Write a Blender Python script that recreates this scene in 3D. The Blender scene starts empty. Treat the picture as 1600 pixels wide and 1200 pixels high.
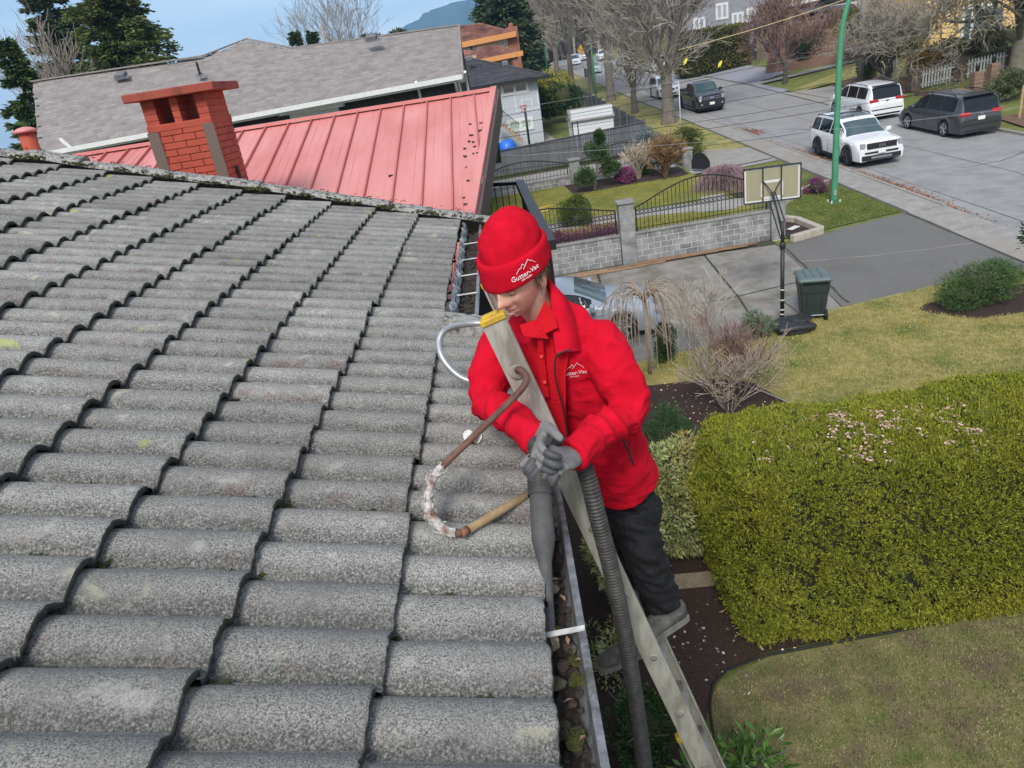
import bpy, math, random
import numpy as np
from mathutils import Vector, Matrix
from math import sin, cos, pi, radians, sqrt, atan2, tan, exp
random.seed(7); RNG = np.random.default_rng(7)
S = bpy.context.scene
COL = S.collection
# ------------------------------------------------------------------ camera, sky, sun, exposure
HC = 7.4
PITCH, ROLL, YAW, FPX = radians(23.5), radians(-9.09), radians(-1.74), 1115.0
_f = Vector((sin(YAW)*cos(PITCH), cos(YAW)*cos(PITCH), -sin(PITCH)))
_r = Vector((cos(YAW), -sin(YAW), 0)); _u = _r.cross(_f)
CR = cos(ROLL)*_r + sin(ROLL)*_u
CU = -sin(ROLL)*_r + cos(ROLL)*_u
CAMP = Vector((0, 0, HC))
cd = bpy.data.cameras.new('camera'); cam = bpy.data.objects.new('camera', cd); COL.objects.link(cam)
cd.sensor_width = 36; cd.lens = FPX*36/1600; cd.clip_start = .05; cd.clip_end = 30000
cam.matrix_world = Matrix(((CR.x, CU.x, -_f.x, 0), (CR.y, CU.y, -_f.y, 0), (CR.z, CU.z, -_f.z, HC), (0, 0, 0, 1)))
S.camera = cam
SUN_EL, SUN_AZ = radians(44), radians(194)      # azimuth clockwise from +Y
W = bpy.data.worlds.new('World'); S.world = W; W.use_nodes = True
nt = W.node_tree; nt.nodes.clear()
def N(nt, t, **k):
    n = nt.nodes.new(t)
    for a, b in k.items(): setattr(n, a, b)
    return n
sky = N(nt, 'ShaderNodeTexSky', sky_type='NISHITA', sun_disc=False, sun_elevation=SUN_EL, sun_rotation=SUN_AZ, altitude=50, air_density=1.0, dust_density=1.5, ozone_density=1.5)
tc = N(nt, 'ShaderNodeTexCoord'); mp = N(nt, 'ShaderNodeMapping'); mp.inputs['Scale'].default_value = (1.0, 1.0, 5.0)
mp.inputs['Rotation'].default_value = (radians(9), 0, radians(20))
nz = N(nt, 'ShaderNodeTexNoise'); nz.inputs['Scale'].default_value = 2.1; nz.inputs['Detail'].default_value = 5; nz.inputs['Roughness'].default_value = .48; nz.inputs['Distortion'].default_value = .5
cr = N(nt, 'ShaderNodeValToRGB'); cr.color_ramp.elements[0].position = .36; cr.color_ramp.elements[1].position = .66
cr.color_ramp.elements[0].color = (.05, .05, .05, 1); cr.color_ramp.elements[1].color = (.75, .75, .75, 1)
mx = N(nt, 'ShaderNodeMix', data_type='RGBA'); mx.inputs[7].default_value = (7.6, 7.9, 8.3, 1)
bg = N(nt, 'ShaderNodeBackground'); bg.inputs['Strength'].default_value = .105
ow = N(nt, 'ShaderNodeOutputWorld'); L = nt.links.new
L(tc.outputs['Generated'], mp.inputs['Vector']); L(mp.outputs[0], nz.inputs['Vector']); L(nz.outputs['Fac'], cr.inputs[0])
L(sky.outputs[0], mx.inputs[6]); L(cr.outputs[0], mx.inputs[0]); L(mx.outputs[2], bg.inputs[0]); L(bg.outputs[0], ow.inputs[0])
sl = bpy.data.lights.new('sun', 'SUN'); sl.energy = 2.3; sl.angle = radians(18); sl.color = (1, .96, .9)
sun = bpy.data.objects.new('sun', sl); COL.objects.link(sun)
_sd = Vector((sin(SUN_AZ)*cos(SUN_EL), cos(SUN_AZ)*cos(SUN_EL), sin(SUN_EL)))
sun.rotation_euler = _sd.to_track_quat('Z', 'Y').to_euler(); sun.location = (0, 0, 40)
S.view_settings.view_transform = 'Standard'; S.view_settings.look = 'None'; S.view_settings.exposure = 0.6; S.view_settings.gamma = 1
S.view_settings.use_curve_mapping = False
S.cycles.volume_bounces = 2; S.cycles.max_bounces = 5; S.cycles.diffuse_bounces = 3; S.cycles.transparent_max_bounces = 6
try: S.cycles.use_denoising = True
except Exception: pass
# ------------------------------------------------------------------ pixels of the photograph -> places
def ray(x, y): return (_f + CR*((x-800)/FPX) - CU*((y-600)/FPX)).normalized()
def at_y(x, y, Y): d = ray(x, y); return CAMP + d*(Y/d.y)
def at_x(x, y, X): d = ray(x, y); return CAMP + d*(X/d.x)
def at_z(x, y, Z): d = ray(x, y); return CAMP + d*((Z-HC)/d.z)
SL, ST = .045, .015
def gz(x, y):
    z = SL*min(y, 165) + ST*max(-20, min(x, 70))
    if y > 165: z -= min(30, .02*(y-165))*(0 if y < 215 else 1)
    if x > 23.2: z += .085*(min(x, 60)-23.2)
    return z
def og(x, y, dz=0):
    d = ray(x, y); k = (HC-dz)/(SL*d.y + ST*d.x - d.z); p = CAMP + d*k
    if p.x > 23.2:
        k = 5.0
        while k < 400:
            p = CAMP + d*k
            if p.z <= gz(p.x, p.y)+dz: break
            k += .05
    return p
# ------------------------------------------------------------------ mesh helpers
class MB:
    def __init__(s): s.v = []; s.f = []
    def add(s, vs, fs):
        o = len(s.v); s.v += [tuple(p) for p in vs]; s.f += [tuple(i+o for i in f) for f in fs]; return s
    def box(s, a, b):
        (x0, y0, z0), (x1, y1, z1) = a, b
        return s.add([(x0,y0,z0),(x1,y0,z0),(x1,y1,z0),(x0,y1,z0),(x0,y0,z1),(x1,y0,z1),(x1,y1,z1),(x0,y1,z1)],
            [(0,3,2,1),(4,5,6,7),(0,1,5,4),(1,2,6,5),(2,3,7,6),(3,0,4,7)])
    def obox(s, c, ax, ay, az):            # centre and three half axes
        c, ax, ay, az = map(Vector, (c, ax, ay, az))
        vs = [c + i*ax + j*ay + k*az for k in (-1, 1) for i, j in ((-1,-1),(1,-1),(1,1),(-1,1))]
        return s.add(vs, [(0,3,2,1),(4,5,6,7),(0,1,5,4),(1,2,6,5),(2,3,7,6),(3,0,4,7)])
    def bbox(s, c, ax, ay, az, b=.15):     # chamfered box
        c, ax, ay, az = map(Vector, (c, ax, ay, az)); k = min(ax.length, ay.length, az.length)*b
        rx, ry, rz = [1-k/max(1e-6, a.length) for a in (ax, ay, az)]
        vs = []
        for sz in (-1, 1):
            for sx, sy in ((-1,-1),(1,-1),(1,1),(-1,1)):
                vs += [c+ax*sx+ay*sy*ry+az*sz*rz, c+ax*sx*rx+ay*sy+az*sz*rz, c+ax*sx*rx+ay*sy*ry+az*sz]
        i = lambda k, t: k*3+t
        fs = []
        K = [(-1,-1,-1),(1,-1,-1),(1,1,-1),(-1,1,-1),(-1,-1,1),(1,-1,1),(1,1,1),(-1,1,1)]
        for t in range(3):
            for sg in (-1, 1):
                q = [k for k in range(8) if K[k][t] == sg]
                q = [q[0], q[1], q[3], q[2]] if t == 1 or t == 0 else q
                q.sort(key=lambda k: atan2(K[k][(t+2)%3], K[k][(t+1)%3]))
                if sg < 0: q.reverse()
                fs.append(tuple(i(k, t) for k in q))
        for a in range(8):
            for b2 in range(a+1, 8):
                d = [t for t in range(3) if K[a][t] != K[b2][t]]
                if len(d) == 1:
                    t1, t2 = [t for t in range(3) if t != d[0]]
                    fs.append((i(a,t1), i(b2,t1), i(b2,t2), i(a,t2)))
            fs.append((i(a,0), i(a,1), i(a,2)))
        return s.add(vs, fs)
    def tube(s, pts, rad, n=8, caps=True, flat=None):
        pts = [Vector(p) for p in pts]
        if not hasattr(rad, '__len__'): rad = [rad]*len(pts)
        o = len(s.v); up = None
        for k, p in enumerate(pts):
            t = (pts[min(k+1, len(pts)-1)] - pts[max(k-1, 0)])
            if t.length < 1e-9: t = Vector((0, 0, 1))
            t.normalize()
            if up is None: up = Vector((0, 0, 1)) if abs(t.z) < .9 else Vector((1, 0, 0))
            a = up - t*up.dot(t)
            if a.length < 1e-6: a = t.orthogonal()
            a.normalize(); up = a; b = t.cross(a); r = rad[k]
            ra, rb = r if hasattr(r, '__len__') else (r, r)
            for q in range(n):
                th = 2*pi*q/n; s.v.append(tuple(p + a*(ra*cos(th)) + b*(rb*sin(th))))
        m = len(pts)
        for k in range(m-1):
            for q in range(n):
                s.f.append((o+k*n+q, o+k*n+(q+1) % n, o+(k+1)*n+(q+1) % n, o+(k+1)*n+q))
        if caps:
            s.f.append(tuple(o+q for q in reversed(range(n)))); s.f.append(tuple(o+(m-1)*n+q for q in range(n)))
        return s
    def ell(s, c, r, nu=12, nv=8, rot=None, jit=0, rnd=random):
        c = Vector(c); r = r if hasattr(r, '__len__') else (r, r, r); o = len(s.v)
        def P(x, y, z):
            k = 1+rnd.uniform(-jit, jit) if jit else 1
            v = Vector((x*r[0]*k, y*r[1]*k, z*r[2]*k)); v = rot @ v if rot else v; s.v.append(tuple(c+v))
        P(0, 0, -1)
        for i in range(1, nv):
            ph = -pi/2 + pi*i/nv
            for j in range(nu): P(cos(ph)*cos(2*pi*j/nu), cos(ph)*sin(2*pi*j/nu), sin(ph))
        P(0, 0, 1); T = len(s.v)-1
        for j in range(nu): s.f.append((o, o+1+(j+1) % nu, o+1+j))
        for i in range(nv-2):
            for j in range(nu):
                a = o+1+i*nu; s.f.append((a+j, a+(j+1) % nu, a+nu+(j+1) % nu, a+nu+j))
        a = o+1+(nv-2)*nu
        for j in range(nu): s.f.append((a+j, a+(j+1) % nu, T))
        return s
    def prism(s, poly, d):                 # planar polygon (3-D points) pushed along d
        poly = [Vector(p) for p in poly]; d = Vector(d); n = len(poly)
        nrm = Vector((0, 0, 0))
        for i in range(n): nrm += poly[i].cross(poly[(i+1) % n])
        if nrm.dot(d) > 0: poly.reverse()
        return s.add(poly+[p+d for p in poly], [tuple(range(n)), tuple(reversed(range(n, 2*n)))] + [((i+1) % n, i, n+i, n+(i+1) % n) for i in range(n)])
    def lathe(s, c, prof, n=16, axis=(0, 0, 1)):
        ax = Vector(axis).normalized(); a = ax.orthogonal().normalized(); b = ax.cross(a); c = Vector(c); o = len(s.v)
        for r, h in prof:
            for q in range(n): s.v.append(tuple(c + ax*h + a*(r*cos(2*pi*q/n)) + b*(r*sin(2*pi*q/n))))
        for k in range(len(prof)-1):
            for q in range(n): s.f.append((o+k*n+q, o+k*n+(q+1) % n, o+(k+1)*n+(q+1) % n, o+(k+1)*n+q))
        s.f.append(tuple(o+q for q in reversed(range(n)))); s.f.append(tuple(o+(len(prof)-1)*n+q for q in range(n)))
        return s
    def grid(s, rows, closed=False):       # rows of equal-length point lists
        o = len(s.v); n = len(rows[0])
        for r in rows: s.v += [tuple(p) for p in r]
        for i in range(len(rows)-1):
            for j in range(n if closed else n-1):
                s.f.append((o+i*n+j, o+i*n+(j+1) % n, o+(i+1)*n+(j+1) % n, o+(i+1)*n+j))
        return s
    def mesh(s, name, org=(0, 0, 0)):
        me = bpy.data.meshes.new(name); o = Vector(org)
        me.from_pydata([tuple(Vector(p)-o) for p in s.v] if o.length else s.v, [], s.f); me.update(); return me
def smooth(me, on=True): me.polygons.foreach_set('use_smooth', [on]*len(me.polygons)); me.update()
def npmesh(name, V, F, sm=False):
    V = np.asarray(V, np.float32); F = np.asarray(F, np.int32); k = F.shape[1]
    me = bpy.data.meshes.new(name); me.vertices.add(len(V)); me.vertices.foreach_set('co', V.ravel())
    me.loops.add(F.size); me.loops.foreach_set('vertex_index', F.ravel()); me.polygons.add(len(F))
    me.polygons.foreach_set('loop_start', np.arange(0, F.size, k, dtype=np.int32)); me.update(calc_edges=True)
    if sm: smooth(me)
    return me
def tag(o, label=None, cat=None, group=None, kind=None):
    if label: o['label'] = label
    if cat: o['category'] = cat
    if group: o['group'] = group
    if kind: o['kind'] = kind
    return o
def thing(name, label, cat, loc=(0, 0, 0), group=None):
    o = bpy.data.objects.new(name, None); COL.objects.link(o); o.location = loc; o.empty_display_size = .1
    return tag(o, label, cat, group)
def obj(name, me, m, parent=None, sm=False):
    if isinstance(me, MB):
        org = (0, 0, 0)
        p = parent
        off = Vector((0, 0, 0))
        while p is not None: off = off + p.location; p = p.parent
        me = me.mesh(name, off)
    o = bpy.data.objects.new(name, me); COL.objects.link(o)
    if m is not None and len(me.materials) == 0: me.materials.append(m)
    if parent is not None: o.parent = parent
    if sm: smooth(me)
    return o
def solo(name, mb, m, label, cat, group=None, sm=False, kind=None): return tag(obj(name, mb, m, None, sm), label, cat, group, kind)
def struct(name, mb, m, sm=False): return tag(obj(name, mb, m, None, sm), kind='structure')
def copy_tree(o, parent=None):
    c = o.copy(); COL.objects.link(c); c.parent = parent
    for ch in list(o.children): copy_tree(ch, c)
    return c
# ------------------------------------------------------------------ materials
MATS = {}
def mat(name, c, c2=None, sc=8, rough=.8, bump=0, bsc=60, metal=0, detail=6, c3=None, sc3=1.2, isl=0, rnd=0, coat=0, spec=.5, stretch=None, trans=0, lo=.35, hi=.65, coord='P'):
    if name in MATS: return MATS[name]
    m = bpy.data.materials.new(name); m.use_nodes = True; t = m.node_tree; b = t.nodes['Principled BSDF']; l = t.links.new
    b.inputs['Roughness'].default_value = rough; b.inputs['Metallic'].default_value = metal; b.inputs['Specular IOR Level'].default_value = spec
    if coat: b.inputs['Coat Weight'].default_value = coat; b.inputs['Coat Roughness'].default_value = .06
    c = tuple(c)+(1,)
    if coord == 'P': vec = N(t, 'ShaderNodeNewGeometry').outputs['Position']
    else: vec = N(t, 'ShaderNodeTexCoord').outputs['Object']
    if stretch:
        mp = N(t, 'ShaderNodeMapping'); mp.inputs['Scale'].default_value = stretch; l(vec, mp.inputs[0]); vec = mp.outputs[0]
    def noise(s, d=6, r=.6):
        n = N(t, 'ShaderNodeTexNoise'); n.inputs['Scale'].default_value = s; n.inputs['Detail'].default_value = d; n.inputs['Roughness'].default_value = r; l(vec, n.inputs['Vector']); return n.outputs['Fac']
    def ramp(f, a, b2):
        r = N(t, 'ShaderNodeMapRange'); r.inputs[1].default_value = a; r.inputs[2].default_value = b2; l(f, r.inputs[0]); return r.outputs[0]
    def mixc(f, A, B, bt='MIX'):
        x = N(t, 'ShaderNodeMix', data_type='RGBA', blend_type=bt)
        for q, i in ((A, 6), (B, 7)):
            if isinstance(q, tuple): x.inputs[i].default_value = q
            else: l(q, x.inputs[i])
        if isinstance(f, float): x.inputs[0].default_value = f
        else: l(f, x.inputs[0])
        return x.outputs[2]
    col = c
    if c2: col = mixc(ramp(noise(sc, detail), lo, hi), c, tuple(c2)+(1,))
    if c3: col = mixc(ramp(noise(sc3, 4), .48, .68), col, tuple(c3)+(1,))
    if isl or rnd:
        rv = N(t, 'ShaderNodeNewGeometry').outputs['Random Per Island'] if isl else N(t, 'ShaderNodeObjectInfo').outputs['Random']
        k = isl or rnd; h = N(t, 'ShaderNodeHueSaturation')
        mr = N(t, 'ShaderNodeMapRange'); mr.inputs[3].default_value = 1-k; mr.inputs[4].default_value = 1+k; l(rv, mr.inputs[0]); l(mr.outputs[0], h.inputs['Value'])
        mh = N(t, 'ShaderNodeMapRange'); mh.inputs[3].default_value = .5-k*.05; mh.inputs[4].default_value = .5+k*.05
        fr = N(t, 'ShaderNodeMath', operation='FRACT'); ml = N(t, 'ShaderNodeMath', operation='MULTIPLY'); ml.inputs[1].default_value = 7.31; l(rv, ml.inputs[0]); l(ml.outputs[0], fr.inputs[0]); l(fr.outputs[0], mh.inputs[0]); l(mh.outputs[0], h.inputs['Hue'])
        if isinstance(col, tuple): h.inputs['Color'].default_value = col
        else: l(col, h.inputs['Color'])
        col = h.outputs[0]
    if isinstance(col, tuple): b.inputs['Base Color'].default_value = col
    else: l(col, b.inputs['Base Color'])
    if bump:
        bm = N(t, 'ShaderNodeBump'); bm.inputs['Strength'].default_value = min(1, bump); bm.inputs['Distance'].default_value = .02*max(1, bump)*min(1, 60/bsc); l(noise(bsc, 5), bm.inputs['Height']); l(bm.outputs[0], b.inputs['Normal'])
    if trans:                                  # thin leaf
        tr = N(t, 'ShaderNodeBsdfTranslucent'); ms = N(t, 'ShaderNodeMixShader'); ms.inputs[0].default_value = trans
        if isinstance(col, tuple): tr.inputs[0].default_value = col
        else: l(col, tr.inputs[0])
        l(b.outputs[0], ms.inputs[1]); l(tr.outputs[0], ms.inputs[2]); l(ms.outputs[0], t.nodes['Material Output'].inputs[0])
    MATS[name] = m; return m
def glassmat(name, c=(.02, .03, .035), rough=.05):
    return mat(name, c, rough=rough, spec=.9, coat=.6)
# ------------------------------------------------------------------ foliage helpers
def unit(a): return a/np.maximum(1e-9, np.linalg.norm(a, axis=1, keepdims=True))
def leaves(P, D, ln, wd, name, fold=.25, curl=.0, rng=RNG, up=None):
    """one folded leaf (two quads) at each point P along D"""
    P = np.asarray(P, float); D = unit(np.asarray(D, float)); n = len(P)
    ln = np.broadcast_to(ln, n)[:, None]*rng.uniform(.7, 1.3, (n, 1)); wd = np.broadcast_to(wd, n)[:, None]*rng.uniform(.75, 1.25, (n, 1))
    R_ = unit(np.cross(D, rng.normal(size=(n, 3)) if up is None else up+rng.normal(size=(n, 3))*.35)); U = np.cross(R_, D)
    a = P; m = P+D*ln*.5+U*wd*curl; t = P+D*ln-U*ln*curl
    l = m-R_*wd*.5+U*wd*fold; r = m+R_*wd*.5+U*wd*fold
    V = np.stack([a, l, t, r], 1).reshape(-1, 3)
    i = np.arange(n)[:, None]*4
    F = np.concatenate([i+[0, 1, 2], i+[0, 2, 3]]) if False else np.stack([i+[0, 1, 2], i+[0, 2, 3]], 1).reshape(-1, 3)
    return npmesh(name, V, F)
def shell_pts(n, c, r, rng=RNG, inner=.75, zmin=-1):
    d = unit(rng.normal(size=(n, 3)))
    if zmin > -1: d = d[d[:, 2] > zmin]
    k = rng.uniform(inner**3, 1, (len(d), 1))**(1/3)
    return np.array(c)+d*np.array(r)*k, d
def lump_pts(n, c, r, lumps, rng=RNG, inner=.8, sz=.45):
    """points on a crown made of many lumps"""
    lc, _ = shell_pts(lumps, c, np.array(r)*(1-sz*.7), rng, .55); P = []; D = []
    for k in range(lumps):
        p, d = shell_pts(max(3, n//lumps), lc[k], np.array(r)*sz*rng.uniform(.7, 1.15), rng, inner); P.append(p); D.append(d+(lc[k]-np.array(c))*.3)
    return np.concatenate(P), np.concatenate(D)
def grow(mbT, mbC, p, d, ln, r, depth, rnd, spread=.55, kids=3, upw=.12, seg=4, shrink=.68, thin=.012, droop=0, n0=7, rmin=.004):
    """recursive branch: limbs go into mbT, twigs into mbC"""
    pts = [p.copy()]; rad = [max(r, rmin)]; q = p.copy(); dd = d.copy(); r1 = r*shrink*.8
    for k in range(seg):
        dd = (dd + Vector((rnd.gauss(0, .13), rnd.gauss(0, .13), rnd.gauss(0, .09)+upw-droop*(depth < 2)))).normalized(); q = q + dd*(ln/seg); pts.append(q.copy()); rad.append(max(rmin, r+(r1-r)*(k+1)/seg))
    (mbT if r > thin else mbC).tube(pts, rad, max(3, n0-(0 if r > .05 else 3)), caps=False)
    if depth <= 0: return
    for k in range(kids):
        f = rnd.uniform(.35, 1) if k else 1
        i = min(seg-1, int(f*seg)); t = f*seg-i; b = pts[i].lerp(pts[i+1], t)
        perp = dd.orthogonal().normalized(); perp.rotate(Matrix.Rotation(rnd.uniform(0, 2*pi), 3, dd))
        nd = (dd + perp*spread*rnd.uniform(.5, 1.3)).normalized()
        grow(mbT, mbC, b, nd, ln*rnd.uniform(.6, .88), r1*rnd.uniform(.55, .95), depth-1, rnd, spread, kids, upw, max(2, seg-1), shrink, thin, droop, n0, rmin)
# ================================================================== ground, street, walks
M_grass = mat('lawn', (.22, .205, .05), (.36, .29, .11), 5, .95, .8, 90, c3=(.085, .125, .018), sc3=1.1, detail=10)
M_grass2 = mat('lawn_green', (.085, .125, .018), (.20, .19, .05), 3, .95, .8, 80, c3=(.12, .14, .02), sc3=.5, detail=10)
M_soil = mat('bark_mulch', (.022, .013, .010), (.060, .034, .024), 30, .95, 1, 70, detail=10)
M_asph = mat('asphalt', (.215, .213, .21), (.30, .297, .29), 1.2, .9, .5, 120, c3=(.26, .25, .245), sc3=.15, detail=12)
M_conc = mat('sidewalk_concrete', (.235, .225, .205), (.33, .315, .29), 2.5, .9, .4, 90, c3=(.28, .25, .21), sc3=.4, detail=10)
M_drive = mat('exposed_aggregate', (.10, .096, .09), (.185, .178, .165), 40, .9, .5, 150, c3=(.125, .12, .11), sc3=.7, detail=8)
M_drive2 = mat('old_slab', (.20, .185, .16), (.27, .255, .225), 2.2, .9, .4, 120, c3=(.15, .135, .105), sc3=1.3, detail=10)
M_joint = mat('joint_dirt', (.035, .034, .03), (.06, .065, .03), 10, .95)
M_apron = mat('blue_grey_paving', (.23, .235, .27), (.30, .305, .34), 4, .9, .3, 90, detail=8)
M_leafl = mat('leaf_litter', (.10, .058, .036), (.22, .13, .085), 25, .95, 1, 60, detail=10)
def sheet(name, pts, lift, m, kind='structure', n=1):
    mb = MB(); mb.add([(x, y, gz(x, y)+lift) for x, y in pts], [tuple(range(len(pts)))])
    o = obj(name, mb, m)
    return tag(o, kind=kind)
# terrain: one sheet to the horizon
xs = [-3400, -1500, -400, -120, -60, -20, -5, 5, 14, 23.2, 26, 30, 36, 44, 60, 90, 160, 500, 2000, 3900]
ys = [-1400, -400, -60, -10, 0, 10, 20, 30, 45, 60, 80, 110, 165, 200, 300, 600, 1700, 4500]
tb = MB(); tb.grid([[(x, y, gz(x, y)-.012) for x in xs] for y in ys])
struct('ground', tb, M_grass2)
XW0, XW1, XR1 = 12.98, 14.25, 22.05
sheet('road', [(XW1, -30), (XR1, -30), (XR1, 165), (XW1, 165)], .004, M_asph)
# kerbs and near sidewalk slabs
def prism_strip(x0, x1, y0, y1, h, base=-.1):
    mb = MB(); mb.prism([(x0, y0, gz(x0, y0)+base), (x1, y0, gz(x1, y0)+base), (x1, y1, gz(x1, y1)+base), (x0, y1, gz(x0, y1)+base)], (0, 0, h-base)); return mb
walk = struct('sidewalk', prism_strip(XW0, XW1-.14, -20, 16.0, .10), M_conc)
for k in range(62):
    y0 = 16.0+k*2.4
    if 16.0 <= y0 < 23.0: continue
    obj('slab', prism_strip(XW0+.006*random.random(), XW1-.15, y0+.008, y0+2.392, .10+random.uniform(-.004, .004)), M_conc, walk)
for k in range(3):
    obj('slab', prism_strip(XW0, XW1-.01, 16.0+k*2.4+.008, 18.4+k*2.4-.008, .045+.02*(k == 2)), M_conc, walk)
kerb = struct('kerb', prism_strip(XW1-.138, XW1, -20, 16.0, .115), M_conc)
for k in range(46):
    y0 = 23.2+k*3.05
    obj('kerb_stone', prism_strip(XW1-.138, XW1, y0+.01, y0+3.04, .115), M_conc, kerb)
fk = struct('kerb', prism_strip(XR1, XR1+.16, -20, 36.5, .12), M_conc)
for y0, y1 in ((41.5, 55.8), (64, 165)):
    n = int((y1-y0)/3)
    for k in range(n): obj('kerb_stone', prism_strip(XR1, XR1+.16, y0+(y1-y0)*k/n, y0+(y1-y0)*(k+1)/n-.012, .12), M_conc, fk)
# driveway with the car and the hoop
drv = sheet('driveway', [(7.9, 16.75), (12.94, 17.3), (12.94, 23.35), (10.4, 22.75), (8.35, 22.0)], .016, M_drive)
slabs = [[(-6, 15.2), (2.2, 15.4), (2.35, 18.2), (-6, 18.1)], [(2.25, 15.4), (5.6, 16.0), (5.85, 18.5), (2.4, 18.2)], [(5.65, 16.05), (7.86, 16.7), (8.1, 18.9), (5.9, 18.5)],
         [(-6, 18.15), (2.35, 18.25), (2.6, 22.7), (-6, 22.75)], [(2.4, 18.25), (5.85, 18.55), (6.05, 22.5), (2.65, 22.7)], [(5.9, 18.55), (8.1, 18.95), (8.32, 22.0), (8.3, 22.3), (6.1, 22.5)]]
for s in slabs:
    cx, cy = sum(p[0] for p in s)/len(s), sum(p[1] for p in s)/len(s)
    q = [(cx+(x-cx)*.994, cy+(y-cy)*.99) for x, y in s]
    mb = MB(); mb.prism([(x, y, gz(x, y)-.05) for x, y in q], (0, 0, .068+random.uniform(-.004, .006))); obj('slab', mb, M_drive2, drv)
sheet('driveway_bed', [(-8, 15.0), (8.1, 16.6), (8.4, 22.9), (-8, 22.9)], .008, M_joint)
# cracks in the big slab and the asphalt
def crack(name, pts, wd, m, lift=.022, par=None):
    mb = MB(); Q = []
    for a, b in zip(pts[:-1], pts[1:]):
        for k in range(6):
            t = k/6; Q.append((a[0]+(b[0]-a[0])*t+random.gauss(0, .02), a[1]+(b[1]-a[1])*t+random.gauss(0, .02)))
    Q.append(pts[-1])
    A = []; B = []
    for k, (x, y) in enumerate(Q):
        nx, ny = (Q[min(k+1, len(Q)-1)][1]-Q[max(0, k-1)][1], -(Q[min(k+1, len(Q)-1)][0]-Q[max(0, k-1)][0])); l = sqrt(nx*nx+ny*ny)+1e-9; h = wd*random.uniform(.5, 1)
        A.append((x-nx/l*h, y-ny/l*h, gz(x-nx/l*h, y-ny/l*h)+lift)); B.append((x+nx/l*h, y+ny/l*h, gz(x+nx/l*h, y+ny/l*h)+lift))
    mb.grid([B, A]); return tag(obj(name, mb, m, par), kind='structure' if par is None else None) if par is None else obj(name, mb, m, par)
crack('crack', [(8.3, 20.4), (10.2, 19.9), (12.9, 19.6)], .03, M_conc, .02, drv)
crack('crack', [(XW0-.02, 17.4), (XW0-.02, 23.3)], .03, M_joint, .02, drv)
crack('crack', [(8.12, 16.9), (8.24, 19.2), (8.42, 22)], .04, M_joint, .021, drv)
road = bpy.data.objects['road']
crack('crack', [(17.4, 27.7), (19, 27.8), (21.9, 29.4)], .03, M_joint, .008, road)
crack('crack', [(17.6, 20), (18.3, 26), (18.1, 34), (18.2, 60), (18.1, 120)], .02, M_joint, .008, road)
crack('crack', [(19.2, 22.8), (19.0, 23.8), (19.5, 24.8), (19.3, 26.4)], .06, M_asph, .009, road)
crack('crack', [(16.6, 38.2), (17.0, 39.6), (16.8, 41.2), (16.2, 42.0)], .05, M_joint, .009, road)
crack('crack', [(XW1+.75, 14), (XW1+.8, 40), (XW1+.78, 90)], .02, M_joint, .008, road)
# leaf litter along the kerb
def litter(name, n, spots, m, size=.07, label='dead brown leaves drifted along the kerb'):
    P = []
    for k in range(n):
        cx, cy, rx, ry = random.choice(spots); x = cx+random.gauss(0, rx); y = cy+random.gauss(0, ry)
        P.append((x, y, gz(x, y)+.014+random.random()*.012))
    D = RNG.normal(size=(n, 3)); D[:, 2] *= .25
    me = leaves(P, D, size, size*.8, name, up=np.array([0, 0, 1.])); o = obj(name, me, m); tag(o, label, 'leaves', kind='stuff'); return o
M_dleaf = mat('dead_leaf', (.24, .11, .06), (.36, .19, .12), 6, .9, isl=.4)
litter('dead_leaves', 2600, [(XW1+.22, 26.4, .14, 1.0), (XW1+.2, 28.5, .12, 1.2), (XW1+.25, 33.6, .15, 1.2), (XW1+.3, 43.5, .2, 1.0), (XW1+.55, 42.8, .2, .5), (XW1+.15, 24.5, .1, 1.8), (XW1+.15, 36, .08, 4)], M_dleaf)
# lawns
sheet('lawn', [(1.2, 15.6), (3.5, 15.7), (5.6, 16.0), (7.86, 16.72), (10.8, 17.2), (12.96, 17.28), (12.96, 2), (5.0, 6.9), (4.4, 8.5), (1.6, 12)], .02, M_grass)
sheet('garden_bed', [(.2, 3.2), (1.55, 6.2), (1.75, 6.5), (2.4, 6.72), (5.2, 6.85), (13, 7.05), (13, 9.2), (5.0, 9.4), (4.75, 11.0), (5.0, 12.4), (4.6, 13.6), (3.9, 14.1), (2.6, 14.2), (1.5, 14.6), (.2, 14.8), (-.5, 12)], .026, M_soil)
sheet('lawn', [(.9, 3.0), (1.52, 6.15), (1.75, 6.42), (2.4, 6.64), (5.2, 6.78), (13, 6.95), (13, -6), (.9, -6)], .032, mat('lawn_mossy', (.10, .125, .03), (.22, .19, .085), 4, .95, .9, 90, c3=(.13, .095, .06), sc3=2.2, detail=10))
sheet('garden_bed', [(11.1+1.7*cos(t)*(1+.12*sin(3*t)), 15.6+.85*sin(t)*(1+.15*sin(2*t+1))) for t in [2*pi*k/28 for k in range(28)]], .024, M_soil)
sheet('verge', [(8.75, 22.75), (9.9, 22.95), (12.96, 23.6), (12.96, 30.6), (10.4, 28.2)], .02, mat('verge_green', (.055, .095, .014), (.115, .13, .03), 6, .95, .9, 90, detail=10))
sheet('verge', [(9.4, 36.6), (12.96, 36.6), (12.96, 34.4), (9.4, 34)], .02, M_conc)
sheet('verge', [(8.6, 41), (12.96, 38.6), (12.96, 83), (8.6, 83)], .02, M_grass)
sheet('verge', [(8, 92), (12.96, 88), (12.96, 160), (8, 160)], .02, M_grass)
sheet('verge', [(XR1+.16, 55.8), (30, 55.8), (33, 63), (XR1+.16, 57.2)], .03, M_grass)
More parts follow.
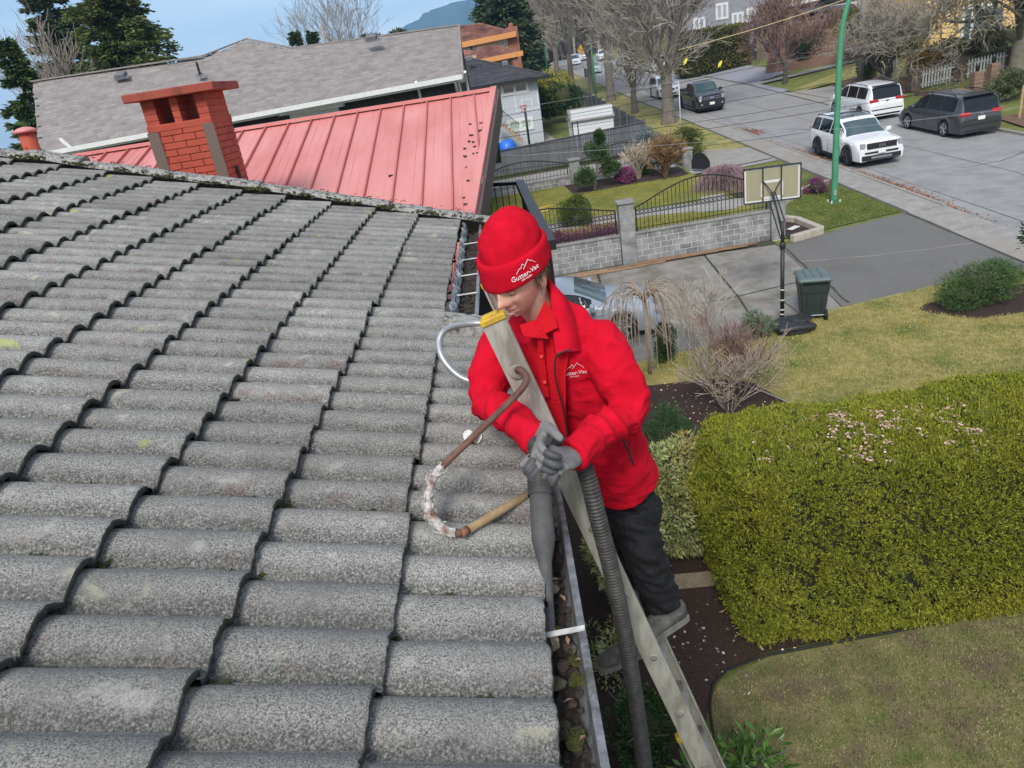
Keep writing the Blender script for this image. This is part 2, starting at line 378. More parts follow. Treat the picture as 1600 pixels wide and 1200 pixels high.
def blades(name, n, poly, m, h, label, rng=RNG, hole=None):
    xs_ = [p[0] for p in poly]; ys_ = [p[1] for p in poly]; P = []
    def inside(x, y, poly=poly):
        c = False; j = len(poly)-1
        for i in range(len(poly)):
            if (poly[i][1] > y) != (poly[j][1] > y) and x < (poly[j][0]-poly[i][0])*(y-poly[i][1])/(poly[j][1]-poly[i][1])+poly[i][0]: c = not c
            j = i
        return c
    while len(P) < n:
        x = random.uniform(min(xs_), max(xs_)); y = random.uniform(min(ys_), max(ys_))
        if inside(x, y) and not (hole and inside(x, y, hole)): P.append((x, y, gz(x, y)+.02))
    D = rng.normal(size=(n, 3))*.6; D[:, 2] = 1
    o = obj(name, leaves(P, D, h, h*.28, name), m); return tag(o, label, 'grass', kind='stuff')
M_blade = mat('grass_blade', (.27, .26, .06), (.46, .38, .16), 2.2, .8, isl=.3, c3=(.15, .19, .03), sc3=.9)
M_bladeg = mat('grass_blade_green', (.10, .16, .02), (.22, .22, .05), 1.5, .8, isl=.3)
blades('grass', 42000, [(1.6, 14.8), (3.5, 15.6), (5.6, 15.9), (7.86, 16.6), (10.8, 17.1), (12.9, 17.1), (12.9, 9.6), (5.2, 9.5), (5.3, 12.2), (4.3, 14.2)], M_blade, .05, 'yellow green winter lawn beside the driveway', hole=[(11.1+1.62*cos(t)*(1+.12*sin(3*t)), 15.6+.8*sin(t)*(1+.15*sin(2*t+1))) for t in [2*pi*k/28 for k in range(28)]])
blades('grass', 52000, [(.9, 3.0), (1.5, 6.1), (1.75, 6.38), (2.4, 6.58), (5.2, 6.7), (7, 6.8), (5, 3.0)], mat('grass_blade_mossy', (.13, .165, .035), (.33, .28, .14), 2.5, .8, isl=.45, c3=(.16, .11, .075), sc3=1.7), .04, 'patchy mossy lawn in front of the cedar hedge')
blades('grass', 12000, [(9.9, 23.1), (12.9, 23.7), (12.9, 30.2), (10.6, 28)], M_bladeg, .06, 'dark green verge around the lamp post')
# plastic edging of the beds
M_edge = mat('black_edging', (.012, .012, .013), rough=.6)
def edging(pts, r=.022, lift=.05, m=None):
    return [Vector((x, y, gz(x, y)+lift)) for x, y in pts]
solo('lawn_edging', MB().tube(edging([(1.2, 4.2), (1.38, 5.4), (1.5, 6.05), (1.62, 6.35), (1.85, 6.52), (2.4, 6.66), (3.3, 6.7), (4.4, 6.74), (5.2, 6.8), (7.5, 6.9)]), .015, 6), M_edge, 'black plastic edging between mossy lawn and hedge bed', 'edging', sm=True)
solo('lawn_edging', MB().tube(edging([(4.72, 10.9), (4.83, 11.4), (4.95, 12.0), (4.9, 12.6), (4.65, 13.1), (4.3, 13.6)]), .024, 6), mat('grey_edging', (.25, .25, .25), rough=.5), 'grey curved edging around the bare shrub bed', 'edging', sm=True)
tmb = MB(); tmb.obox(Vector((1.95, 8.05, gz(1.9, 8)+.1)), (.42, -.03, 0), (.005, .06, 0), (0, 0, .09)); solo('bed_timber', tmb, mat('grey_timber', (.20, .16, .11), (.30, .25, .18), 12, .9, .5, 40), 'weathered timber edging board between pieris and hedge', 'timber')
tmb = MB(); tmb.obox(Vector((3.3, 10.95, gz(3.3, 10.9)+.06)), (.55, .02, .01), (0, .04, 0), (0, 0, .06)); solo('bed_timber', tmb, mat('black_timber', (.035, .032, .03), (.06, .055, .05), 12, .9, .5, 40), 'dark timber edging at the foot of the bare shrub bed', 'timber')
# ================================================================== the house we stand on: tiled roof, gutter
TH = radians(16.49); GA, TW = .3418, .30
P0 = Vector((-.0451, 1.6651, HC-1.1324)); RU = Vector((-cos(TH), 0, sin(TH))); RN = Vector((sin(TH), 0, cos(TH)))
def roofp(i, j, h=0): return P0 + RU*(i*GA) + Vector((0, -j*TW, 0)) + RN*h
house = thing('tiled_house', 'house with grey concrete tile roof that the worker cleans', 'house', (-5, 0, 0))
M_brown = mat('brown_stain', (.05, .035, .028), (.075, .055, .042), 12, .8)
mb = MB(); mb.box((-10, -6, -.3), (-.55, 5.75, 5.75)); obj('wall', mb, mat('stucco_cream', (.55, .5, .42), (.6, .56, .48), 6, .9, .3, 90), house)
RD = MB()
def slabpoly(i0, i1, y0, y1, h0, h1):
    a = [roofp(i, 0, h) for i, h in ((i0, h1), (i1, h1), (i1, h0), (i0, h0))]
    RD.prism([Vector((p.x, y0, p.z)) for p in a], (0, y1-y0, 0))
slabpoly(.35, 17.5, -6.2, 3.1, -.13, -.065); slabpoly(1.3, 17.5, 3.1, 5.95, -.13, -.065)
rdg = roofp(17.5, 0, -.05)
RD.prism([(rdg.x, -6.2, rdg.z), (rdg.x, -6.2, rdg.z-.1), (rdg.x-6, -6.2, rdg.z-1.9), (rdg.x-6, -6.2, rdg.z-1.8)], (0, 12.15, 0))
roof = obj('roof', RD, mat('roof_felt', (.03, .03, .03), rough=.95), house)
# tile material: granules, lichen, red algae, soot, darker valleys
def tilemat(name, light, dark, lich=True):
    m = bpy.data.materials.new(name); m.use_nodes = True; t = m.node_tree; b = t.nodes['Principled BSDF']; l = t.links.new
    b.inputs['Roughness'].default_value = .93; b.inputs['Specular IOR Level'].default_value = .25
    pos = N(t, 'ShaderNodeNewGeometry').outputs['Position']; ob = N(t, 'ShaderNodeTexCoord').outputs['Object']; rnd = N(t, 'ShaderNodeObjectInfo').outputs['Random']
    def nz(s, d=4, r=.6, v=pos, dist=0):
        n = N(t, 'ShaderNodeTexNoise'); n.inputs['Scale'].default_value = s; n.inputs['Detail'].default_value = d; n.inputs['Roughness'].default_value = r; n.inputs['Distortion'].default_value = dist; l(v, n.inputs['Vector']); return n.outputs['Fac']
    def mr(f, a, c, o0=0., o1=1.):
        q = N(t, 'ShaderNodeMapRange'); q.inputs[1].default_value = a; q.inputs[2].default_value = c; q.inputs[3].default_value = o0; q.inputs[4].default_value = o1; l(f, q.inputs[0]); return q.outputs[0]
    def mix(f, A, B):
        x = N(t, 'ShaderNodeMix', data_type='RGBA')
        for q, i in ((A, 6), (B, 7)):
            if isinstance(q, tuple): x.inputs[i].default_value = q+(1,)
            else: l(q, x.inputs[i])
        l(f, x.inputs[0]); return x.outputs[2]
    def mul(a, b2):
        x = N(t, 'ShaderNodeMath', operation='MULTIPLY'); l(a, x.inputs[0]); l(b2, x.inputs[1]); return x.outputs[0]
    sp = mr(nz(235, 3, .8), .37, .61)
    col = mix(sp, dark, light)
    col = mix(mul(mr(nz(5, 5, .65), .46, .74), mr(nz(120, 2), .3, .6)), col, tuple(c*.48 for c in light))          # soot mottling
    col = mix(mr(nz(13, 4, .6), .6, .72, 0, .5), col, tuple(c*1.15 for c in light))
    if lich:
        col = mix(mul(mr(nz(7, 3, .55, dist=.6), .665, .73), mr(nz(90, 2), .25, .5)), col, (.42, .40, .31))
        sx = N(t, 'ShaderNodeSeparateXYZ'); l(ob, sx.inputs[0])
        band = N(t, 'ShaderNodeMath', operation='COMPARE'); l(sx.outputs[1], band.inputs[0]); band.inputs[1].default_value = -.268; band.inputs[2].default_value = .022
        col = mix(mul(band.outputs[0], mr(nz(9, 3, .5), .57, .68, 0, .45)), col, (.20, .12, .11))
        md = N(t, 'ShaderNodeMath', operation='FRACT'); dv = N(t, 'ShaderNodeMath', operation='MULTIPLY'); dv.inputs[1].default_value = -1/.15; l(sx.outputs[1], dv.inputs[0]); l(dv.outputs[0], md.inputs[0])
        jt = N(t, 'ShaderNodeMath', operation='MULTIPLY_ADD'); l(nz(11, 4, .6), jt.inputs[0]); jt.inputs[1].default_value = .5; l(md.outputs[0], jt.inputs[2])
        col = mix(mul(mr(jt.outputs[0], .92, 1.12, 0, .8), mr(nz(140, 2), .3, .62)), col, (.055, .053, .048))      # noisy darker band on the near side of each valley
        col = mix(mul(mr(nz(4.3, 2, .5, dist=.3), .70, .735), mr(nz(60, 2), .3, .5)), col, (.33, .36, .12))
        col = mix(mr(nz(6.1, 3, .5), .70, .76, 0, .45), col, (.40, .33, .28))
    h = N(t, 'ShaderNodeHueSaturation'); l(col, h.inputs['Color']); l(mr(rnd, 0, 1, .76, 1.14), h.inputs['Value']); l(h.outputs[0], b.inputs['Base Color'])
    bm = N(t, 'ShaderNodeBump'); bm.inputs['Strength'].default_value = .6; bm.inputs['Distance'].default_value = .003; l(nz(230, 3, .7), bm.inputs['Height']); l(bm.outputs[0], b.inputs['Normal'])
    return m
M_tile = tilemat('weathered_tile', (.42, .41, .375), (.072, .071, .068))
M_cap = mat('lichen_cap', (.40, .39, .36), (.22, .21, .19), 60, .95, .5, 200, c3=(.03, .028, .02), sc3=24)
M_moss = mat('moss', (.030, .036, .010), (.075, .075, .018), 30, 1, 1, 120, c3=(.05, .022, .016), sc3=9)
M_edge2 = mat('dark_cut_edge', (.030, .030, .028), (.06, .058, .05), 60, .95, .6, 150, c3=(.05, .05, .02), sc3=18)  # near-black tone for the front edges of the tiles
AL = math.atan(.030/GA); TU = (RU*cos(AL) - RN*sin(AL)); TN = TU.cross(Vector((0, 1, 0))); TN = TN if TN.z > 0 else -TN
def tile_mesh(seed):
    r = random.Random(seed); A = .041; LEN = .425; T = .019
    ss = [.014+.286*k/26 for k in range(27)]+[.305, .306, .332]
    def h(s):
        t = (s % .15)/.15
        t = t**.87; return A*max(0, sin(pi*t))**.8
    def hh(s): return h(s)-(0 if s <= .3055 else .010)
    rows = []
    ch = [r.gauss(0, .0016) for _ in ss]
    for tpos, dz, kind in ((LEN, 0, 0), (.2, 0, 0), (.012, 0, 0), (.003, -.002, 1), (0, -.006, 1), (.001, -T, 2), (.03, -T, 2)):
        row = []
        for k, s in enumerate(ss):
            z = hh(s)+dz
            if kind == 2: z = max(hh(s)-T, -.012)
            row.append(TU*(tpos+(ch[k] if kind else 0)) + Vector((0, -s, 0)) + TN*z)
        rows.append(row)
    mb = MB(); mb.grid(rows)
    me = mb.mesh('roof_tile'); me.flip_normals(); smooth(me)
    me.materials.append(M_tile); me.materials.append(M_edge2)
    nrow = len(ss)-1
    for k, p in enumerate(me.polygons):
        if k >= 3*nrow: p.material_index = 1
    return me
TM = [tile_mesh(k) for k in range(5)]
def project(p):
    d = p-CAMP; z = d.dot(_f)
    return (800+FPX*d.dot(CR)/z, 600-FPX*d.dot(CU)/z) if z > .05 else (-9999, -9999)
rest = MB(); ntile = 0; TILES = []
for i in range(17):
    for j in range(-14, 12):
        if i == 0 and j < -5: continue
        p = roofp(i, j, -.036) + Vector((0, 0, 0))
        c = [project(roofp(i+a, j+b)) for a in (0, .5, 1.2) for b in (0, .5, 1)]
        vis = any(-10 < q[0] < 1610 and -10 < q[1] < 1215 for q in c)
        me = TM[(i*7+j*3+i*j) % 5]
        if vis and ntile < 300:
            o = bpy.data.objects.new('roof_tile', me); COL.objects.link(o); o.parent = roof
            o.location = p - Vector(house.location) + RN*random.gauss(0, .0015) + RU*random.gauss(0, .004)+Vector((0, random.gauss(0, .002), 0)); ntile += 1
            o.rotation_euler = (random.gauss(0, .004), random.gauss(0, .004), random.gauss(0, .006)); TILES.append((i, j))
        else:
            rest.add([Vector(v.co)+p for v in me.vertices], [tuple(q.vertices) for q in me.polygons])
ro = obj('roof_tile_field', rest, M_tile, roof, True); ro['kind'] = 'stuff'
# rake caps along the far gable
def cap_mesh(L=.40, Wd=.20, Hh=.042):
    mb = MB(); rows = []
    for t, k in ((L, .86), (.03, 1), (0, .98), (0, .8)):
        row = []
        for q in range(9):
            a = pi*q/8; row.append(RU*t + Vector((0, -cos(a)*Wd/2*k, 0)) + RN*(sin(a)**.6*Hh*k))
        rows.append(row)
    mb.grid(rows); mb.f.append(tuple(range(27, 36))); me = mb.mesh('rake_cap'); smooth(me); me.materials.append(M_cap); return me
CM = cap_mesh()
for i in range(-1, 16):
    o = bpy.data.objects.new('rake_cap', CM); COL.objects.link(o); o.parent = roof
    o.location = roofp(i+.72, -14.25, .006+random.gauss(0, .006)) - Vector(house.location); o.rotation_euler = (random.gauss(0, .03), random.gauss(0, .02), random.gauss(0, .02))
bb = MB(); a, b = roofp(-.3, -14.75, -.02), roofp(17, -14.75, -.02)
bb.prism([a, b, b-RN*.22, a-RN*.22], (0, .035, 0)); obj('barge_board', bb, M_brown, house)
jog = MB(); jc = roofp(.55, -5.02, .035)
jog.bbox(jc, RU*.155, (0, .055, 0), RN*.022, .3); jog.bbox(jc+Vector((0, -.04, 0))-RN*.03, RU*.155, (0, .02, 0), RN*.035, .3); obj('verge_tile', jog, M_cap, roof)
# moss on joints, course edges and caps (many small tufts)
ms = MB(); rr = random.Random(3)
def tuft(p, r, k=5):
    for _ in range(k):
        ms.ell(p+Vector((rr.gauss(0, r), rr.gauss(0, r), 0))+RN*rr.uniform(0, r*.4), (r*rr.uniform(.4, .9), r*rr.uniform(.4, .9), r*rr.uniform(.3, .6)), 5, 4)
for (i, j) in TILES:
    if rr.random() < .8:                                  # along the side joint
        n = rr.randint(2, 9); t0 = rr.uniform(.05, .9)
        for k in range(n):
            t = t0+k*.025
            if t < 1: tuft(roofp(i+t, j+.035, -.036)-RN*(.03*t)+RN*.010, rr.uniform(.004, .009), 3)
    if rr.random() < .75:                                 # in the valleys below a course edge
        s = rr.choice((0.0, .5, 1.0))
        tuft(roofp(i-.02, j+s, -.058), rr.uniform(.006, .015), 7)
    if rr.random() < .5:
        for k in range(rr.randint(3, 12)): tuft(roofp(i-.012, j+rr.random(), -.045), rr.uniform(.002, .005), 2)
for i in range(0, 15):
    for k in range(rr.randint(8, 26)):
        tuft(roofp(i+.75+rr.gauss(0, .16), -13.85+rr.gauss(0, .12), .02), rr.uniform(.008, .022), 3)
    for k in range(14): tuft(roofp(i+rr.random(), -13.8-rr.random()*.7, .055), rr.uniform(.004, .010), 2)
mo = obj('moss', ms, M_moss, roof); mo['kind'] = 'stuff'
dm = MB(); dp = roofp(.52, -1.62, .0)
hp = []
for k in range(26):
    a = 2*pi*k/26; hx = 16*sin(a)**3/17; hy = (13*cos(a)-5*cos(2*a)-2*cos(3*a)-cos(4*a))/17
    hp.append((hx*.042*(1+random.gauss(0, .08)), hy*.042*(1+random.gauss(0, .08))))
# ------------------------------------------------------------------ gutter
M_galv = mat('galvanised', (.36, .37, .38), (.20, .21, .22), 30, .55, .3, 60, metal=.5, c3=(.12, .12, .11), sc3=12)
M_white = mat('white_paint', (.72, .72, .70), (.55, .55, .52), 20, .6, c3=(.3, .29, .26), sc3=14)
def gutter(name, xl, zl, y0, y1, wdt=.115):
    # profile: back, bottom, front, rolled lip
    pr = [(xl-wdt, zl+.03), (xl-wdt, zl-.085), (xl-.035, zl-.085), (xl-.012, zl-.05), (xl-.006, zl-.004), (xl+.004, zl), (xl+.012, zl-.003), (xl+.012, zl-.014), (xl+.004, zl-.022), (xl-.004, zl-.055), (xl-.03, zl-.095), (xl-wdt-.006, zl-.095), (xl-wdt-.006, zl+.03)]
    mb = MB(); n = 14
    rows = [[(x+random.gauss(0, .0012), y0+(y1-y0)*k/n, z+random.gauss(0, .0012)) for x, z in pr] for k in range(n+1)]
    mb.grid(rows, True); g_ = obj(name, mb, M_galv, house); return g_
GX, GZ = .028, HC-1.205
gut = gutter('gutter', GX, GZ, -1.2, 3.12)
GX2, GZ2 = -.232, HC-1.105
gut2 = gutter('gutter', GX2, GZ2, 3.16, 5.9)
for y in (1.285, .2):
    obj('strap', MB().obox((GX-.05, y, GZ+.006), (.06, -.004, .008), (.001, .007, 0), (0, 0, .002)), M_white, gut)
for x, y in ((729, 381), (725, 406), (722, 431), (724, 460), (722, 495)):
    p = at_z(x, y, GZ2+.012); obj('strap', MB().obox((GX2-.055, p.y, GZ2+.012), (.056, 0, 0), (0, .006, 0), (0, 0, .002)), M_white, gut2)
# white mesh strip hanging from the tile edge: wires one by one
wm = MB(); r0 = random.Random(5)
for y0, y1 in ((.2, 1.16), (1.95, 2.6)):
    n = int((y1-y0)/.012)
    for k in range(n):
        y = y0+k*.012; x = GX-.098+.008*sin(y*9); wm.obox((x, y, GZ-.008), (.006, 0, .0), (0, .0011, 0), (0, 0, .034))
    for q in range(6):
        z = GZ-.04+q*.0125
        wm.tube([(GX-.096+.008*sin((y0+(y1-y0)*k/12)*9)+.003, y0+(y1-y0)*k/12, z) for k in range(13)], .0013, 4)
obj('leaf_mesh', wm, mat('white_plastic', (.75, .75, .73), rough=.5), gut)
fl = MB(); rows = []
for k in range(40):
    y = 3.2+2.6*k/39; a = .006*sin(k*2.1); rows.append([(GX2-.128+a, y, GZ2+.052), (GX2-.112+.012*sin(k*1.3), y+.02, GZ2+.02), (GX2-.106+a, y+.04, GZ2-.03)])
fl.grid(rows); obj('flashing', fl, mat('streaked_flashing', (.55, .55, .53), (.06, .06, .06), 28, .7, stretch=(1, .8, .3)), gut2)
# debris in the gutter
M_deb = mat('gutter_muck', (.028, .022, .018), (.075, .058, .045), 40, 1, 1, 90)
gd = MB(); rows = []
for k in range(90):
    y = -.2+3.3*k/89; rows.append([(GX-.112+.1*q/7, y, GZ-.066+random.gauss(0, .008)) for q in range(8)])
gd.grid(rows); rows = []
for k in range(50):
    y = 3.18+2.6*k/49; rows.append([(GX2-.112+.1*q/6, y, GZ2-.05+random.gauss(0, .010)) for q in range(7)])
gd.grid(rows)
rr = random.Random(11)
for k in range(520):
    y = rr.uniform(.2, 5.8); X, Z = (GX, GZ) if y < 3.1 else (GX2, GZ2); r = rr.uniform(.004, .012)
    gd.ell((X-rr.uniform(.02, .1), y, Z-.055+rr.uniform(0, .02)), (r*rr.uniform(.6, 2), r, r*.5), 6, 4, Matrix.Rotation(rr.uniform(0, 3), 3, 'Z'), .3, rr)
tag(obj('gutter_debris', gd, M_deb), 'dark rotting leaf muck lying along the roof gutter', 'debris', kind='stuff')
M_mossg = mat('wet_moss', (.045, .055, .012), (.10, .105, .02), 60, 1, 1, 150)
spots = [(880, 1040, .020, 1), (915, 1030, .017, 0), (868, 1068, .026, 2), (905, 1062, .020, 0), (882, 1135, .016, 0), (900, 1155, .026, 0), (872, 1150, .014, 1), (868, 985, .015, 0), (888, 1012, .016, 1), (925, 1010, .014, 2), (866, 918, .022, 3), (895, 1100, .012, 1)]
nms = {0: ('moss_clump', 'green moss cushion lying in the roof gutter muck', M_mossg), 1: ('leaf_clump', 'brown leaf clump lying in the roof gutter muck', mat('leaf_clump', (.06, .035, .026), (.11, .07, .05), 40, .9, .6, 90)), 2: ('tile_chip', 'mossy grey tile chip lying in the roof gutter', mat('mossy_stone', (.13, .12, .09), (.06, .06, .02), 40, .95, .6, 120)), 3: ('mortar_lump', 'pale crumbly mortar lump beside the hose nozzle', mat('mortar', (.42, .36, .28), (.22, .18, .13), 70, .95, 1, 120))}
for x, y, r, k in spots:
    p = at_z(x, y, GZ-.045); p.x = min(max(p.x, GX-.095), GX-.025)
    mb = MB(); rq = random.Random(x)
    r *= .8; mb.ell(p, (r, r*1.3, r*.4), 11, 8, Matrix.Rotation(rq.uniform(0, 3), 3, 'Z'), .16, rq)
    if k == 0:
        for q in range(40):
            a = rq.uniform(0, 6.3); rr2 = r*sqrt(rq.random()); mb.ell(p+Vector((rr2*cos(a), rr2*1.2*sin(a), r*.5*(1-(rr2/r)**2)**.5)), r*rq.uniform(.1, .2), 5, 4)
    solo(nms[k][0], mb, nms[k][2], nms[k][1], nms[k][0].split('_')[0], 'clumps in the gutter', sm=(k != 0))
for k, (x, y) in enumerate(((888, 1008), (897, 1032), (879, 1098), (915, 1148), (860, 1120), (892, 992), (875, 905), (884, 940))):
    p = at_z(x, y, GZ-.03); p.x = min(max(p.x, GX-.09), GX-.02)
    me = leaves([p], [(random.gauss(0, 1), random.gauss(0, 1), .15)], .026, .013, 'dead_leaf', up=np.array([0, 0, 1.]))
    tag(obj('dead_leaf', me, mat('tan_leaf', (.26, .15, .10), (.36, .24, .17), 60, .8)), 'single tan dead leaf on the gutter muck', 'leaf', 'leaves in the gutter')
sp = MB(); sp.obox(at_z(858, 975, GZ-.035), (.009, .004, .002), (-.01, .075, 0), (0, 0, .012)); solo('mortar_strip', sp, MATS['mortar'], 'long pale splinter standing in the gutter by the nozzle', 'splinter')
# bird dropping, heart shaped, on the last course
mb = MB(); c0 = roofp(.53, -1.55, -.005)
top = []
for k in range(26):
    x, y = hp[k]; s = (1.55*TW*-1); pp = roofp(.53, -1.55) + RU*(y*0+(-x)*.0) + Vector((0, 0, 0))
    pp = roofp(.53 - x*.8/GA, -1.55 - y/TW); s_ = ((-1.55 - y/TW) % 1)*TW
    t_ = (s_ % .15)/.15; hgt = .041*max(0, sin(pi*t_**.87))**.8
    top.append(roofp(.53 - x*.8/GA, -1.55 - y/TW, -.036-.030*(.53-x*.8/GA)+hgt+.012))
mb.prism(top, RN*.002); solo('bird_dropping', mb, mat('dropping', (.75, .75, .7), (.5, .5, .46), 90, .9), 'white heart shaped bird dropping on the lowest tile course', 'dropping')
# ================================================================== ladder, hose, worker
def px(x, y, Y): return at_y(x, y, Y)
M_alu = mat('dirty_aluminium', (.50, .48, .43), (.35, .325, .28), 40, .6, .4, 90, metal=.3, c3=(.26, .225, .185), sc3=16, stretch=(1, 1, .25))
M_yel = mat('yellow_plastic', (.62, .42, .03), (.45, .28, .03), 30, .55)
M_rust = mat('rusty_tube', (.115, .052, .036), (.19, .095, .065), 40, .75, .4, 120, c3=(.075, .035, .028), sc3=20)
M_zinc = mat('zinc_tube', (.48, .49, .50), (.36, .37, .38), 25, .4, metal=.6)
YN, YF = 1.93, 2.35
lh = px(808, 580, YN); LD = Vector((.275, 0, -1)).normalized(); LNn = Vector((1, 0, .275)).normalized()
lad = thing('extension_ladder', 'aluminium extension ladder leaning on the gutter under the worker', 'ladder', (lh.x+1.7, 2.1, .1))
L0 = Vector((lh.x, 0, lh.z))
def lp(s, Y, off=0): return L0 + LD*s + LNn*off + Vector((0, Y, 0))
def channel(Y, sgn, s0, s1, off, wd=.036, fl=.028, th=.003):
    """C rail: web facing away from the rungs, two flanges towards them, rolled edges"""
    mb = MB(); pr = [(-wd, 0), (wd, 0), (wd, fl), (wd-.007, fl), (wd-.007, .006), (wd-.013, .003), (-wd+.013, .003), (-wd+.007, .006), (-wd+.007, fl), (-wd, fl)]
    mb.grid([[lp(s, Y+sgn*b, off+a) for a, b in pr] for s in (s0, s1)], True); n = len(pr)
    mb.f.append(tuple(range(n))); mb.f.append(tuple(range(n, 2*n))); return mb
S1 = 4.15; S_BASE0, S_END = 2.20, 6.55
for Y, sg in ((YN, 1), (YF, -1)):
    rail = obj('rail', channel(Y, sg, -.165, S1, 0), M_alu, lad)
    cp = MB(); cp.bbox(lp(-.172, Y+sg*.012, .0), LNn*.039, LD*.010, (0, .018, 0), .35); cp.bbox(lp(-.184, Y+sg*.014, -.004), LNn*.024, LD*.006, (0, .012, 0), .35); obj('end_cap', cp, M_yel, rail)
    rail2 = obj('rail', channel(Y-sg*.034, sg, S_BASE0, S_END, -.082), M_alu, lad)
    cp = MB(); cp.bbox(lp(S_BASE0-.012, Y-sg*.022, -.082), LNn*.041, LD*.018, (0, .02, 0), .35); cp.bbox(lp(S_BASE0-.03, Y-sg*.022, -.088), LNn*.02, LD*.01, (0, .016, 0), .35); obj('end_cap', cp, M_yel, rail2)
    hb = MB()
    for a in (-.014, .014): hb.lathe(lp(S_BASE0+.05, Y-sg*.0345, -.082+a), [(.0065, -.0008), (.0065, .0008)], 10, (0, 1, 0))
    obj('bolt_hole', hb, mat('hole_black', (.01, .01, .01), rough=.9), rail2)
    st = MB()
    st.tube([lp(-.14, Y-sg*.002, 0), lp(S1, Y-sg*.002, 0)], .0015, 4)
    for k in range(14):
        s = k*.305
        if s > S1-.1: break
        rg = MB()
        rg.lathe(lp(s, Y-sg*.0, 0), [(.021, -.0005*sg), (.021, -.0035*sg), (.0165, -.0045*sg), (.0150, -.003*sg)] if k else [(.024, -.0005*sg), (.024, -.006*sg), (.019, -.007*sg)], 18, (0, 1, 0))
        obj('rung_end', rg, M_alu, rail, True)
        if k:
            rg = MB(); rg.lathe(lp(s, Y-sg*.0032, 0), [(.0135, 0), (.0128, -.0012*sg)], 14, (0, 1, 0)); obj('rung_plug', rg, mat('rung_plug', (.30, .29, .27), (.2, .19, .17), 60, .7, metal=.3), rail, True)
for k in range(14):
    s = k*.305
    if s < S1-.1: obj('rung', MB().tube([lp(s, YN+.002, 0), lp(s, YF-.002, 0)], .0155, 12), M_alu, lad, True)
for k in range(16):
    s = S_BASE0+.1+k*.305
    if s < S_END-.1: obj('rung', MB().tube([lp(s, YN-.03, -.082), lp(s, YF+.03, -.082)], .0155, 10), M_alu, lad, True)
for Y, sg in ((YN-.034, 1), (YF+.034, -1)):
    obj('foot', MB().bbox(lp(S_END+.02, Y+sg*.015, -.082), LNn*.05, LD*.04, (0, .025, 0), .3), mat('black_rubber', (.015, .015, .015), rough=.85), lad)
def spl(P, n=6):                             # Catmull-Rom through points
    P = [Vector(p) for p in P]; out = []
    for i in range(len(P)-1):
        p0, p1, p2, p3 = P[max(i-1, 0)], P[i], P[i+1], P[min(i+2, len(P)-1)]
        for k in range(n):
            t = k/n; out.append(.5*((2*p1)+(p2-p0)*t+(2*p0-5*p1+4*p2-p3)*t*t+(3*p1-p0-3*p2+p3)*t**3))
    out.append(P[-1]); return out
arm = spl([lp(0, YN+.2), lp(0, YN+.02), px(812, 577, 1.895), px(822, 587, 1.86), px(818, 604, 1.83), px(790, 634, 1.80), px(740, 682, 1.745), px(690, 730, 1.69), px(675, 752, 1.655), px(668, 782, 1.615), px(675, 808, 1.58), px(697, 829, 1.555), px(722, 833, 1.545)], 7)
sa = obj('standoff_arm', MB().tube(arm, .0098, 12), M_rust, lad, True)
rq = random.Random(4); wr = MB(); k0 = int(len(arm)*.585)
wr.tube(arm[k0:-3], [.0125+rq.uniform(-.0012, .0022) for _ in arm[k0:-3]], 10)
for k in range(70):                                    # frayed shreds of tape
    i = rq.randint(k0, len(arm)-5); t = (arm[i+1]-arm[i]).normalized(); a = t.orthogonal().normalized(); a.rotate(Matrix.Rotation(rq.uniform(0, 6.3), 3, t))
    p = arm[i]+a*.012; q = p+t*rq.uniform(-.03, .03)+a*rq.uniform(.001, .008); wr.tube([p, (p+q)/2+a*.003, q], [.0022, .0018, .0006], 4)
obj('tape_wrap', wr, mat('torn_tape', (.62, .60, .57), (.30, .26, .23), 45, .8, .5, 90, c3=(.16, .07, .04), sc3=38), sa)
w0, w1 = px(721, 834, 1.545), px(842, 763, 1.80)
wd = MB().tube([w0, w0.lerp(w1, .08), w0.lerp(w1, .5), w1], [.0112, .0118, .0118, .0118], 12); wh = obj('wooden_rod', wd, mat('pale_wood', (.46, .32, .17), (.36, .235, .115), 30, .7, .3, 90, stretch=(1, 1, 3)), sa, True)
obj('rod_end', MB().tube([w0-(w1-w0).normalized()*.002, w0.lerp(w1, .07)], [.0118, .0125], 12), mat('burnt_wood', (.16, .065, .04), (.24, .11, .06), 40, .8), sa, True)
arm2 = spl([lp(0, YF-.2), lp(0, YF+.03), px(770, 506, 2.48), px(745, 505, 2.50), px(712, 509, 2.48), px(694, 517, 2.45), px(686, 534, 2.42), px(690, 556, 2.38), px(706, 578, 2.35), px(728, 593, 2.33), px(760, 599, 2.32), px(812, 601, 2.33)], 7)
obj('standoff_arm', MB().tube(arm2, .0125, 12), M_zinc, lad, True)
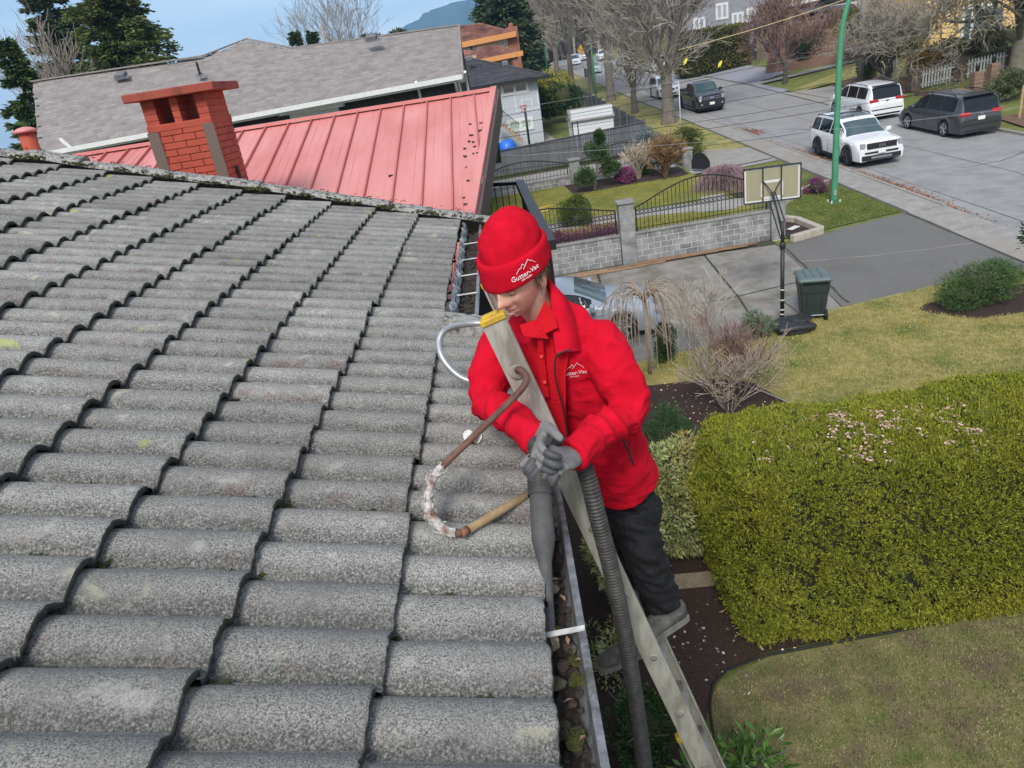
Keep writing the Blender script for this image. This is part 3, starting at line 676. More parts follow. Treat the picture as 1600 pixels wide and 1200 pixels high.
# ------------------------------------------------------------------ vacuum hose
M_hose = mat('black_hose', (.035, .033, .031), (.07, .066, .06), 30, .55, spec=.4)
M_noz = mat('nozzle_rubber', (.055, .055, .056), (.085, .083, .08), 25, .7, .3, 120)
tip = at_z(850, 1005, GZ-.045); tip.x = GX-.075
top = px(841, 722, 1.64)
hose = thing('vacuum_hose', 'black corrugated vacuum hose with nozzle pushed into the gutter', 'hose', (.3, 1.75, .3))
ndir = (top-tip); nl = ndir.length; nd = ndir.normalized()
def npt(k): return tip + ndir*k
sd_ = Vector((1, 0, 0)); sd_ = (sd_-nd*sd_.dot(nd)).normalized(); nrm2 = nd.cross(sd_)
def ring(c, a, b, n=18): return [c + sd_*(a*cos(2*pi*q/n)) + nrm2*(b*sin(2*pi*q/n)) for q in range(n)]
nb = MB(); nb.grid([ring(npt(k), a, b) for k, a, b in ((-.02, .013, .007), (0, .0145, .008), (.25, .0150, .013), (.42, .0175, .020), (.50, .026, .024), (.535, .0292, .028), (.56, .0300, .0295), (.66, .0290, .029), (.80, .0285, .0285), (.805, .031, .031), (.83, .031, .031))], True)
nz_ = obj('nozzle', nb, M_noz, hose, True)
lb = MB()
for k in range(6): lb.obox(npt(.665+.012*k) - nrm2*(-.0292 if nrm2.y < 0 else .0292), sd_*.009, nd*.0012, nrm2*.0006)
obj('moulded_ribs', lb, M_noz, nz_)
cu = MB(); cu.grid([ring(npt(.80+.20*k/44), .0305+.0028*(k % 4 < 2)-.002*k/44, .0305+.0028*(k % 4 < 2)-.002*k/44, 20) for k in range(45)], True); obj('cuff', cu, M_hose, hose, True)
hp_ = spl([npt(1.03), npt(1.10), px(846, 704, 1.715), px(862, 694, 1.77), px(885, 700, 1.81), px(906, 718, 1.805), px(919, 748, 1.79), px(932, 800, 1.77), px(956, 895, 1.77), px(978, 1000, 1.765), px(1000, 1140, 1.755), px(1012, 1240, 1.75), px(1030, 1420, 1.75), px(1060, 1750, 1.72), Vector((.72, 1.6, 1.2)), Vector((.85, 1.2, .35)), Vector((1.2, .3, .12)), Vector((1.6, -1.4, .08))], 24)
acc = [0]
for a, b in zip(hp_[:-1], hp_[1:]): acc.append(acc[-1]+(b-a).length)
def along(s):
    i = max(0, min(len(acc)-2, int(np.searchsorted(acc, s))-1)); t = (s-acc[i])/max(1e-6, acc[i+1]-acc[i]); return hp_[i].lerp(hp_[i+1], t)
pts = []; rad = []; s = 0; vis_end = 1.9; PT = .0115
while s < vis_end:
    for o_, r in ((0, .0208), (.22, .0272), (.58, .0272), (.8, .0208)): pts.append(along(s+o_*PT)); rad.append(r)
    s += PT
while s < acc[-1]: pts.append(along(s)); rad.append(.026); s += .08
hm = MB().tube(pts, rad, 16); obj('hose', hm, M_hose, hose, True)
# ------------------------------------------------------------------ the worker
M_red = mat('red_fleece', (.62, .005, .024), (.50, .003, .017), 14, .95, .5, 320, spec=.15)
M_redk = mat('red_knit', (.58, .005, .021), (.47, .003, .016), 30, .95, .4, 260, spec=.15)
M_shirt = mat('red_shirt', (.55, .004, .014), (.46, .003, .011), 20, .85, .4, 90, spec=.2)
M_skin = mat('skin', (.72, .41, .31), (.62, .31, .235), 30, .5, .25, 160, c3=(.68, .34, .26), sc3=16)
M_blk = mat('black_trousers', (.005, .005, .007), (.009, .009, .012), 10, .75, .5, 30, spec=.35)
M_glove = mat('grey_glove', (.17, .165, .16), (.23, .22, .215), 30, .85, .5, 300)
M_dip = mat('glove_rubber', (.045, .046, .05), (.07, .07, .075), 30, .6)
M_logo = mat('white_thread', (.82, .76, .76), rough=.8)
man = thing('person', 'worker in red beanie, red fleece jacket, grey gloves and black trousers cleaning the gutter', 'person', px(1030, 990, 2.2))
def remesh(name, mb, vox, m, parent, sm=6, fac=.5, disp=None):
    o = obj(name, mb, m, None); me0 = o.data
    r = o.modifiers.new('r', 'REMESH'); r.mode = 'VOXEL'; r.voxel_size = vox; r.use_smooth_shade = True
    s_ = o.modifiers.new('s', 'SMOOTH'); s_.iterations = sm; s_.factor = fac
    bpy.context.view_layer.update(); dg = bpy.context.evaluated_depsgraph_get()
    me = bpy.data.meshes.new_from_object(o.evaluated_get(dg)); o.modifiers.clear(); o.data = me; bpy.data.meshes.remove(me0)
    if disp:
        me.update(); nn = [v.normal.copy() for v in me.vertices]
        for v, n_ in zip(me.vertices, nn): v.co = v.co + n_*disp(v.co, n_)
    off = Vector((0, 0, 0)); p = parent
    while p is not None: off = off+p.location; p = p.parent
    me.transform(Matrix.Translation(-off)); me.update()
    if not me.materials: me.materials.append(m)
    smooth(me); o.parent = parent; return o
BF = Vector((-.60, -.80, 0)); BL = Vector((.80, -.60, 0))          # torso: front, his left
neck = px(866, 508, 2.13)
chest = px(890, 590, 2.20); waist = px(930, 690, 2.28); hem = px(960, 742, 2.33)
shL = px(938, 540, 2.06); shR = px(786, 540, 2.24)
elL = px(982, 640, 1.97); wrL = px(893, 712, 1.725)
elR = px(762, 622, 2.06); wrR = px(842, 690, 1.745)
def sect(c, a, b, ax, n=22, e=.85):
    A = (BL - ax*BL.dot(ax)).normalized(); B = ax.cross(A)
    out = []
    for q in range(n):
        t = 2*pi*q/n; x, y = cos(t), sin(t); x = math.copysign(abs(x)**e, x); y = math.copysign(abs(y)**e, y); out.append(c+A*(a*x)+B*(b*y))
    return out
def loft(mb, S_):
    n = len(S_[0]); mb.grid(S_, True); o = len(mb.v)-n*len(S_)
    mb.f.append(tuple(o+q for q in reversed(range(n)))); mb.f.append(tuple(o+(len(S_)-1)*n+q for q in range(n)))
jk = MB()
sh = (shL+shR)/2; ax1 = (sh-waist).normalized()
loft(jk, [sect(hem-ax1*.03, .160, .135, ax1), sect(hem+ax1*.03, .165, .135, ax1), sect(waist, .172, .136, ax1), sect(chest.lerp(waist, .5), .198, .140, ax1), sect(chest, .198, .135, ax1), sect(sh.lerp(chest, .45), .192, .122, ax1), sect(sh+ax1*.03, .185, .105, ax1), sect(sh.lerp(neck, .6)+ax1*.06, .135, .085, ax1), sect(neck+ax1*.05, .075, .07, ax1)])
def sleeve(a, b, c, r):
    m1 = a.lerp(b, .5)+(a-chest).normalized()*.012; m2 = b.lerp(c, .5)
    P = spl([a, m1, b, m2, c], 8); R_ = np.interp(np.linspace(0, 1, len(P)), np.linspace(0, 1, 5), r)
    jk.tube(P, list(R_), 16)
sleeve(shL, elL, wrL, [.080, .074, .066, .056, .046]); sleeve(shR, elR, wrR, [.078, .070, .062, .053, .043])
jk.ell(shL, .079, 14, 10); jk.ell(shR, .075, 14, 10); jk.ell(elL, .065, 12, 8); jk.ell(elR, .061, 12, 8)
from mathutils import noise as mnoise
def crease(x): return .45-abs(sin(x*.5))**.55 if sin(x*.23) > -.5 else -.1
def wrinkle(p, n_):
    d = 0
    for a, b, c, am in ((shL, elL, wrL, .019), (shR, elR, wrR, .015)):
        ab, bc = c-b, b-a
        t = max(0, min(1, (p-b).dot(ab)/ab.length_squared)); q = b+ab*t; r = (p-q).length
        if r < .10: d += am*(1-(r/.10)**4)*crease((p-b).dot(ab.normalized())*62+2.6*sin(p.x*31+p.z*19))*(.2+.8*sin(pi*min(1, t*1.1+.1)))
        t = max(0, min(1, (p-a).dot(bc)/bc.length_squared)); q = a+bc*t; r = (p-q).length
        if r < .11: d += am*.75*(1-(r/.11)**4)*crease((p-a).dot(bc.normalized())*26+2.9*sin(p.y*26+p.z*17+p.x*9))*t
    q_ = Vector((p.x*9+p.z*4, p.y*9, p.z*15)); d += .016*(.42-mnoise.turbulence(q_, 2, True))
    t = (p-hem).dot(ax1)
    d += .0060*sin(t*34+3.0*sin(p.x*13+p.y*9)+4*p.x)*exp(-((t-.12)/.15)**2) + .0045*sin(p.x*24-p.z*18+2*sin(p.y*20))*exp(-((t-.3)/.2)**2)
    return d
jko = remesh('jacket', jk, .0065, M_red, man, 7, .5, wrinkle)
# collar: stand-up flaps either side of the open neck
def ribbon(mb, A, B, th):
    rows = [[a, b] for a, b in zip(A, B)]
    n = len(rows); o = len(mb.v)
    nr = (A[1]-A[0]).cross(B[0]-A[0]).normalized()*th
    for a, b in zip(A, B): mb.v += [tuple(a+nr), tuple(b+nr), tuple(b-nr), tuple(a-nr)]
    for k in range(n-1):
        for q in range(4): mb.f.append((o+k*4+q, o+k*4+(q+1) % 4, o+k*4+4+(q+1) % 4, o+k*4+4+q))
    mb.f.append((o, o+1, o+2, o+3)); mb.f.append((o+n*4-1, o+n*4-2, o+n*4-3, o+n*4-4))
cm = MB()
cA = spl([px(905, 548, 1.985), px(897, 500, 2.03), px(880, 462, 2.12), px(850, 452, 2.20), px(820, 462, 2.22)], 6); cB = spl([px(868, 552, 1.955), px(862, 500, 2.0), px(858, 440, 2.09), px(835, 425, 2.18), px(805, 440, 2.2)], 6)
ribbon(cm, cA, cB, .007)
obj('collar', cm, M_red, jko, True)
# polo shirt in the opening with its own collar, placket and button
sm_ = MB()
G = [[(845, 505, 2.045), (868, 502, 2.02), (885, 520, 2.00)], [(828, 525, 2.05), (856, 530, 2.0), (890, 545, 1.985)], [(822, 560, 2.06), (852, 575, 1.998), (884, 585, 1.985)], [(826, 610, 2.07), (856, 625, 2.01), (884, 640, 2.0)], [(846, 660, 2.08), (868, 672, 2.03), (888, 690, 2.02)]]
sm_.grid([spl([px(*q) for q in r], 5) for r in G]); sh_o = obj('shirt', sm_, M_shirt, man, True)
k2 = MB(); ribbon(k2, spl([px(836, 500, 1.985), px(848, 515, 1.965), px(858, 530, 1.955)], 4), spl([px(812, 508, 1.985), px(818, 524, 1.965), px(826, 527, 1.955)], 4), .003)
ribbon(k2, spl([px(852, 470, 2.03), px(866, 492, 1.99), px(872, 512, 1.965)], 4), spl([px(838, 500, 2.0), px(838, 515, 1.972), px(842, 527, 1.955)], 4), .003); obj('shirt_collar', k2, M_shirt, sh_o)
k2 = MB(); ribbon(k2, spl([px(848, 530, 1.97), px(852, 570, 1.982), px(858, 620, 1.99)], 5), spl([px(840, 530, 1.97), px(842, 570, 1.982), px(846, 620, 1.99)], 5), .002); obj('placket', k2, M_shirt, sh_o)
bt = MB(); 
for x, y in ((846, 557), (851, 597)): bt.lathe(px(x, y, 1.972), [(.0055, -.001), (.0055, .001)], 10, (-.3, -1, .1))
obj('button', bt, mat('red_button', (.7, .05, .06), rough=.4), sh_o)
zp = spl([px(893, 546, 1.955), px(876, 551, 1.945), px(868, 560, 1.945), px(868, 590, 1.955), px(880, 640, 1.985), px(888, 690, 2.01)], 8)
obj('zip', MB().tube(zp, .0028, 6), mat('black_zip', (.02, .02, .022), rough=.5), jko, True)
obj('zip', MB().tube(spl([px(968, 678, 2.055), px(980, 700, 2.07), px(990, 726, 2.10)], 6), .0035, 6), MATS['black_zip'], jko, True)
obj('zip_pull', MB().tube(spl([px(968, 678, 2.05), px(974, 672, 2.04), px(982, 690, 2.05), px(984, 702, 2.06), px(976, 697, 2.055)], 5), .0018, 5), MATS['black_zip'], jko, True)
# trousers
tr = MB(); hipL, hipR = px(980, 790, 2.27), px(962, 780, 2.42)
knL, anL = px(1008, 868, 2.20), px(1034, 940, 2.22)
knR, anR = px(985, 880, 2.36), px(992, 985, 2.40)
loft(tr, [sect((hipL+hipR)/2-ax1*.09, .15, .115, ax1), sect((hipL+hipR)/2, .135, .115, ax1), sect(hem-ax1*.01, .125, .105, ax1)])
tr.tube(spl([hipL+Vector((0, 0, .02)), hipL, knL, anL], 8), list(np.interp(np.linspace(0, 1, 25), [0, .3, .66, .85, 1], [.085, .09, .078, .073, .076])), 16)
tr.tube(spl([hipR+Vector((0, 0, .02)), hipR, knR, anR], 8), list(np.interp(np.linspace(0, 1, 25), [0, .3, .66, .85, 1], [.085, .09, .078, .072, .076])), 16)
def wr2(p, n_): return .0055*sin(p.z*62+3*sin(p.x*26+p.y*19)+5*p.x)+.0035*sin(p.z*130+p.x*50+4*sin(p.y*40))
remesh('trousers', tr, .009, M_blk, man, 6, .5, wr2)
M_shoe = mat('grey_shoe', (.10, .095, .085), (.17, .155, .135), 30, .85, .5, 90, c3=(.06, .06, .06), sc3=20); M_sole = mat('pale_sole', (.20, .19, .17), (.13, .12, .11), 20, .9)
def shoe(c, toe, pit):
    f = Vector((toe[0], toe[1], pit)).normalized(); l = Vector((0, 0, 1)).cross(f).normalized(); u = f.cross(l); mb = MB(); sb = MB()
    st = ((-.125, .030, .055, .012), (-.10, .036, .085, .0), (-.05, .038, .098, 0), (0, .040, .085, 0), (.05, .044, .062, 0), (.10, .046, .050, 0), (.14, .040, .040, .002), (.165, .022, .028, .006))
    rows = []
    for t, w_, h_, z0 in st:
        rows.append([c+f*t+l*(w_*cos(a)*(1 if sin(a) < .2 else .92))+u*(z0+(h_*max(0, sin(a)) if sin(a) > 0 else 0)) for a in [2*pi*q/16 for q in range(16)]])
    loft(mb, rows); rows = []
    for t, w_, h_, z0 in st: rows.append([c+f*t*1.03+l*(x*(w_+.004))+u*(z_-.004) for x, z_ in ((1, .010), (1, -.018), (-1, -.018), (-1, .010))])
    loft(sb, rows); s_ = obj('shoe', mb, M_shoe, man, True); obj('sole', sb, M_sole, s_)
    tm = MB(); tm.tube([c+f*-.03+u*.09+l*.034, c+f*.01+u*.088+l*.01, c+f*.01+u*.088-l*.01, c+f*-.03+u*.09-l*.034], .006, 6); obj('shoe_tongue', tm, MATS['pale_sole'], s_, True)
shoe(anL+Vector((-.02, -.01, -.115)), (-.85, -.45), -.02); shoe(anR+Vector((-.02, -.01, -.10)), (-.9, -.3), -.03)
# ------------------------------------------------------------------ head
hd = Vector((-.56, -.83, 0)).normalized(); pt = radians(15)
HF = hd*cos(pt)+Vector((0, 0, -sin(pt))); HU = hd*sin(pt)+Vector((0, 0, cos(pt))); HL = HU.cross(HF).normalized()
HCn = px(807, 431, 2.05)
def sst(a, b, x): t = max(0, min(1, (x-a)/(b-a))); return t*t*(3-2*t)
def gau(x, s_): return exp(-(x/s_)**2)
def face(l, f, u):
    x, y, z = l*.078, f*.098, u*.122
    x *= 1-.34*sst(.15, -1, u)*1.0; 
    if f > 0: y = y*(1-.10*f)+.004
    y -= .012*sst(-.1, -.9, u)*max(0, f)*0
    fr = sst(.1, .6, f)
    y += fr*(.030*gau(l, .17)*gau(u+.26, .12)+.020*gau(l, .13)*gau(u+.08, .18)+.008*gau(l, .10)*gau(u-.10, .18))     # nose
    y += fr*.008*gau(abs(l)-.22, .09)*gau(u+.30, .09)                                                                # nostril wings
    y += fr*(.010*gau(u-.17, .09)*gau(abs(l)-.33, .28) - .015*gau(u-.02, .10)*gau(abs(l)-.40, .17) + .007*gau(u-.0, .055)*gau(abs(l)-.40, .12))
    y += fr*(.006*gau(u+.22, .15)*gau(abs(l)-.55, .2))                                                               # cheeks
    y += fr*(.009*gau(u+.50, .05)*gau(l, .28)+.010*gau(u+.64, .055)*gau(l, .24)-.007*gau(u+.568, .022)*gau(l, .30)-.005*gau(u+.75, .06)*gau(l, .3)+.015*gau(u+.90, .12)*gau(l, .30))
    y -= fr*.007*gau(abs(l)-.34-.25*(-.3-u), .05)*gau(u+.42, .16)                                                    # cheek folds
    y -= fr*.0018*(gau(u+.035, .015))*gau(abs(l)-.42, .13)                                                           # lid crease
    if u < -.55: z += .012*(-.55-u)
    return x, y, z
hb = MB(); nu, nv = 84, 64; rows = []
for i in range(nv+1):
    ph = -pi/2+pi*i/nv; row = []
    for j in range(nu):
        a = 2*pi*j/nu; d = Vector((cos(ph)*sin(a), cos(ph)*cos(a), sin(ph))); x, y, z = face(*d); row.append(HCn+HL*x+HF*y+HU*z)
    rows.append(row)
hb.grid(rows, True)
for sx in (-1, 1):
    hb.ell(HCn+HL*(sx*.079)-HF*.008-HU*.012, (.010, .020, .034), 12, 8, Matrix((HL, HF, HU)).transposed())
hb.tube([HCn-HU*.04-HF*.03, HCn-HU*.10-HF*.035, neck], [.060, .056, .062], 16)
head = obj('head', hb, M_skin, man, True)
ey = MB()
for sx in (-1, 1): ey.ell(HCn+HL*(sx*.030)+HF*.0865+HU*.000, (.0115, .008, .006), 12, 8, Matrix((HL, HF, HU)).transposed())
obj('eyelid', ey, mat('eyelid', (.60, .32, .25), rough=.5), head, True)
lash = MB()
for sx in (-1, 1): lash.tube([HCn+HL*(sx*.030+q*.0052)+HF*(.0925-.0028*abs(q))+HU*(-.0062+.0011*abs(q)) for q in (-2, -1, 0, 1, 2)], .0010, 5)
obj('eyelash', lash, mat('lash', (.05, .03, .025), rough=.8), head)
lp_ = MB(); lp_.tube([HCn+HL*(q*.0078)+HF*(.1000-.0024*abs(q)**1.3)+HU*(-.0690-.0006*abs(q)) for q in (-3, -2, -1, 0, 1, 2, 3)], [.0006, .0022, .0028, .003, .0028, .0022, .0006], 6); obj('lip', lp_, mat('lip', (.52, .22, .18), rough=.5), head, True)
br = MB(); rq = random.Random(8)
for sx in (-1, 1):
    for k in range(70):
        q = rq.uniform(-1, 1); p = HCn+HL*(sx*(.031+.017*q))+HF*(.0955-.006*abs(q+.2))+HU*(.0185-.004*q*q+rq.uniform(-.003, .003)); br.tube([p, p+HL*(sx*.006)+HF*.002-HU*.001], [.0006, .0002], 3, caps=False)
obj('eyebrow', br, mat('brow', (.16, .10, .07), rough=.8), head)
for sx in (-1, 1):
    hr = MB()
    for k in range(70):
        q = rq.random(); b = HCn+HL*(sx*(.080+.006*rq.random()))+HF*(.030-.085*q)+HU*(.03+.01*rq.random()); t = b-HU*rq.uniform(.04, .085 if q < .35 else .07)+HF*rq.uniform(-.012, .006)+HL*(sx*rq.uniform(-.004, .008)); hr.tube([b, b.lerp(t, .5)+HL*(sx*.003), t], [.0012, .0011, .0003], 3, caps=False)
    obj('hair', hr, mat('brown_hair', (.13, .07, .045), (.22, .13, .09), 40, .6, isl=.3), head)
# beanie with ribs and folded cuff
HB = HCn+HU*.043-HF*.008
TL = math.tan(radians(8))
def hat_pt(a, h, out=0):
    """a: angle from the front towards his left, h: height above the cuff edge"""
    k = h/.185
    rr_ = (1 if k < .42 else max(0, 1-((k-.42)/.58)**2.3)**.62)
    rx, ry = (.092+out)*rr_*(1-.06*k), (.107+out)*rr_*(1-.05*k)
    return HB + HL*(rx*sin(a)) + HF*(ry*cos(a)-.030*k*k) + HU*(h-.030+(.012*sin(a)-.006*cos(a))*max(0, 1-k*1.6))
NA = 200; hb = MB(); rows = []
for i in range(34):
    h = .03+.156*(i/33)**.92; rows.append([hat_pt(2*pi*q/NA, min(h, .1849), (.0011 if q % 2 else -.0009)+.0016*sin(h*90+3*sin(2*pi*q/NA*2))) for q in range(NA)])
hb.grid(rows, True); beanie = obj('beanie', hb, M_redk, man, True)
cb = MB(); rows = []
CUFF = .080
for h, o_ in ((.012, -.001), (.003, .003), (0, .008), (.004, .0125), (.012, .0140), (.030, .0138), (.045, .0132), (.062, .0136), (.072, .0125), (.078, .009), (.080, .004), (.076, -.001)):
    rows.append([hat_pt(2*pi*q/NA, h, o_+(.0007 if q % 2 else -.0007)+.0015*sin(3*2*pi*q/NA+1)) for q in range(NA)])
cb.grid(rows, True); cuff = obj('cuff', cb, M_redk, beanie, True)
# embroidered logo: lettering and mountain line mapped onto a surface
def text_mesh(body, size):
    cu_ = bpy.data.curves.new('t', 'FONT'); cu_.body = body; cu_.size = size; cu_.align_x = 'CENTER'; cu_.resolution_u = 3; cu_.extrude = .0006
    o = bpy.data.objects.new('t', cu_); COL.objects.link(o); bpy.context.view_layer.update(); me = bpy.data.meshes.new_from_object(o.evaluated_get(bpy.context.evaluated_depsgraph_get()))
    bpy.data.objects.remove(o); r = ([tuple(v.co) for v in me.vertices], [tuple(p.vertices) for p in me.polygons]); bpy.data.meshes.remove(me); return r
def logo(fn, sc, parent, names=('lettering', 'mountain_mark')):
    mb = MB(); v, f = text_mesh('Gutter-Vac', .0225*sc); mb.add([fn(x, y-.004*sc, z) for x, y, z in v], f)
    obj(names[0], mb, M_logo, parent)
    mb = MB(); v, f = text_mesh('SERVICES', .0068*sc); mb.add([fn(x*1.35, y-.014*sc, z) for x, y, z in v], f); obj('small_lettering', mb, M_logo, parent)
    mb = MB()
    for pl in (((-.030, .016), (-.016, .030), (-.012, .027), (-.004, .040), (.004, .030), (.0, .026)), ((-.004, .022), (.018, .044), (.024, .036), (.030, .034), (.042, .020))):
        for (x0, y0), (x1, y1) in zip(pl[:-1], pl[1:]): mb.tube([fn((x0+(x1-x0)*t)*sc, (y0+(y1-y0)*t)*sc, .0008) for t in (0, .5, 1)], .0009*sc, 4)
    obj(names[1], mb, M_logo, parent)
A0 = radians(52)
def on_cuff(x, y, z): return hat_pt(A0+x/.118, .030+y*.98, .0150+z)
logo(on_cuff, .92, cuff)
from mathutils.bvhtree import BVHTree
jme = jko.data; jbv = BVHTree.FromPolygons([v.co+man.location for v in jme.vertices], [tuple(p.vertices) for p in jme.polygons])
lc_ = px(897, 584, 1.7); lu = (px(893, 560, 1.7)-px(900, 600, 1.7)).normalized(); lx = (px(925, 578, 1.7)-px(885, 583, 1.7)).normalized()
def on_jacket(x, y, z):
    p = lc_+lx*x+lu*y; d = (p-CAMP).normalized(); h = jbv.ray_cast(CAMP, d)
    return (h[0]-d*(.002+z)) if h[0] else p+d*.3
logo(on_jacket, .66, jko)
# ------------------------------------------------------------------ gloved hands
def hand(name, w, d, pn, side, curl, parent, sc=1.0, thumb=.9, spread=.9):
    """w wrist, d towards the knuckles, pn palm normal (fingers curl that way), side: direction of the thumb"""
    d = d.normalized(); pn = (pn-d*pn.dot(d)).normalized(); sd = d.cross(pn); sd = sd if sd.dot(side) > 0 else -sd
    mb = MB()
    loft_rows = []
    for t, a, b in ((-.045, .033, .027), (-.01, .031, .024), (.02, .038, .021), (.06, .044, .018), (.092, .043, .015), (.102, .038, .011)):
        c = w+d*t*sc; loft_rows.append([c+sd*(a*sc*cos(2*pi*q/14))+pn*(b*sc*sin(2*pi*q/14)) for q in range(14)])
    loft(mb, loft_rows); tips = []
    for k, (off, ln) in enumerate(((.031, .074), (.0105, .084), (-.0105, .078), (-.030, .062))):
        b = w+d*.088*sc+sd*off*sc; dd = (d+sd*off*spread).normalized(); P = [b]; ang = 0; 
        for q, fr in enumerate((.42, .33, .25)):
            ang += curl[k]*(.75 if q == 0 else 1)
            v = dd*cos(ang)+pn*sin(ang); P.append(P[-1]+v*ln*fr*sc)
        P2 = spl(P, 4); mb.tube(P2, list(np.linspace(.0108*sc, .0082*sc, len(P2))), 10); mb.ell(P2[-1], .0083*sc, 8, 6); tips.append(P2)
    b = w+d*.03*sc+sd*.032*sc; v1 = (sd*.75+d*.7+pn*.35).normalized(); v2 = (sd*.2+d*.8+pn*thumb).normalized(); P2 = spl([b, b+v1*.038*sc, b+v1*.038*sc+v2*.032*sc, b+v1*.036*sc+v2*.058*sc], 4)
    mb.tube(P2, list(np.linspace(.0145*sc, .0098*sc, len(P2))), 10); mb.ell(P2[-1], .0098*sc, 8, 6)
    g_ = remesh(name, mb, .0036, M_glove, parent, 4, .5)
    tb_ = MB()
    for P2 in tips: tb_.tube([p for p in P2[5:]], [.0112*sc]*(len(P2)-6)+[.0086*sc], 10); tb_.ell(P2[-1], .0092*sc, 8, 6)
    remesh('finger_coating', tb_, .003, M_dip, g_, 2, .5)
    cf = MB().tube([w-d*.03*sc, w-d*.012*sc, w+d*.004*sc], [(.036*sc, .036*sc)]*3, 18); return g_
hand('glove', wrL+(px(878, 724, 1.66)-wrL)*.1, px(846, 722, 1.58)-wrL, Vector((.05, .55, -.8)), Vector((-.3, .2, 1)), (.50, .56, .6, .62), man, 1.12)
hand('glove', px(848, 686, 1.735), px(834, 722, 1.60)-px(848, 686, 1.735), Vector((.75, .5, -.3)), Vector((.5, .3, .8)), (.62, .66, .7, .7), man, 1.08, .5)
# ================================================================== red metal roof next door
M_redroof = mat('faded_red_metal', (.58, .205, .185), (.64, .265, .245), 1.3, .55, .15, 40, c3=(.52, .17, .15), sc3=.9, stretch=(1, .25, 1))
M_redseam = mat('faded_red_seam', (.42, .11, .10), (.48, .15, .13), 3, .6)
M_redbrick = mat('red_painted_brick', (.38, .060, .032), (.46, .085, .045), 6, .75, .5, 90, c3=(.30, .045, .028), sc3=3)
M_redcap = mat('red_cap', (.30, .055, .032), (.36, .08, .05), 6, .8, .4, 60, c3=(.14, .03, .02), sc3=3)
rh = thing('red_roof_house', 'low house wing with faded red standing seam metal roof', 'house', (-3, 9, 0))
YR = 12.0                                     # ridge depth
rA, rB = at_y(-400, 315, YR), at_y(770, 128, YR); zr = (at_y(120, 232, YR).z+rB.z)/2-.125
XE = rB.x; SLP = math.tan(radians(16.5)); YB = 6.35
def rr_(x, y, h=0): return Vector((x, y, zr-(YR-y)*SLP+h))
XL = at_y(722, 345, YB).x-.20
def edge(y): return XE+(XL-XE)*(YR-y)/(YR-YB)
npan = 0; pitch = .365
redroof = MB(); redroof.prism([rr_(-13, YB, -.06), rr_(XL-.03, YB, -.06), rr_(XE-.03, YR, -.06), rr_(-13, YR, -.06)], (0, 0, -.10)); redroof.prism([rr_(-13, YR, -.06), rr_(XE-.03, YR, -.06), (XE-.03, YR+5, zr-5*SLP-.06), (-13, YR+5, zr-5*SLP-.06)], (0, 0, -.1))
rro = obj('roof', redroof, M_brown, rh)
k = 0; x1 = XE-.02
while x1 > -12.5:
    w_ = pitch if k else .30; x0 = x1-w_
    mb = MB(); rows = []
    for q in range(9):
        y = YB+(YR-YB)*q/8; rows.append([rr_(min(x0+w_*t, edge(y)-.01), y, -.004*sin(pi*t)*(1+random.gauss(0, .5))+(.0025 if t in (.33, .66) else 0)) for t in (0, .32, .33, .34, .65, .66, .67, 1)])
    mb.grid(rows); obj('roof_panel', mb, M_redroof, rro)
    sm2 = MB(); a, b = rr_(x0, YB if x0 < XL else YR-(XE-x0)/(XE-XL)*(YR-YB), .016), rr_(x0, YR, .016); sm2.obox((a+b)/2, (.010, 0, 0), (b-a)/2, (0, 0, .022)); obj('seam', sm2, M_redseam, rro)
    x1 = x0; k += 1
mb = MB(); mb.obox((rr_(-13, YR)+rr_(XE, YR))/2+Vector((0, 0, .03)), ((XE+13)/2, 0, 0), (0, .07, 0), (0, 0, .025)); obj('ridge_cap', mb, M_redroof, rro)
a, b = rr_(XL, YB-.02, .012), rr_(XE, YR+.06, .012)
mb = MB(); mb.obox((a+b)/2, (.045, 0, 0), (b-a)/2, (0, 0, .035)); obj('rake_trim', mb, M_redroof, rro)
mb = MB(); mb.prism([a+Vector((.05, 0, -.03)), b+Vector((.05, 0, -.03)), b+Vector((.05, 0, -.36)), a+Vector((.05, 0, -.36))], (.04, 0, 0)); obj('barge_board', mb, mat('brown_fascia', (.085, .058, .048), (.11, .075, .06), 8, .7), rro)
mb = MB(); mb.box((-13, 6.6, 0), (XL-.25, 16, zr-1.95)); obj('wall', mb, mat('dark_brown_wall', (.035, .027, .024), (.05, .04, .035), 8, .8), rh)
rq = random.Random(21); mm = MB()
for x, y in ((752, 193), (757, 200), (750, 205), (738, 212), (733, 222), (740, 223), (726, 233), (728, 245), (730, 262), (725, 310), (728, 320), (612, 275), (735, 195), (745, 240), (731, 283), (742, 230)):
    d = ray(x, y); k = 8.0
    while k < 14 and (CAMP+d*k).z > zr-(YR-(CAMP+d*k).y)*SLP: k += .02
    p = CAMP+d*k
    for q in range(5): mm.ell(p+Vector((rq.gauss(0, .014), rq.gauss(0, .014), .008)), rq.uniform(.006, .017), 6, 4, None, .2, rq)
mo = obj('moss', mm, M_moss, rro); mo['kind'] = 'stuff'
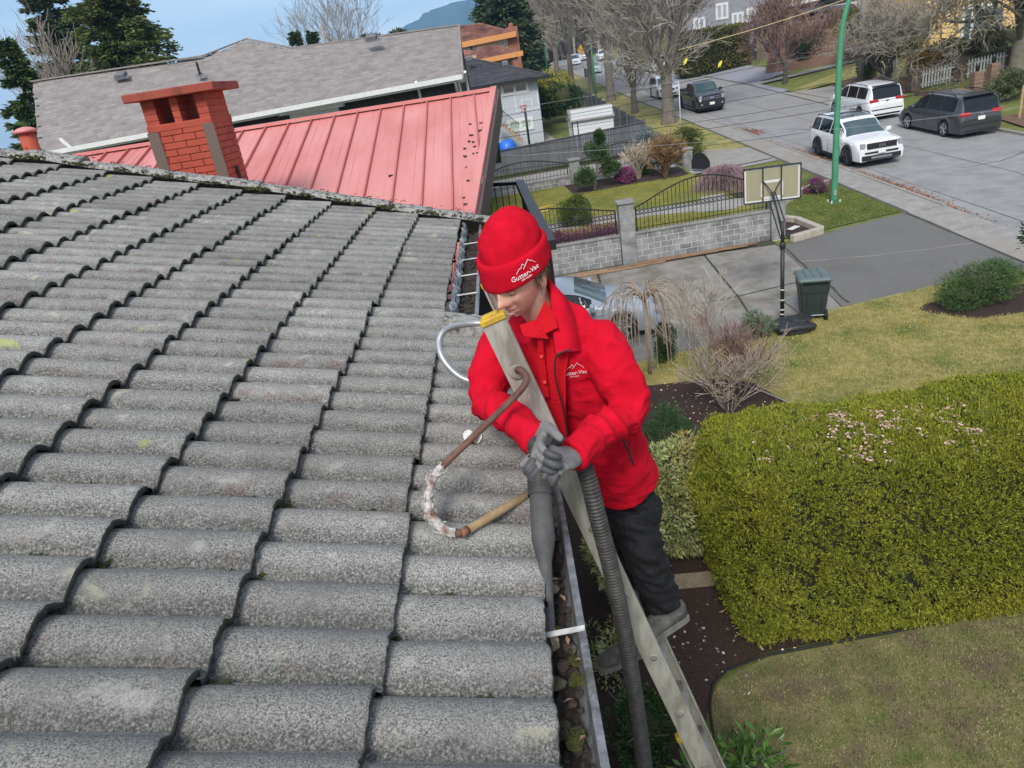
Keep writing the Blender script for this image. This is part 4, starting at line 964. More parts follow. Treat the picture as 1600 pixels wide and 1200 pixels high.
# chimney: bricks one by one
YC = 7.9; cl, cr_ = at_y(232, 262, YC), at_y(345, 262, YC); cxa, cxb = at_y(228, 200, YC).x+.01, at_y(332, 195, YC).x
ch = thing('chimney', 'red painted brick chimney with slab cap in front of the metal roof', 'chimney', (cl.x, YC, 4))
ctop = at_y(270, 196, YC).z; cw = cxb-cxa; cdp = .62; cbot = ctop-1.25
mb = MB(); mb.box((cxa+.012, YC+.012, cbot-2), (cxb-.012, YC+cdp-.012, ctop-.02)); core = obj('core', mb, mat('mortar_red', (.34, .055, .032), rough=.9), ch)
bh, bl = .068, .235
def brickrow(n, z, x0, x1, y0, y1):
    x = x0-(bl/2 if n % 2 else 0)
    while x < x1:
        a, b = max(x, x0), min(x+bl-.008, x1)
        if b-a > .02: obj('brick', MB().bbox(((a+b)/2, y0+.05, z+bh/2), ((b-a)/2, 0, 0), (0, .05+random.uniform(0, .002), 0), (0, 0, bh/2-.003), .12), M_redbrick, core)
        x += bl
    y = y0+.104-(0 if n % 2 else bl/2)
    while y < y1:
        a, b = max(y, y0+.104), min(y+bl-.008, y1)
        if b-a > .02: obj('brick', MB().bbox((x1-.05, (a+b)/2, z+bh/2), (.05+random.uniform(0, .002), 0, 0), (0, (b-a)/2, 0), (0, 0, bh/2-.003), .12), M_redbrick, core)
        y += bl
n = 0; z = cbot
while z+bh < ctop: brickrow(n, z, cxa, cxb, YC, YC+cdp); z += bh; n += 1
for i, (a, b) in enumerate(((0, .20), (.44, .56), (.83, 1))):
    for q in range(4): obj('pier_brick', MB().bbox((cxa+cw*(a+b)/2, YC+cdp/2, ctop+.032+q*.066), (cw*(b-a)/2, 0, 0), (0, cdp/2-.02, 0), (0, 0, .031), .1), M_redbrick, core)
capz = ctop+.27
obj('ledge', MB().bbox((cxa+cw/2, YC+cdp/2, ctop-.01), (cw/2+.006, 0, 0), (0, cdp/2+.006, 0), (0, 0, .035), .2), M_redbrick, ch)
for a, b in ((0, .20), (.44, .56), (.83, 1)): obj('pier_core', MB().box((cxa+cw*a+.006, YC+.026, ctop), (cxa+cw*b-.006, YC+cdp-.026, capz)), MATS['mortar_red'], core)
mb = MB(); mb.bbox((cxa+cw/2+.02, YC+cdp/2, capz+.035), (cw/2+.13, 0, 0), (0, cdp/2+.1, 0), (0, 0, .04), .2); obj('cap', mb, M_redcap, ch)
for x in (cxa-.015, cxb-.10):
    mb = MB(); mb.box((x, YC-.012, cbot-1), (x+.115, YC-.003, ctop-.03 if x > cxa else ctop-.04)); obj('corner_flashing', mb, mat('brown_flashing', (.14, .10, .08), rough=.6), ch)
fp = MB(); fp.tube([(cxb+.02, YC+.3, cbot-1), (cxb+.02, YC+.3, ctop-.5)], .02, 8); obj('conduit', fp, M_brown, ch)
vp = at_y(46, 222, 9.0); vt = thing('roof_vent', 'small red flue pipe with round cowl behind the tile ridge', 'vent', (vp.x, 9, vp.z-.6))
obj('pipe', MB().lathe((vp.x, 9, vp.z-.7), [(.088, 0), (.088, .82)], 18), M_redbrick, vt, True); obj('cowl', MB().lathe((vp.x, 9, vp.z+.10), [(.06, 0), (.13, .01), (.135, .03), (.07, .06), (.02, .07)], 18), M_redroof, vt, True)
# deck with black railing and posts beyond the red roof
M_bmet = mat('black_metal', (.012, .012, .013), rough=.45, spec=.5)
M_wtrim = mat('white_trim', (.70, .70, .68), (.6, .6, .58), 10, .5)
dk = thing('balcony', 'balcony with black steel railing at the corner of the red roof house', 'balcony', (0, 11, 0))
zdk = at_y(830, 330, 9.5).z
def rail_run(root, p0, p1, h, step, m, top=.03, bal=.008, curve=None, low=.08):
    d = p1-p0; L_ = d.length; n = max(2, int(L_/step)); dn = d.normalized()
    obj('handrail', MB().obox((p0+p1)/2+Vector((0, 0, h)), d/2, dn.cross(Vector((0, 0, 1)))*top, (0, 0, top*.8)), m, root)
    obj('bottom_rail', MB().obox((p0+p1)/2+Vector((0, 0, low)), d/2, dn.cross(Vector((0, 0, 1)))*.012, (0, 0, .012)), m, root)
    for k in range(n+1):
        p = p0+d*(k/n); obj('baluster', MB().box((p.x-bal, p.y-bal, p.z+low), (p.x+bal, p.y+bal, p.z+h)), m, root)
q0, q1, q2 = at_y(752, 290, 13.2), at_y(812, 286, 13.0), at_y(872, 418, 7.6)
hr_ = .95
pA, pB, pC = q0-Vector((0, 0, hr_)), q1-Vector((0, 0, hr_)), Vector((q1.x+.12, 7.9, q1.z-hr_))
rail_run(dk, pA, pB, hr_, .11, M_bmet, .035); rail_run(dk, pB, pC, hr_, .11, M_bmet, .07)
obj('rail_panel', MB().obox((pB+pC)/2+Vector((0, 0, .5)), (pC-pB)/2, (.008, 0, 0), (0, 0, .36)), mat('rail_glass_black', (.012, .012, .013), rough=.7), dk)
mb = MB(); mb.prism([pA+Vector((-.5, 0, -.02)), pB+Vector((.05, 0, -.02)), pC+Vector((.05, 0, -.02)), Vector((pA.x-.5, pC.y, pC.z-.02))], (0, 0, -.2)); obj('deck', mb, M_brown, dk)
for x, y in ((pA.x+.02, 12.9), (pA.x+.02, 9.4)): obj('post', MB().box((x-.06, y-.06, .3), (x+.06, y+.06, pA.z+.9)), mat('dark_post', (.03, .028, .026), rough=.7), dk)
obj('downspout', MB().box((pA.x-.16, 11.4, .3), (pA.x-.10, 11.5, pA.z+1.2)), M_wtrim, dk)
# ================================================================== grey shingled house
M_sh = mat('grey_shingle', (.215, .190, .175), (.27, .245, .23), 3, .95, .3, 60, isl=.13)
M_shd = mat('dark_shingle', (.045, .045, .052), (.07, .07, .078), 3, .95, .5, 50, isl=.25)
gh = thing('grey_shingle_house', 'long house with grey shingle roof, white gutter and dark walls', 'house', (-8, 28, 0))
YE, YG = 26.0, 31.0
e0, e1 = at_y(60, 238, YE), at_y(722, 115, YE); g0, g1 = at_y(50, 128, YG), at_y(716, 40, YG)
U_ = (e1-e0).normalized()
# front slope: shingle tabs, course by course
def slope_pt(u, v):                       # u along, v up the slope (0..1+)
    a = e0.lerp(e1, u); b = g0.lerp(g1, u); return a.lerp(b, v)
apex = at_y(385, 62, YG+2.2); nrs = (e1-e0).cross(g0-e0).normalized(); nrs = nrs if nrs.z > 0 else -nrs
base = MB(); off = nrs*-.05
pl = [e0, e1, g1, g0]; base.prism([p+off for p in pl], -nrs*.12)
gl = at_y(318, 88, YG); gr_ = at_y(455, 76, YG)
base.prism([p+off for p in (slope_pt(.35, .97), slope_pt(.66, .97), gr_, apex, gl)], -nrs*.12)
base.prism([g0+off, g1+off, g1+Vector((0, 5, -2.4)), g0+Vector((0, 5, -2.4))], (0, 0, -.1))
gro = obj('roof', base, M_sh, gh)
tabs = MB(); rows_n = 27; rq = random.Random(9)
vmax = 1.0
def inbump(p):
    d = (p-CAMP); z_ = d.dot(_f); X = 800+FPX*d.dot(CR)/z_; Y_ = 600-FPX*d.dot(CU)/z_
    return Y_ > np.interp(X, [50, 318, 385, 455, 716], [128, 88, 62, 76, 40])
Lr = (e1-e0).length
for r in range(rows_n+8):
    v0 = r/rows_n; ntb = int(Lr/.30); o_ = rq.random()
    for k in range(-1, ntb+1):
        u = (k+o_)/ntb
        if u < -.005 or u > 1.0: continue
        p = slope_pt(max(0, u), v0)
        if v0 > .99:
            q = slope_pt(u+.5/ntb, v0+.5/rows_n)
            if not inbump(slope_pt(u+.5/ntb, v0+1.0/rows_n)) or not (.33 < u < .67): continue
        w_ = min(Lr/ntb*.996, (1-u)*Lr)
        up_ = (slope_pt(u, 1)-slope_pt(u, 0)); ul = up_.length; up_ = up_/ul; dl = ul/rows_n
        h_ = rq.uniform(.004, .007)
        a = p+nrs*h_; p2 = slope_pt(max(0, u)+w_/Lr, v0); b_ = p2+nrs*h_; tabs.add([a, b_, slope_pt(max(0, u)+w_/Lr, v0+1.12/rows_n), slope_pt(max(0, u), v0+1.12/rows_n), p-nrs*.01, p2-nrs*.01], [(0, 1, 2, 3), (1, 0, 4, 5)])
to = obj('shingles', tabs, M_sh, gro); to['kind'] = 'stuff'
def beam(name, p, q, h, d, m, par, dz=0):
    dd = (q-p); nn = dd.normalized().cross(Vector((0, 0, 1))).normalized(); return obj(name, MB().obox((p+q)/2+Vector((0, 0, dz)), dd/2, nn*d, (0, 0, h)), m, par)
beam('gutter', e0+Vector((0, -.10, 0)), e1+Vector((0, -.10, 0)), .075, .07, M_wtrim, gh, -.09)
beam('fascia', e0, e1, .11, .02, M_wtrim, gh, -.12)
beam('ridge_cap', g0, gl, .025, .12, M_sh, gro, .02); beam('ridge_cap', gr_, g1, .025, .12, M_sh, gro, .02); beam('ridge_cap', gl, apex, .025, .1, M_sh, gro, .03); beam('ridge_cap', apex, gr_, .025, .1, M_sh, gro, .03)
mb = MB(); mb.box((e0.x+.3, YE+.55, 0), (e1.x-.25, YG+5, e1.z-.25)); obj('wall', mb, mat('charcoal_wall', (.030, .026, .024), (.045, .04, .036), 6, .8), gh)
# end gable wall on the right with white corner boards
mb = MB(); mb.prism([(e1.x-.2, YE+.6, e1.z-.3), (e1.x-.2, YG+4.5, e1.z-.3), (e1.x-.2, YG, g1.z-.25)], (.1, 0, 0)); obj('gable', mb, mat('grey_siding', (.22, .22, .23), (.3, .3, .31), 10, .8), gh)
beam('rake_board', e1+Vector((.03, 0, -.04)), g1+Vector((.03, 0, -.04)), .10, .03, M_sh, gh)
for X, y0, y1 in ((712, 128, 150), (716, 122, 160), (727, 112, 150), (652, 128, 145)):
    p = at_y(X, y0, YE+.4); q = at_y(X+6, y1, YE+.4); obj('downspout', MB().tube([Vector((p.x, YE-.05, p.z)), Vector((p.x, YE+.5, p.z-.35)), Vector((p.x, YE+.5, p.z-4))], .05, 6), M_wtrim, gh)
p = at_y(100, 226, YE); obj('downspout', MB().tube([p+Vector((0, -.1, .2)), p+Vector((.25, -.1, -.15)), p+Vector((.6, .4, -.55))], .07, 8), M_wtrim, gh)
def window(par, p0, p1, m, dy=0, fr=.06, panes=2, nrm=(0, -1, 0), sill=True):
    """p0 lower left, p1 upper right on a wall facing nrm (axis aligned: -Y or +X/-X)"""
    n_ = Vector(nrm); ax = Vector((1, 0, 0)) if abs(n_.y) > .5 else Vector((0, 1, 0)); p0, p1 = Vector(p0), Vector(p1); w_ = (p1-p0).dot(ax); h_ = p1.z-p0.z
    wo = obj('window', MB().prism([p0, p0+ax*w_, p0+ax*w_+Vector((0, 0, h_)), p0+Vector((0, 0, h_))], n_*.02), m, par)
    for a, b in (((0, 0), (1, 0)), ((0, 1), (1, 1)), ((0, 0), (0, 1)), ((1, 0), (1, 1))) + tuple((((k+1)/panes, 0), ((k+1)/panes, 1)) for k in range(panes-1)):
        A = p0+ax*(w_*a[0])+Vector((0, 0, h_*a[1])); B = p0+ax*(w_*b[0])+Vector((0, 0, h_*b[1])); ex = Vector((0, 0, fr)) if a[1] == b[1] else ax*fr
        dd = (B-A)/2; dd = dd*(1+fr/max(.01, dd.length)) if a[1] == b[1] else dd*(1-fr/max(.01, dd.length))*.998
        obj('window_frame', MB().obox((A+B)/2+n_*.035, dd, ex, n_*.03), M_wtrim, wo)
    return wo
M_glass = glassmat('dark_glass')
a, b = at_y(455, 172, YE+.5), at_y(520, 150, YE+.5); window(gh, (a.x, YE+.549, e1.z-1.2), (b.x, YE+.549, e1.z-.42), mat('pale_blind', (.55, .57, .6), rough=.4), fr=.10)
obj('soffit_bracket', MB().box((a.x-.35, YE+.1, e1.z-.42), (b.x+.35, YE+.5, e1.z-.2)), M_wtrim, gh)
def on_slope(X, Y_):
    d = ray(X, Y_); t = (e0-CAMP).dot(nrs)/d.dot(nrs); return CAMP+d*t
for i, (X, Y_) in enumerate(((190, 121), (581, 62), (60, 190))):
    if i == 2: continue
    p = on_slope(X, Y_); rv = obj('roof_vent', MB().bbox(p+Vector((0, 0, .08)), (.19, 0, 0), (0, .18, .06), (0, -.02, .09), .25), mat('vent_grey', (.10, .10, .115), (.15, .15, .16), 10, .5), gro)
    obj('flashing', MB().obox(p+nrs*.035, U_*.28, (slope_pt(0, 1)-slope_pt(0, 0)).normalized()*.24, nrs*.006), MATS['vent_grey'], rv)
p = on_slope(313, 118); rv = obj('vent_pipe', MB().lathe(p-Vector((0, 0, .05)), [(.045, 0), (.045, .5)], 12), M_bmet, gro); obj('flashing', MB().obox(p+nrs*.03, U_*.14, (slope_pt(0, 1)-slope_pt(0, 0)).normalized()*.16, nrs*.006), MATS['vent_grey'], rv)
# ================================================================== pale grey house with dark hip roof
ph = thing('pale_grey_house', 'pale grey stucco house with charcoal hip roof beside the fenced yard', 'house', (0, 54, 2.4))
YH = 53.0; M_stu = mat('pale_stucco', (.40, .43, .47), (.46, .49, .52), 8, .9, .3, 60)
wl, wr_ = at_y(740, 160, YH), at_y(851, 214, YH); wtz = at_y(838, 122, YH).z; gb = gz(2, YH)
XH = wr_.x-.05
mb = MB(); mb.box((XH-9, YH, gb-.5), (XH, YH+11, wtz)); obj('wall', mb, M_stu, ph)
r0 = at_y(858, 117, YH-.55); zr0 = r0.z; ridge = at_y(748, 87, YH+4.5)
RX0, RX1, RY0, RY1 = XH-9.6, r0.x, YH-.6, YH+11.6; ra, rb2 = Vector((XH-7.5, YH+5.5, ridge.z)), Vector((XH-4.6, YH+5.5, ridge.z))
hv = [Vector((RX0, RY0, zr0)), Vector((RX1, RY0, zr0)), Vector((RX1, RY1, zr0)), Vector((RX0, RY1, zr0)), ra, rb2]
mb = MB(); mb.add(hv, [(0, 1, 5, 4), (1, 2, 5), (2, 3, 4, 5), (3, 0, 4), (3, 2, 1, 0)]); pro = obj('roof', mb, M_shd, ph)
nst = 26; tb2 = MB()
for k in range(nst):                      # shingle courses on the two faces in view
    for A, B, C, D in ((hv[0], hv[1], hv[5], hv[4]), (hv[1], hv[2], hv[5], hv[5])):
        a, b = A.lerp(D, k/nst), B.lerp(C, k/nst); c, d = B.lerp(C, (k+1.1)/nst), A.lerp(D, (k+1.1)/nst); nn = (b-a).cross(d-a).normalized(); nn = nn if nn.z > 0 else -nn
        m_ = max(1, int((b-a).length/.9))
        for q in range(m_):
            t0, t1 = q/m_, (q+.99)/m_; h_ = random.uniform(.015, .03); tb2.add([a.lerp(b, t0)+nn*h_, a.lerp(b, t1)+nn*h_, d.lerp(c, t1)+nn*.004, d.lerp(c, t0)+nn*.004], [(0, 1, 2, 3)])
t2 = obj('shingles', tb2, M_shd, pro); t2['kind'] = 'stuff'
for A, B in ((hv[0], hv[1]), (hv[1], hv[2])): beam('gutter', A+Vector((0, -.05, -.1)), B+Vector((.05, -.05, -.1)), .09, .07, M_bmet, ph)
beam('hip_cap', hv[1], hv[5], .03, .12, M_shd, pro, .03); beam('hip_cap', hv[0], hv[4], .03, .12, M_shd, pro, .03)
for X, Y_ in ((789, 99), (733, 91)):
    p = at_y(X, Y_, YH+2.6); obj('roof_vent', MB().bbox(p, (.22, 0, 0), (0, .2, .05), (0, 0, .14), .25), MATS['vent_grey'], pro)
a, b = at_y(785, 146, YH), at_y(822, 124, YH); window(ph, (a.x, YH-.001, a.z-.1), (b.x, YH-.001, b.z-.15), M_glass, fr=.09)
a, b = at_y(797, 205, YH), at_y(830, 184, YH); window(ph, (a.x, YH-.001, a.z), (b.x, YH-.001, b.z), mat('pale_glass', (.42, .52, .46), rough=.15), fr=.10)
a, b = at_y(807, 174, YH), at_y(840, 153, YH)     # backboard outline painted on the wall
for (x0, z0, x1, z1) in ((0, 0, 1, 0), (0, 1, 1, 1), (0, 0, 0, 1), (1, 0, 1, 1), (.28, .12, .28, .62), (.72, .12, .72, .62), (.28, .62, .72, .62)):
    w_, h_ = b.x-a.x, 1.05; A = Vector((a.x+w_*x0, YH-.012, a.z+h_*z0)); B = Vector((a.x+w_*x1, YH-.012, a.z+h_*z1)); obj('painted_line', MB().obox((A+B)/2, (B-A)/2+((B-A).normalized()*.03 if x0 != x1 else Vector((0, 0, -.031))), Vector((0, 0, .03)) if x0 != x1 else Vector((.03, 0, 0)), (0, .008, 0)), M_wtrim, ph)
# outside stair with railing
s0, s1 = at_y(775, 186, YH-1.4), at_y(812, 217, YH-1.4)
for k in range(9):
    p = s0.lerp(s1, k/8); obj('stair_tread', MB().box((p.x-.14, YH-1.9, p.z-.05), (p.x+.2, YH-1.0, p.z+.01)), mat('tan_wood', (.30, .21, .14), (.38, .28, .2), 10, .8), ph)
beam('stringer', s0+Vector((0, -.5, -.12)), s1+Vector((.2, -.5, -.12)), .14, .04, MATS['tan_wood'], ph)
beam('handrail', s0+Vector((0, -.5, 1.0)), s1+Vector((.1, -.5, .95)), .03, .03, M_bmet, ph)
for k in range(17):
    p = s0.lerp(s1, k/16)+Vector((0, -.5, 0)); obj('baluster', MB().box((p.x-.012, p.y-.012, p.z), (p.x+.012, p.y+.012, p.z+.98)), M_bmet, ph)
for k in range(8):
    p = s0+Vector((-.15*k-.1, -.5, 0)); obj('baluster', MB().box((p.x-.012, p.y-.012, p.z), (p.x+.012, p.y+.012, p.z+1.0)), M_bmet, ph)
tp = at_y(787, 228, YH-4); tpm = MB()
for k in range(5): tpm.ell(tp+Vector((random.uniform(-.6, .6), random.uniform(-.3, .3), -.2)), (.5, .4, .55), 12, 8, None, .12)
solo('blue_tarp', tpm, mat('blue_tarp', (.01, .12, .55), (.02, .16, .65), 10, .4), 'crumpled bright blue tarp below the outside stair', 'tarp', sm=True)
# hoop in that yard
hb0 = at_y(826, 216, YH-3); ht = at_y(821, 168, YH-3); hp2 = thing('basketball_hoop', 'black basketball post with red ring before the pale grey house', 'basketball hoop', (hb0.x, YH-3, gz(hb0.x, YH-3)))
obj('pole', MB().tube([(hb0.x, YH-3, gz(hb0.x, YH-3)), (hb0.x, YH-3, ht.z)], .075, 10), M_bmet, hp2, True)
rg = MB(); rg.tube([(hb0.x+.23*cos(t)-.1, YH-3.35+.23*sin(t), ht.z+.15) for t in [2*pi*q/18 for q in range(19)]], .02, 6)
obj('ring', rg, mat('ring_red', (.5, .05, .03), rough=.5), hp2); nt_ = MB()
for q in range(12):
    t = 2*pi*q/12; nt_.tube([(hb0.x+.22*cos(t)-.1, YH-3.35+.22*sin(t), ht.z+.15), (hb0.x+.13*cos(t+.4)-.1, YH-3.35+.13*sin(t+.4), ht.z-.25)], .012, 4)
obj('net', nt_, mat('net_pink', (.55, .3, .3), rough=.9), hp2)
# ================================================================== tan house with brown tile roof, orange eaves
bh_ = thing('tan_house', 'tan two storey house with brown tile roof and orange eaves', 'house', (-2, 90, 4))
YT = 88.0; M_rt = mat('brown_roof_tile', (.20, .085, .062), (.30, .15, .11), 2.2, .9, .5, 12, c3=(.13, .06, .05), sc3=.7); M_or = mat('orange_fascia', (.60, .25, .07), (.66, .3, .1), 4, .6); M_tan = mat('tan_stucco', (.62, .48, .30), (.68, .54, .36), 5, .9)
def tx(X, Y_, d=0): return at_y(X, Y_, YT+d)
e_l, e_r = tx(690, 78), tx(806, 52); rL, rR = tx(688, 45, 4), tx(752, 38, 4)
mb = MB(); mb.box((e_l.x, YT+.8, 2), (tx(803, 60).x, YT+9, (e_l.z+e_r.z)/2)); obj('wall', mb, M_tan, bh_)
mb = MB(); mb.prism([e_l+Vector((-3, 0, 0)), e_r, rR, rL+Vector((-3, 0, 0))], (0, 0, .15)); mb.add([e_r, e_r+Vector((0, 9.5, 0)), rR+Vector((0, 1, 0)), rR], [(0, 1, 2, 3)]); tro = obj('roof', mb, M_rt, bh_)
for k in range(12):
    a = (e_l+Vector((-3, 0, .17))).lerp(rL+Vector((-3, 0, .17)), k/12); b = (e_r+Vector((0, 0, .17))).lerp(rR+Vector((0, 0, .17)), k/12); beam('tile_course', a, b, .035, .04, M_rt, tro)
beam('fascia', e_l+Vector((-3, -.1, -.05)), e_r+Vector((0, -.1, -.05)), .28, .06, M_or, bh_)
f_l, f_r = tx(700, 104, -5), tx(817, 82, -5); h_l, h_r = tx(745, 76, -1.5), tx(775, 72, -1.5)
mb = MB(); mb.prism([f_l+Vector((3, 0, 0)), f_r, h_r, h_l], (0, 0, .12)); pro2 = obj('porch_roof', mb, M_rt, bh_)
for k in range(9):
    beam('tile_course', (f_l+Vector((3, 0, .14))).lerp(h_l+Vector((0, 0, .14)), k/9), (f_r+Vector((0, 0, .14))).lerp(h_r+Vector((0, 0, .14)), k/9), .03, .04, M_rt, pro2)
mb = MB(); mb.prism([tx(700, 96, -3)+Vector((0, 0, 0)), tx(722, 90, -3), tx(752, 82, -1), tx(722, 80, -1)], (0, 0, .15)); obj('porch_roof', mb, M_rt, bh_)
beam('fascia', f_l+Vector((3, -.1, -.05)), f_r+Vector((0, -.1, -.05)), .24, .06, M_or, bh_)
mb = MB(); mb.box((f_l.x+2, YT-4.3, 2), (f_r.x-.9, YT+.75, f_r.z-.2)); obj('wall', mb, mat('tan_shade', (.42, .34, .25), rough=.9), bh_)
cx_, cz0 = tx(807, 90).x, 3; obj('chimney', MB().box((cx_-.75, YT+.6, cz0), (cx_+.55, YT+1.7, tx(806, 40).z)), mat('brick_far', (.27, .10, .07), (.33, .14, .1), 4, .9, .6, 20), bh_)
obj('chimney_pot', MB().lathe((cx_-.1, YT+1.1, tx(806, 40).z), [(.3, 0), (.28, .3), (.15, .4)], 10), MATS['brick_far'], bh_)
for X0, Y0, X1, Y1 in ((726, 79, 735, 66), (737, 77, 744, 65), (781, 72, 787, 58), (792, 69, 800, 56)):
    a, b = tx(X0, Y0, .79), tx(X1, Y1, .79); window(bh_, (a.x, YT+.79, a.z), (b.x, YT+.79, b.z), mat('window_grey', (.25, .24, .22), rough=.3), fr=.09, panes=2)
for X in (790, 806): p = tx(X, 100, -5); obj('pillar', MB().box((p.x-.3, YT-4.9, 2.5), (p.x+.3, YT-4.35, f_r.z-.25)), MATS['brick_far'], bh_)
# ================================================================== block wall with iron fence, garden, fences
M_block = mat('concrete_block', (.22, .22, .215), (.33, .33, .32), 4, .9, .6, 60, c3=(.13, .13, .125), sc3=1.6, detail=9, rnd=.12)
M_cap2 = mat('wall_cap', (.20, .195, .18), (.29, .28, .26), 4, .9, .5, 50)
M_mort = mat('pale_mortar', (.62, .62, .6), rough=.95)
def blockwall(root, p0, p1, h, n_c, th=.2, bl_=.4):
    d = (p1-p0); L_ = d.length; dn = d.normalized(); nn = dn.cross(Vector((0, 0, 1))).normalized(); hb = h/n_c
    cw = MB(); cw.prism([p0+nn*(th/2-.012)+Vector((0, 0, -.3)), p1+nn*(th/2-.012)+Vector((0, 0, -.3)), p1+nn*(th/2-.012)+Vector((0, 0, h-.004)), p0+nn*(th/2-.012)+Vector((0, 0, h-.004))], -nn*(th-.024)); core = obj('mortar_core', cw, M_mort, root)
    for r in range(n_c):
        s = -(bl_/2 if r % 2 else 0)
        while s < L_:
            a, b = max(0, s), min(L_, s+bl_-.018); s += bl_
            if b-a < .04: continue
            c = p0+dn*((a+b)/2)+Vector((0, 0, (r+.5)*hb)); obj('block', MB().obox(c, dn*((b-a)/2), nn*(th/2-.006+random.uniform(0, .005)), (0, 0, hb/2-.009)), M_block, core)
    obj('wall_cap', MB().bbox((p0+p1)/2+Vector((0, 0, h+.03)), d/2, nn*(th/2+.03), (0, 0, .03), .2), M_cap2, root)
def pillar(root, p, h, w_, cap=True):
    n = int(h/.2); core = obj('pillar_core', MB().box((p.x-w_+.01, p.y-w_+.01, p.z-.3), (p.x+w_-.01, p.y+w_-.01, p.z+h-.01)), M_mort, root)
    for k in range(n): obj('pillar_block', MB().bbox((p.x, p.y, p.z+(k+.5)*h/n), (w_+random.uniform(0, .004), 0, 0), (0, w_+random.uniform(0, .004), 0), (0, 0, h/n/2-.005), .04), M_block, core)
    if cap: obj('pillar_cap', MB().bbox((p.x, p.y, p.z+h+.04), (w_+.05, 0, 0), (0, w_+.05, 0), (0, 0, .04), .3), M_cap2, root)
def ironpanel(root, p0, p1, h0, h1, step=.13, rings=True, arch=True):
    """arched iron panel: h0 at the ends, h1 in the middle"""
    d = p1-p0; L_ = d.length; n = int(L_/step)
    top_ = lambda t: h0+(h1-h0)*(sin(pi*t)**1.2 if arch else 1)
    ch_ = MB().tube([p0+d*t+Vector((0, 0, top_(t))) for t in [k/24 for k in range(25)]], .022, 6); pn = obj('top_rail', ch_, M_bmet, root)
    for hh_ in (.10, h0-.10, h0-.24): obj('cross_rail', MB().tube([p0+d*.005+Vector((0, 0, hh_)), p0+d*.995+Vector((0, 0, hh_))], .012, 5), M_bmet, root)
    for k in range(n+1):
        t = (k+.0)/n; p = p0+d*t; w_ = .022 if k in (0, n) else .0085
        obj('picket', MB().box((p.x-w_, p.y-w_, p.z+.02), (p.x+w_, p.y+w_, p.z+top_(t))), M_bmet, root)
    if rings:
        for k in range(n):
            p = p0+d*((k+.5)/n)+Vector((0, 0, h0-.17)); dn = d.normalized(); obj('scroll_ring', MB().tube([p+dn*(.045*cos(a))+Vector((0, 0, .055*sin(a))) for a in [2*pi*q/10 for q in range(11)]], .008, 4), M_bmet, root)
def gp(x, y, h=0): return Vector((x, y, gz(x, y)+h))
YWL = 23.0
wall = thing('block_wall', 'grey concrete block wall with black iron railing beside the driveway', 'wall', gp(4, YWL))
hw = .92
for (xa, xb, h0, h1) in ((-2.0, 3.5, .78, 1.22), (4.0, 8.35, .78, 1.42)):
    a, b = gp(xa, YWL), gp(xb, YWL); blockwall(wall, a, b, hw, 5)
    pa = Vector((xa+.08, YWL, a.z+hw+.06)); pb = Vector((xb-.08, YWL, b.z+hw+.06)); ironpanel(wall, pa, pb, h0, h1)
pillar(wall, gp(3.75, YWL), 1.95, .23); pillar(wall, gp(8.58, YWL), 1.85, .22)
# stepped return of the wall towards the street and the garden gate pillars
tan = mat('tan_kerbstone', (.36, .32, .25), (.44, .40, .33), 5, .9, .4, 50)
bdr = thing('planter_kerb', 'pale angled concrete kerb around the soil bed at the wall end', 'kerb', gp(9.2, 23))
for a, b in (((8.85, 22.35), (9.95, 22.7)), ((9.95, 22.75), (9.75, 24.3)), ((9.72, 24.3), (9.0, 25.3)), ((8.95, 25.4), (11.4, 27.9)), ((11.4, 27.9), (12.7, 28.6))):
    p, q = gp(*a), gp(*b); d = (q-p); nn = d.normalized().cross(Vector((0, 0, 1))); obj('kerb_block', MB().bbox((p+q)/2+Vector((0, 0, .10)), d/2, nn*.11, (0, 0, .12), .2), tan, bdr)
sheet('garden_bed', [(8.9, 22.5), (9.85, 22.8), (9.65, 24.2), (8.9, 25.2)], .05, M_soil)
pm = MB(); pm.obox(gp(9.35, 23.5, .09), (.2, .16, 0), (-.05, .1, 0), (0, 0, .008)); solo('paper_scrap', pm, M_wtrim, 'white paper scrap lying in the soil bed at the wall end', 'paper')
for k in range(7):                                                          # planks along the wall foot
    y = 22.55-.09*(k % 4); x0 = random.uniform(-1.0, 2.6)+(k > 3)*2.2; x1 = x0+random.uniform(3.4, 4.4); x1 = min(x1, 8.6)
    a, b = gp(x0, y+random.uniform(-.03, .03), .055+.05*(k//4)), gp(x1, y+random.uniform(-.03, .03), .055+.05*(k//4)); d = b-a
    solo('plank', MB().obox((a+b)/2, d/2, d.normalized().cross(Vector((0, 0, 1)))*.045, (0, 0, .02)), mat('old_plank', (.33, .22, .13), (.22, .14, .085), 10, .85, .5, 40, stretch=(.3, 1, 1), rnd=.25), 'long weathered brown plank stacked at the foot of the block wall', 'plank', 'planks along the wall')
# raised garden behind the wall
DZ = .62
def rsheet(name, pts, dz, m): return tag(obj(name, MB().add([(x, y, gz(x, y)+dz) for x, y in pts], [tuple(range(len(pts)))]), m), kind='structure')
M_gl = mat('garden_lawn', (.17, .17, .025), (.25, .22, .045), 2.5, .95, .8, 80, c3=(.10, .135, .02), sc3=.6, detail=10)
rsheet('garden_lawn', [(-4, 23.1), (8.5, 23.1), (8.3, 30), (8.2, 33.9), (-4, 33.9)], DZ, M_gl)
rsheet('garden_path', [(-4, 26.1), (5.2, 26.0), (8.4, 25.2), (8.7, 26.3), (5.4, 27.2), (-4, 27.3)], DZ+.008, M_conc)
rsheet('garden_path', [(6.6, 25.4), (8.0, 25.0), (8.2, 27.5), (7.4, 27.5)], DZ+.012, M_conc)
rsheet('neighbour_drive', [(-4, 34.1), (8.0, 34.1), (12.9, 35.0), (12.9, 38.4), (8.3, 41.4), (-4, 41.4)], .06, M_conc)
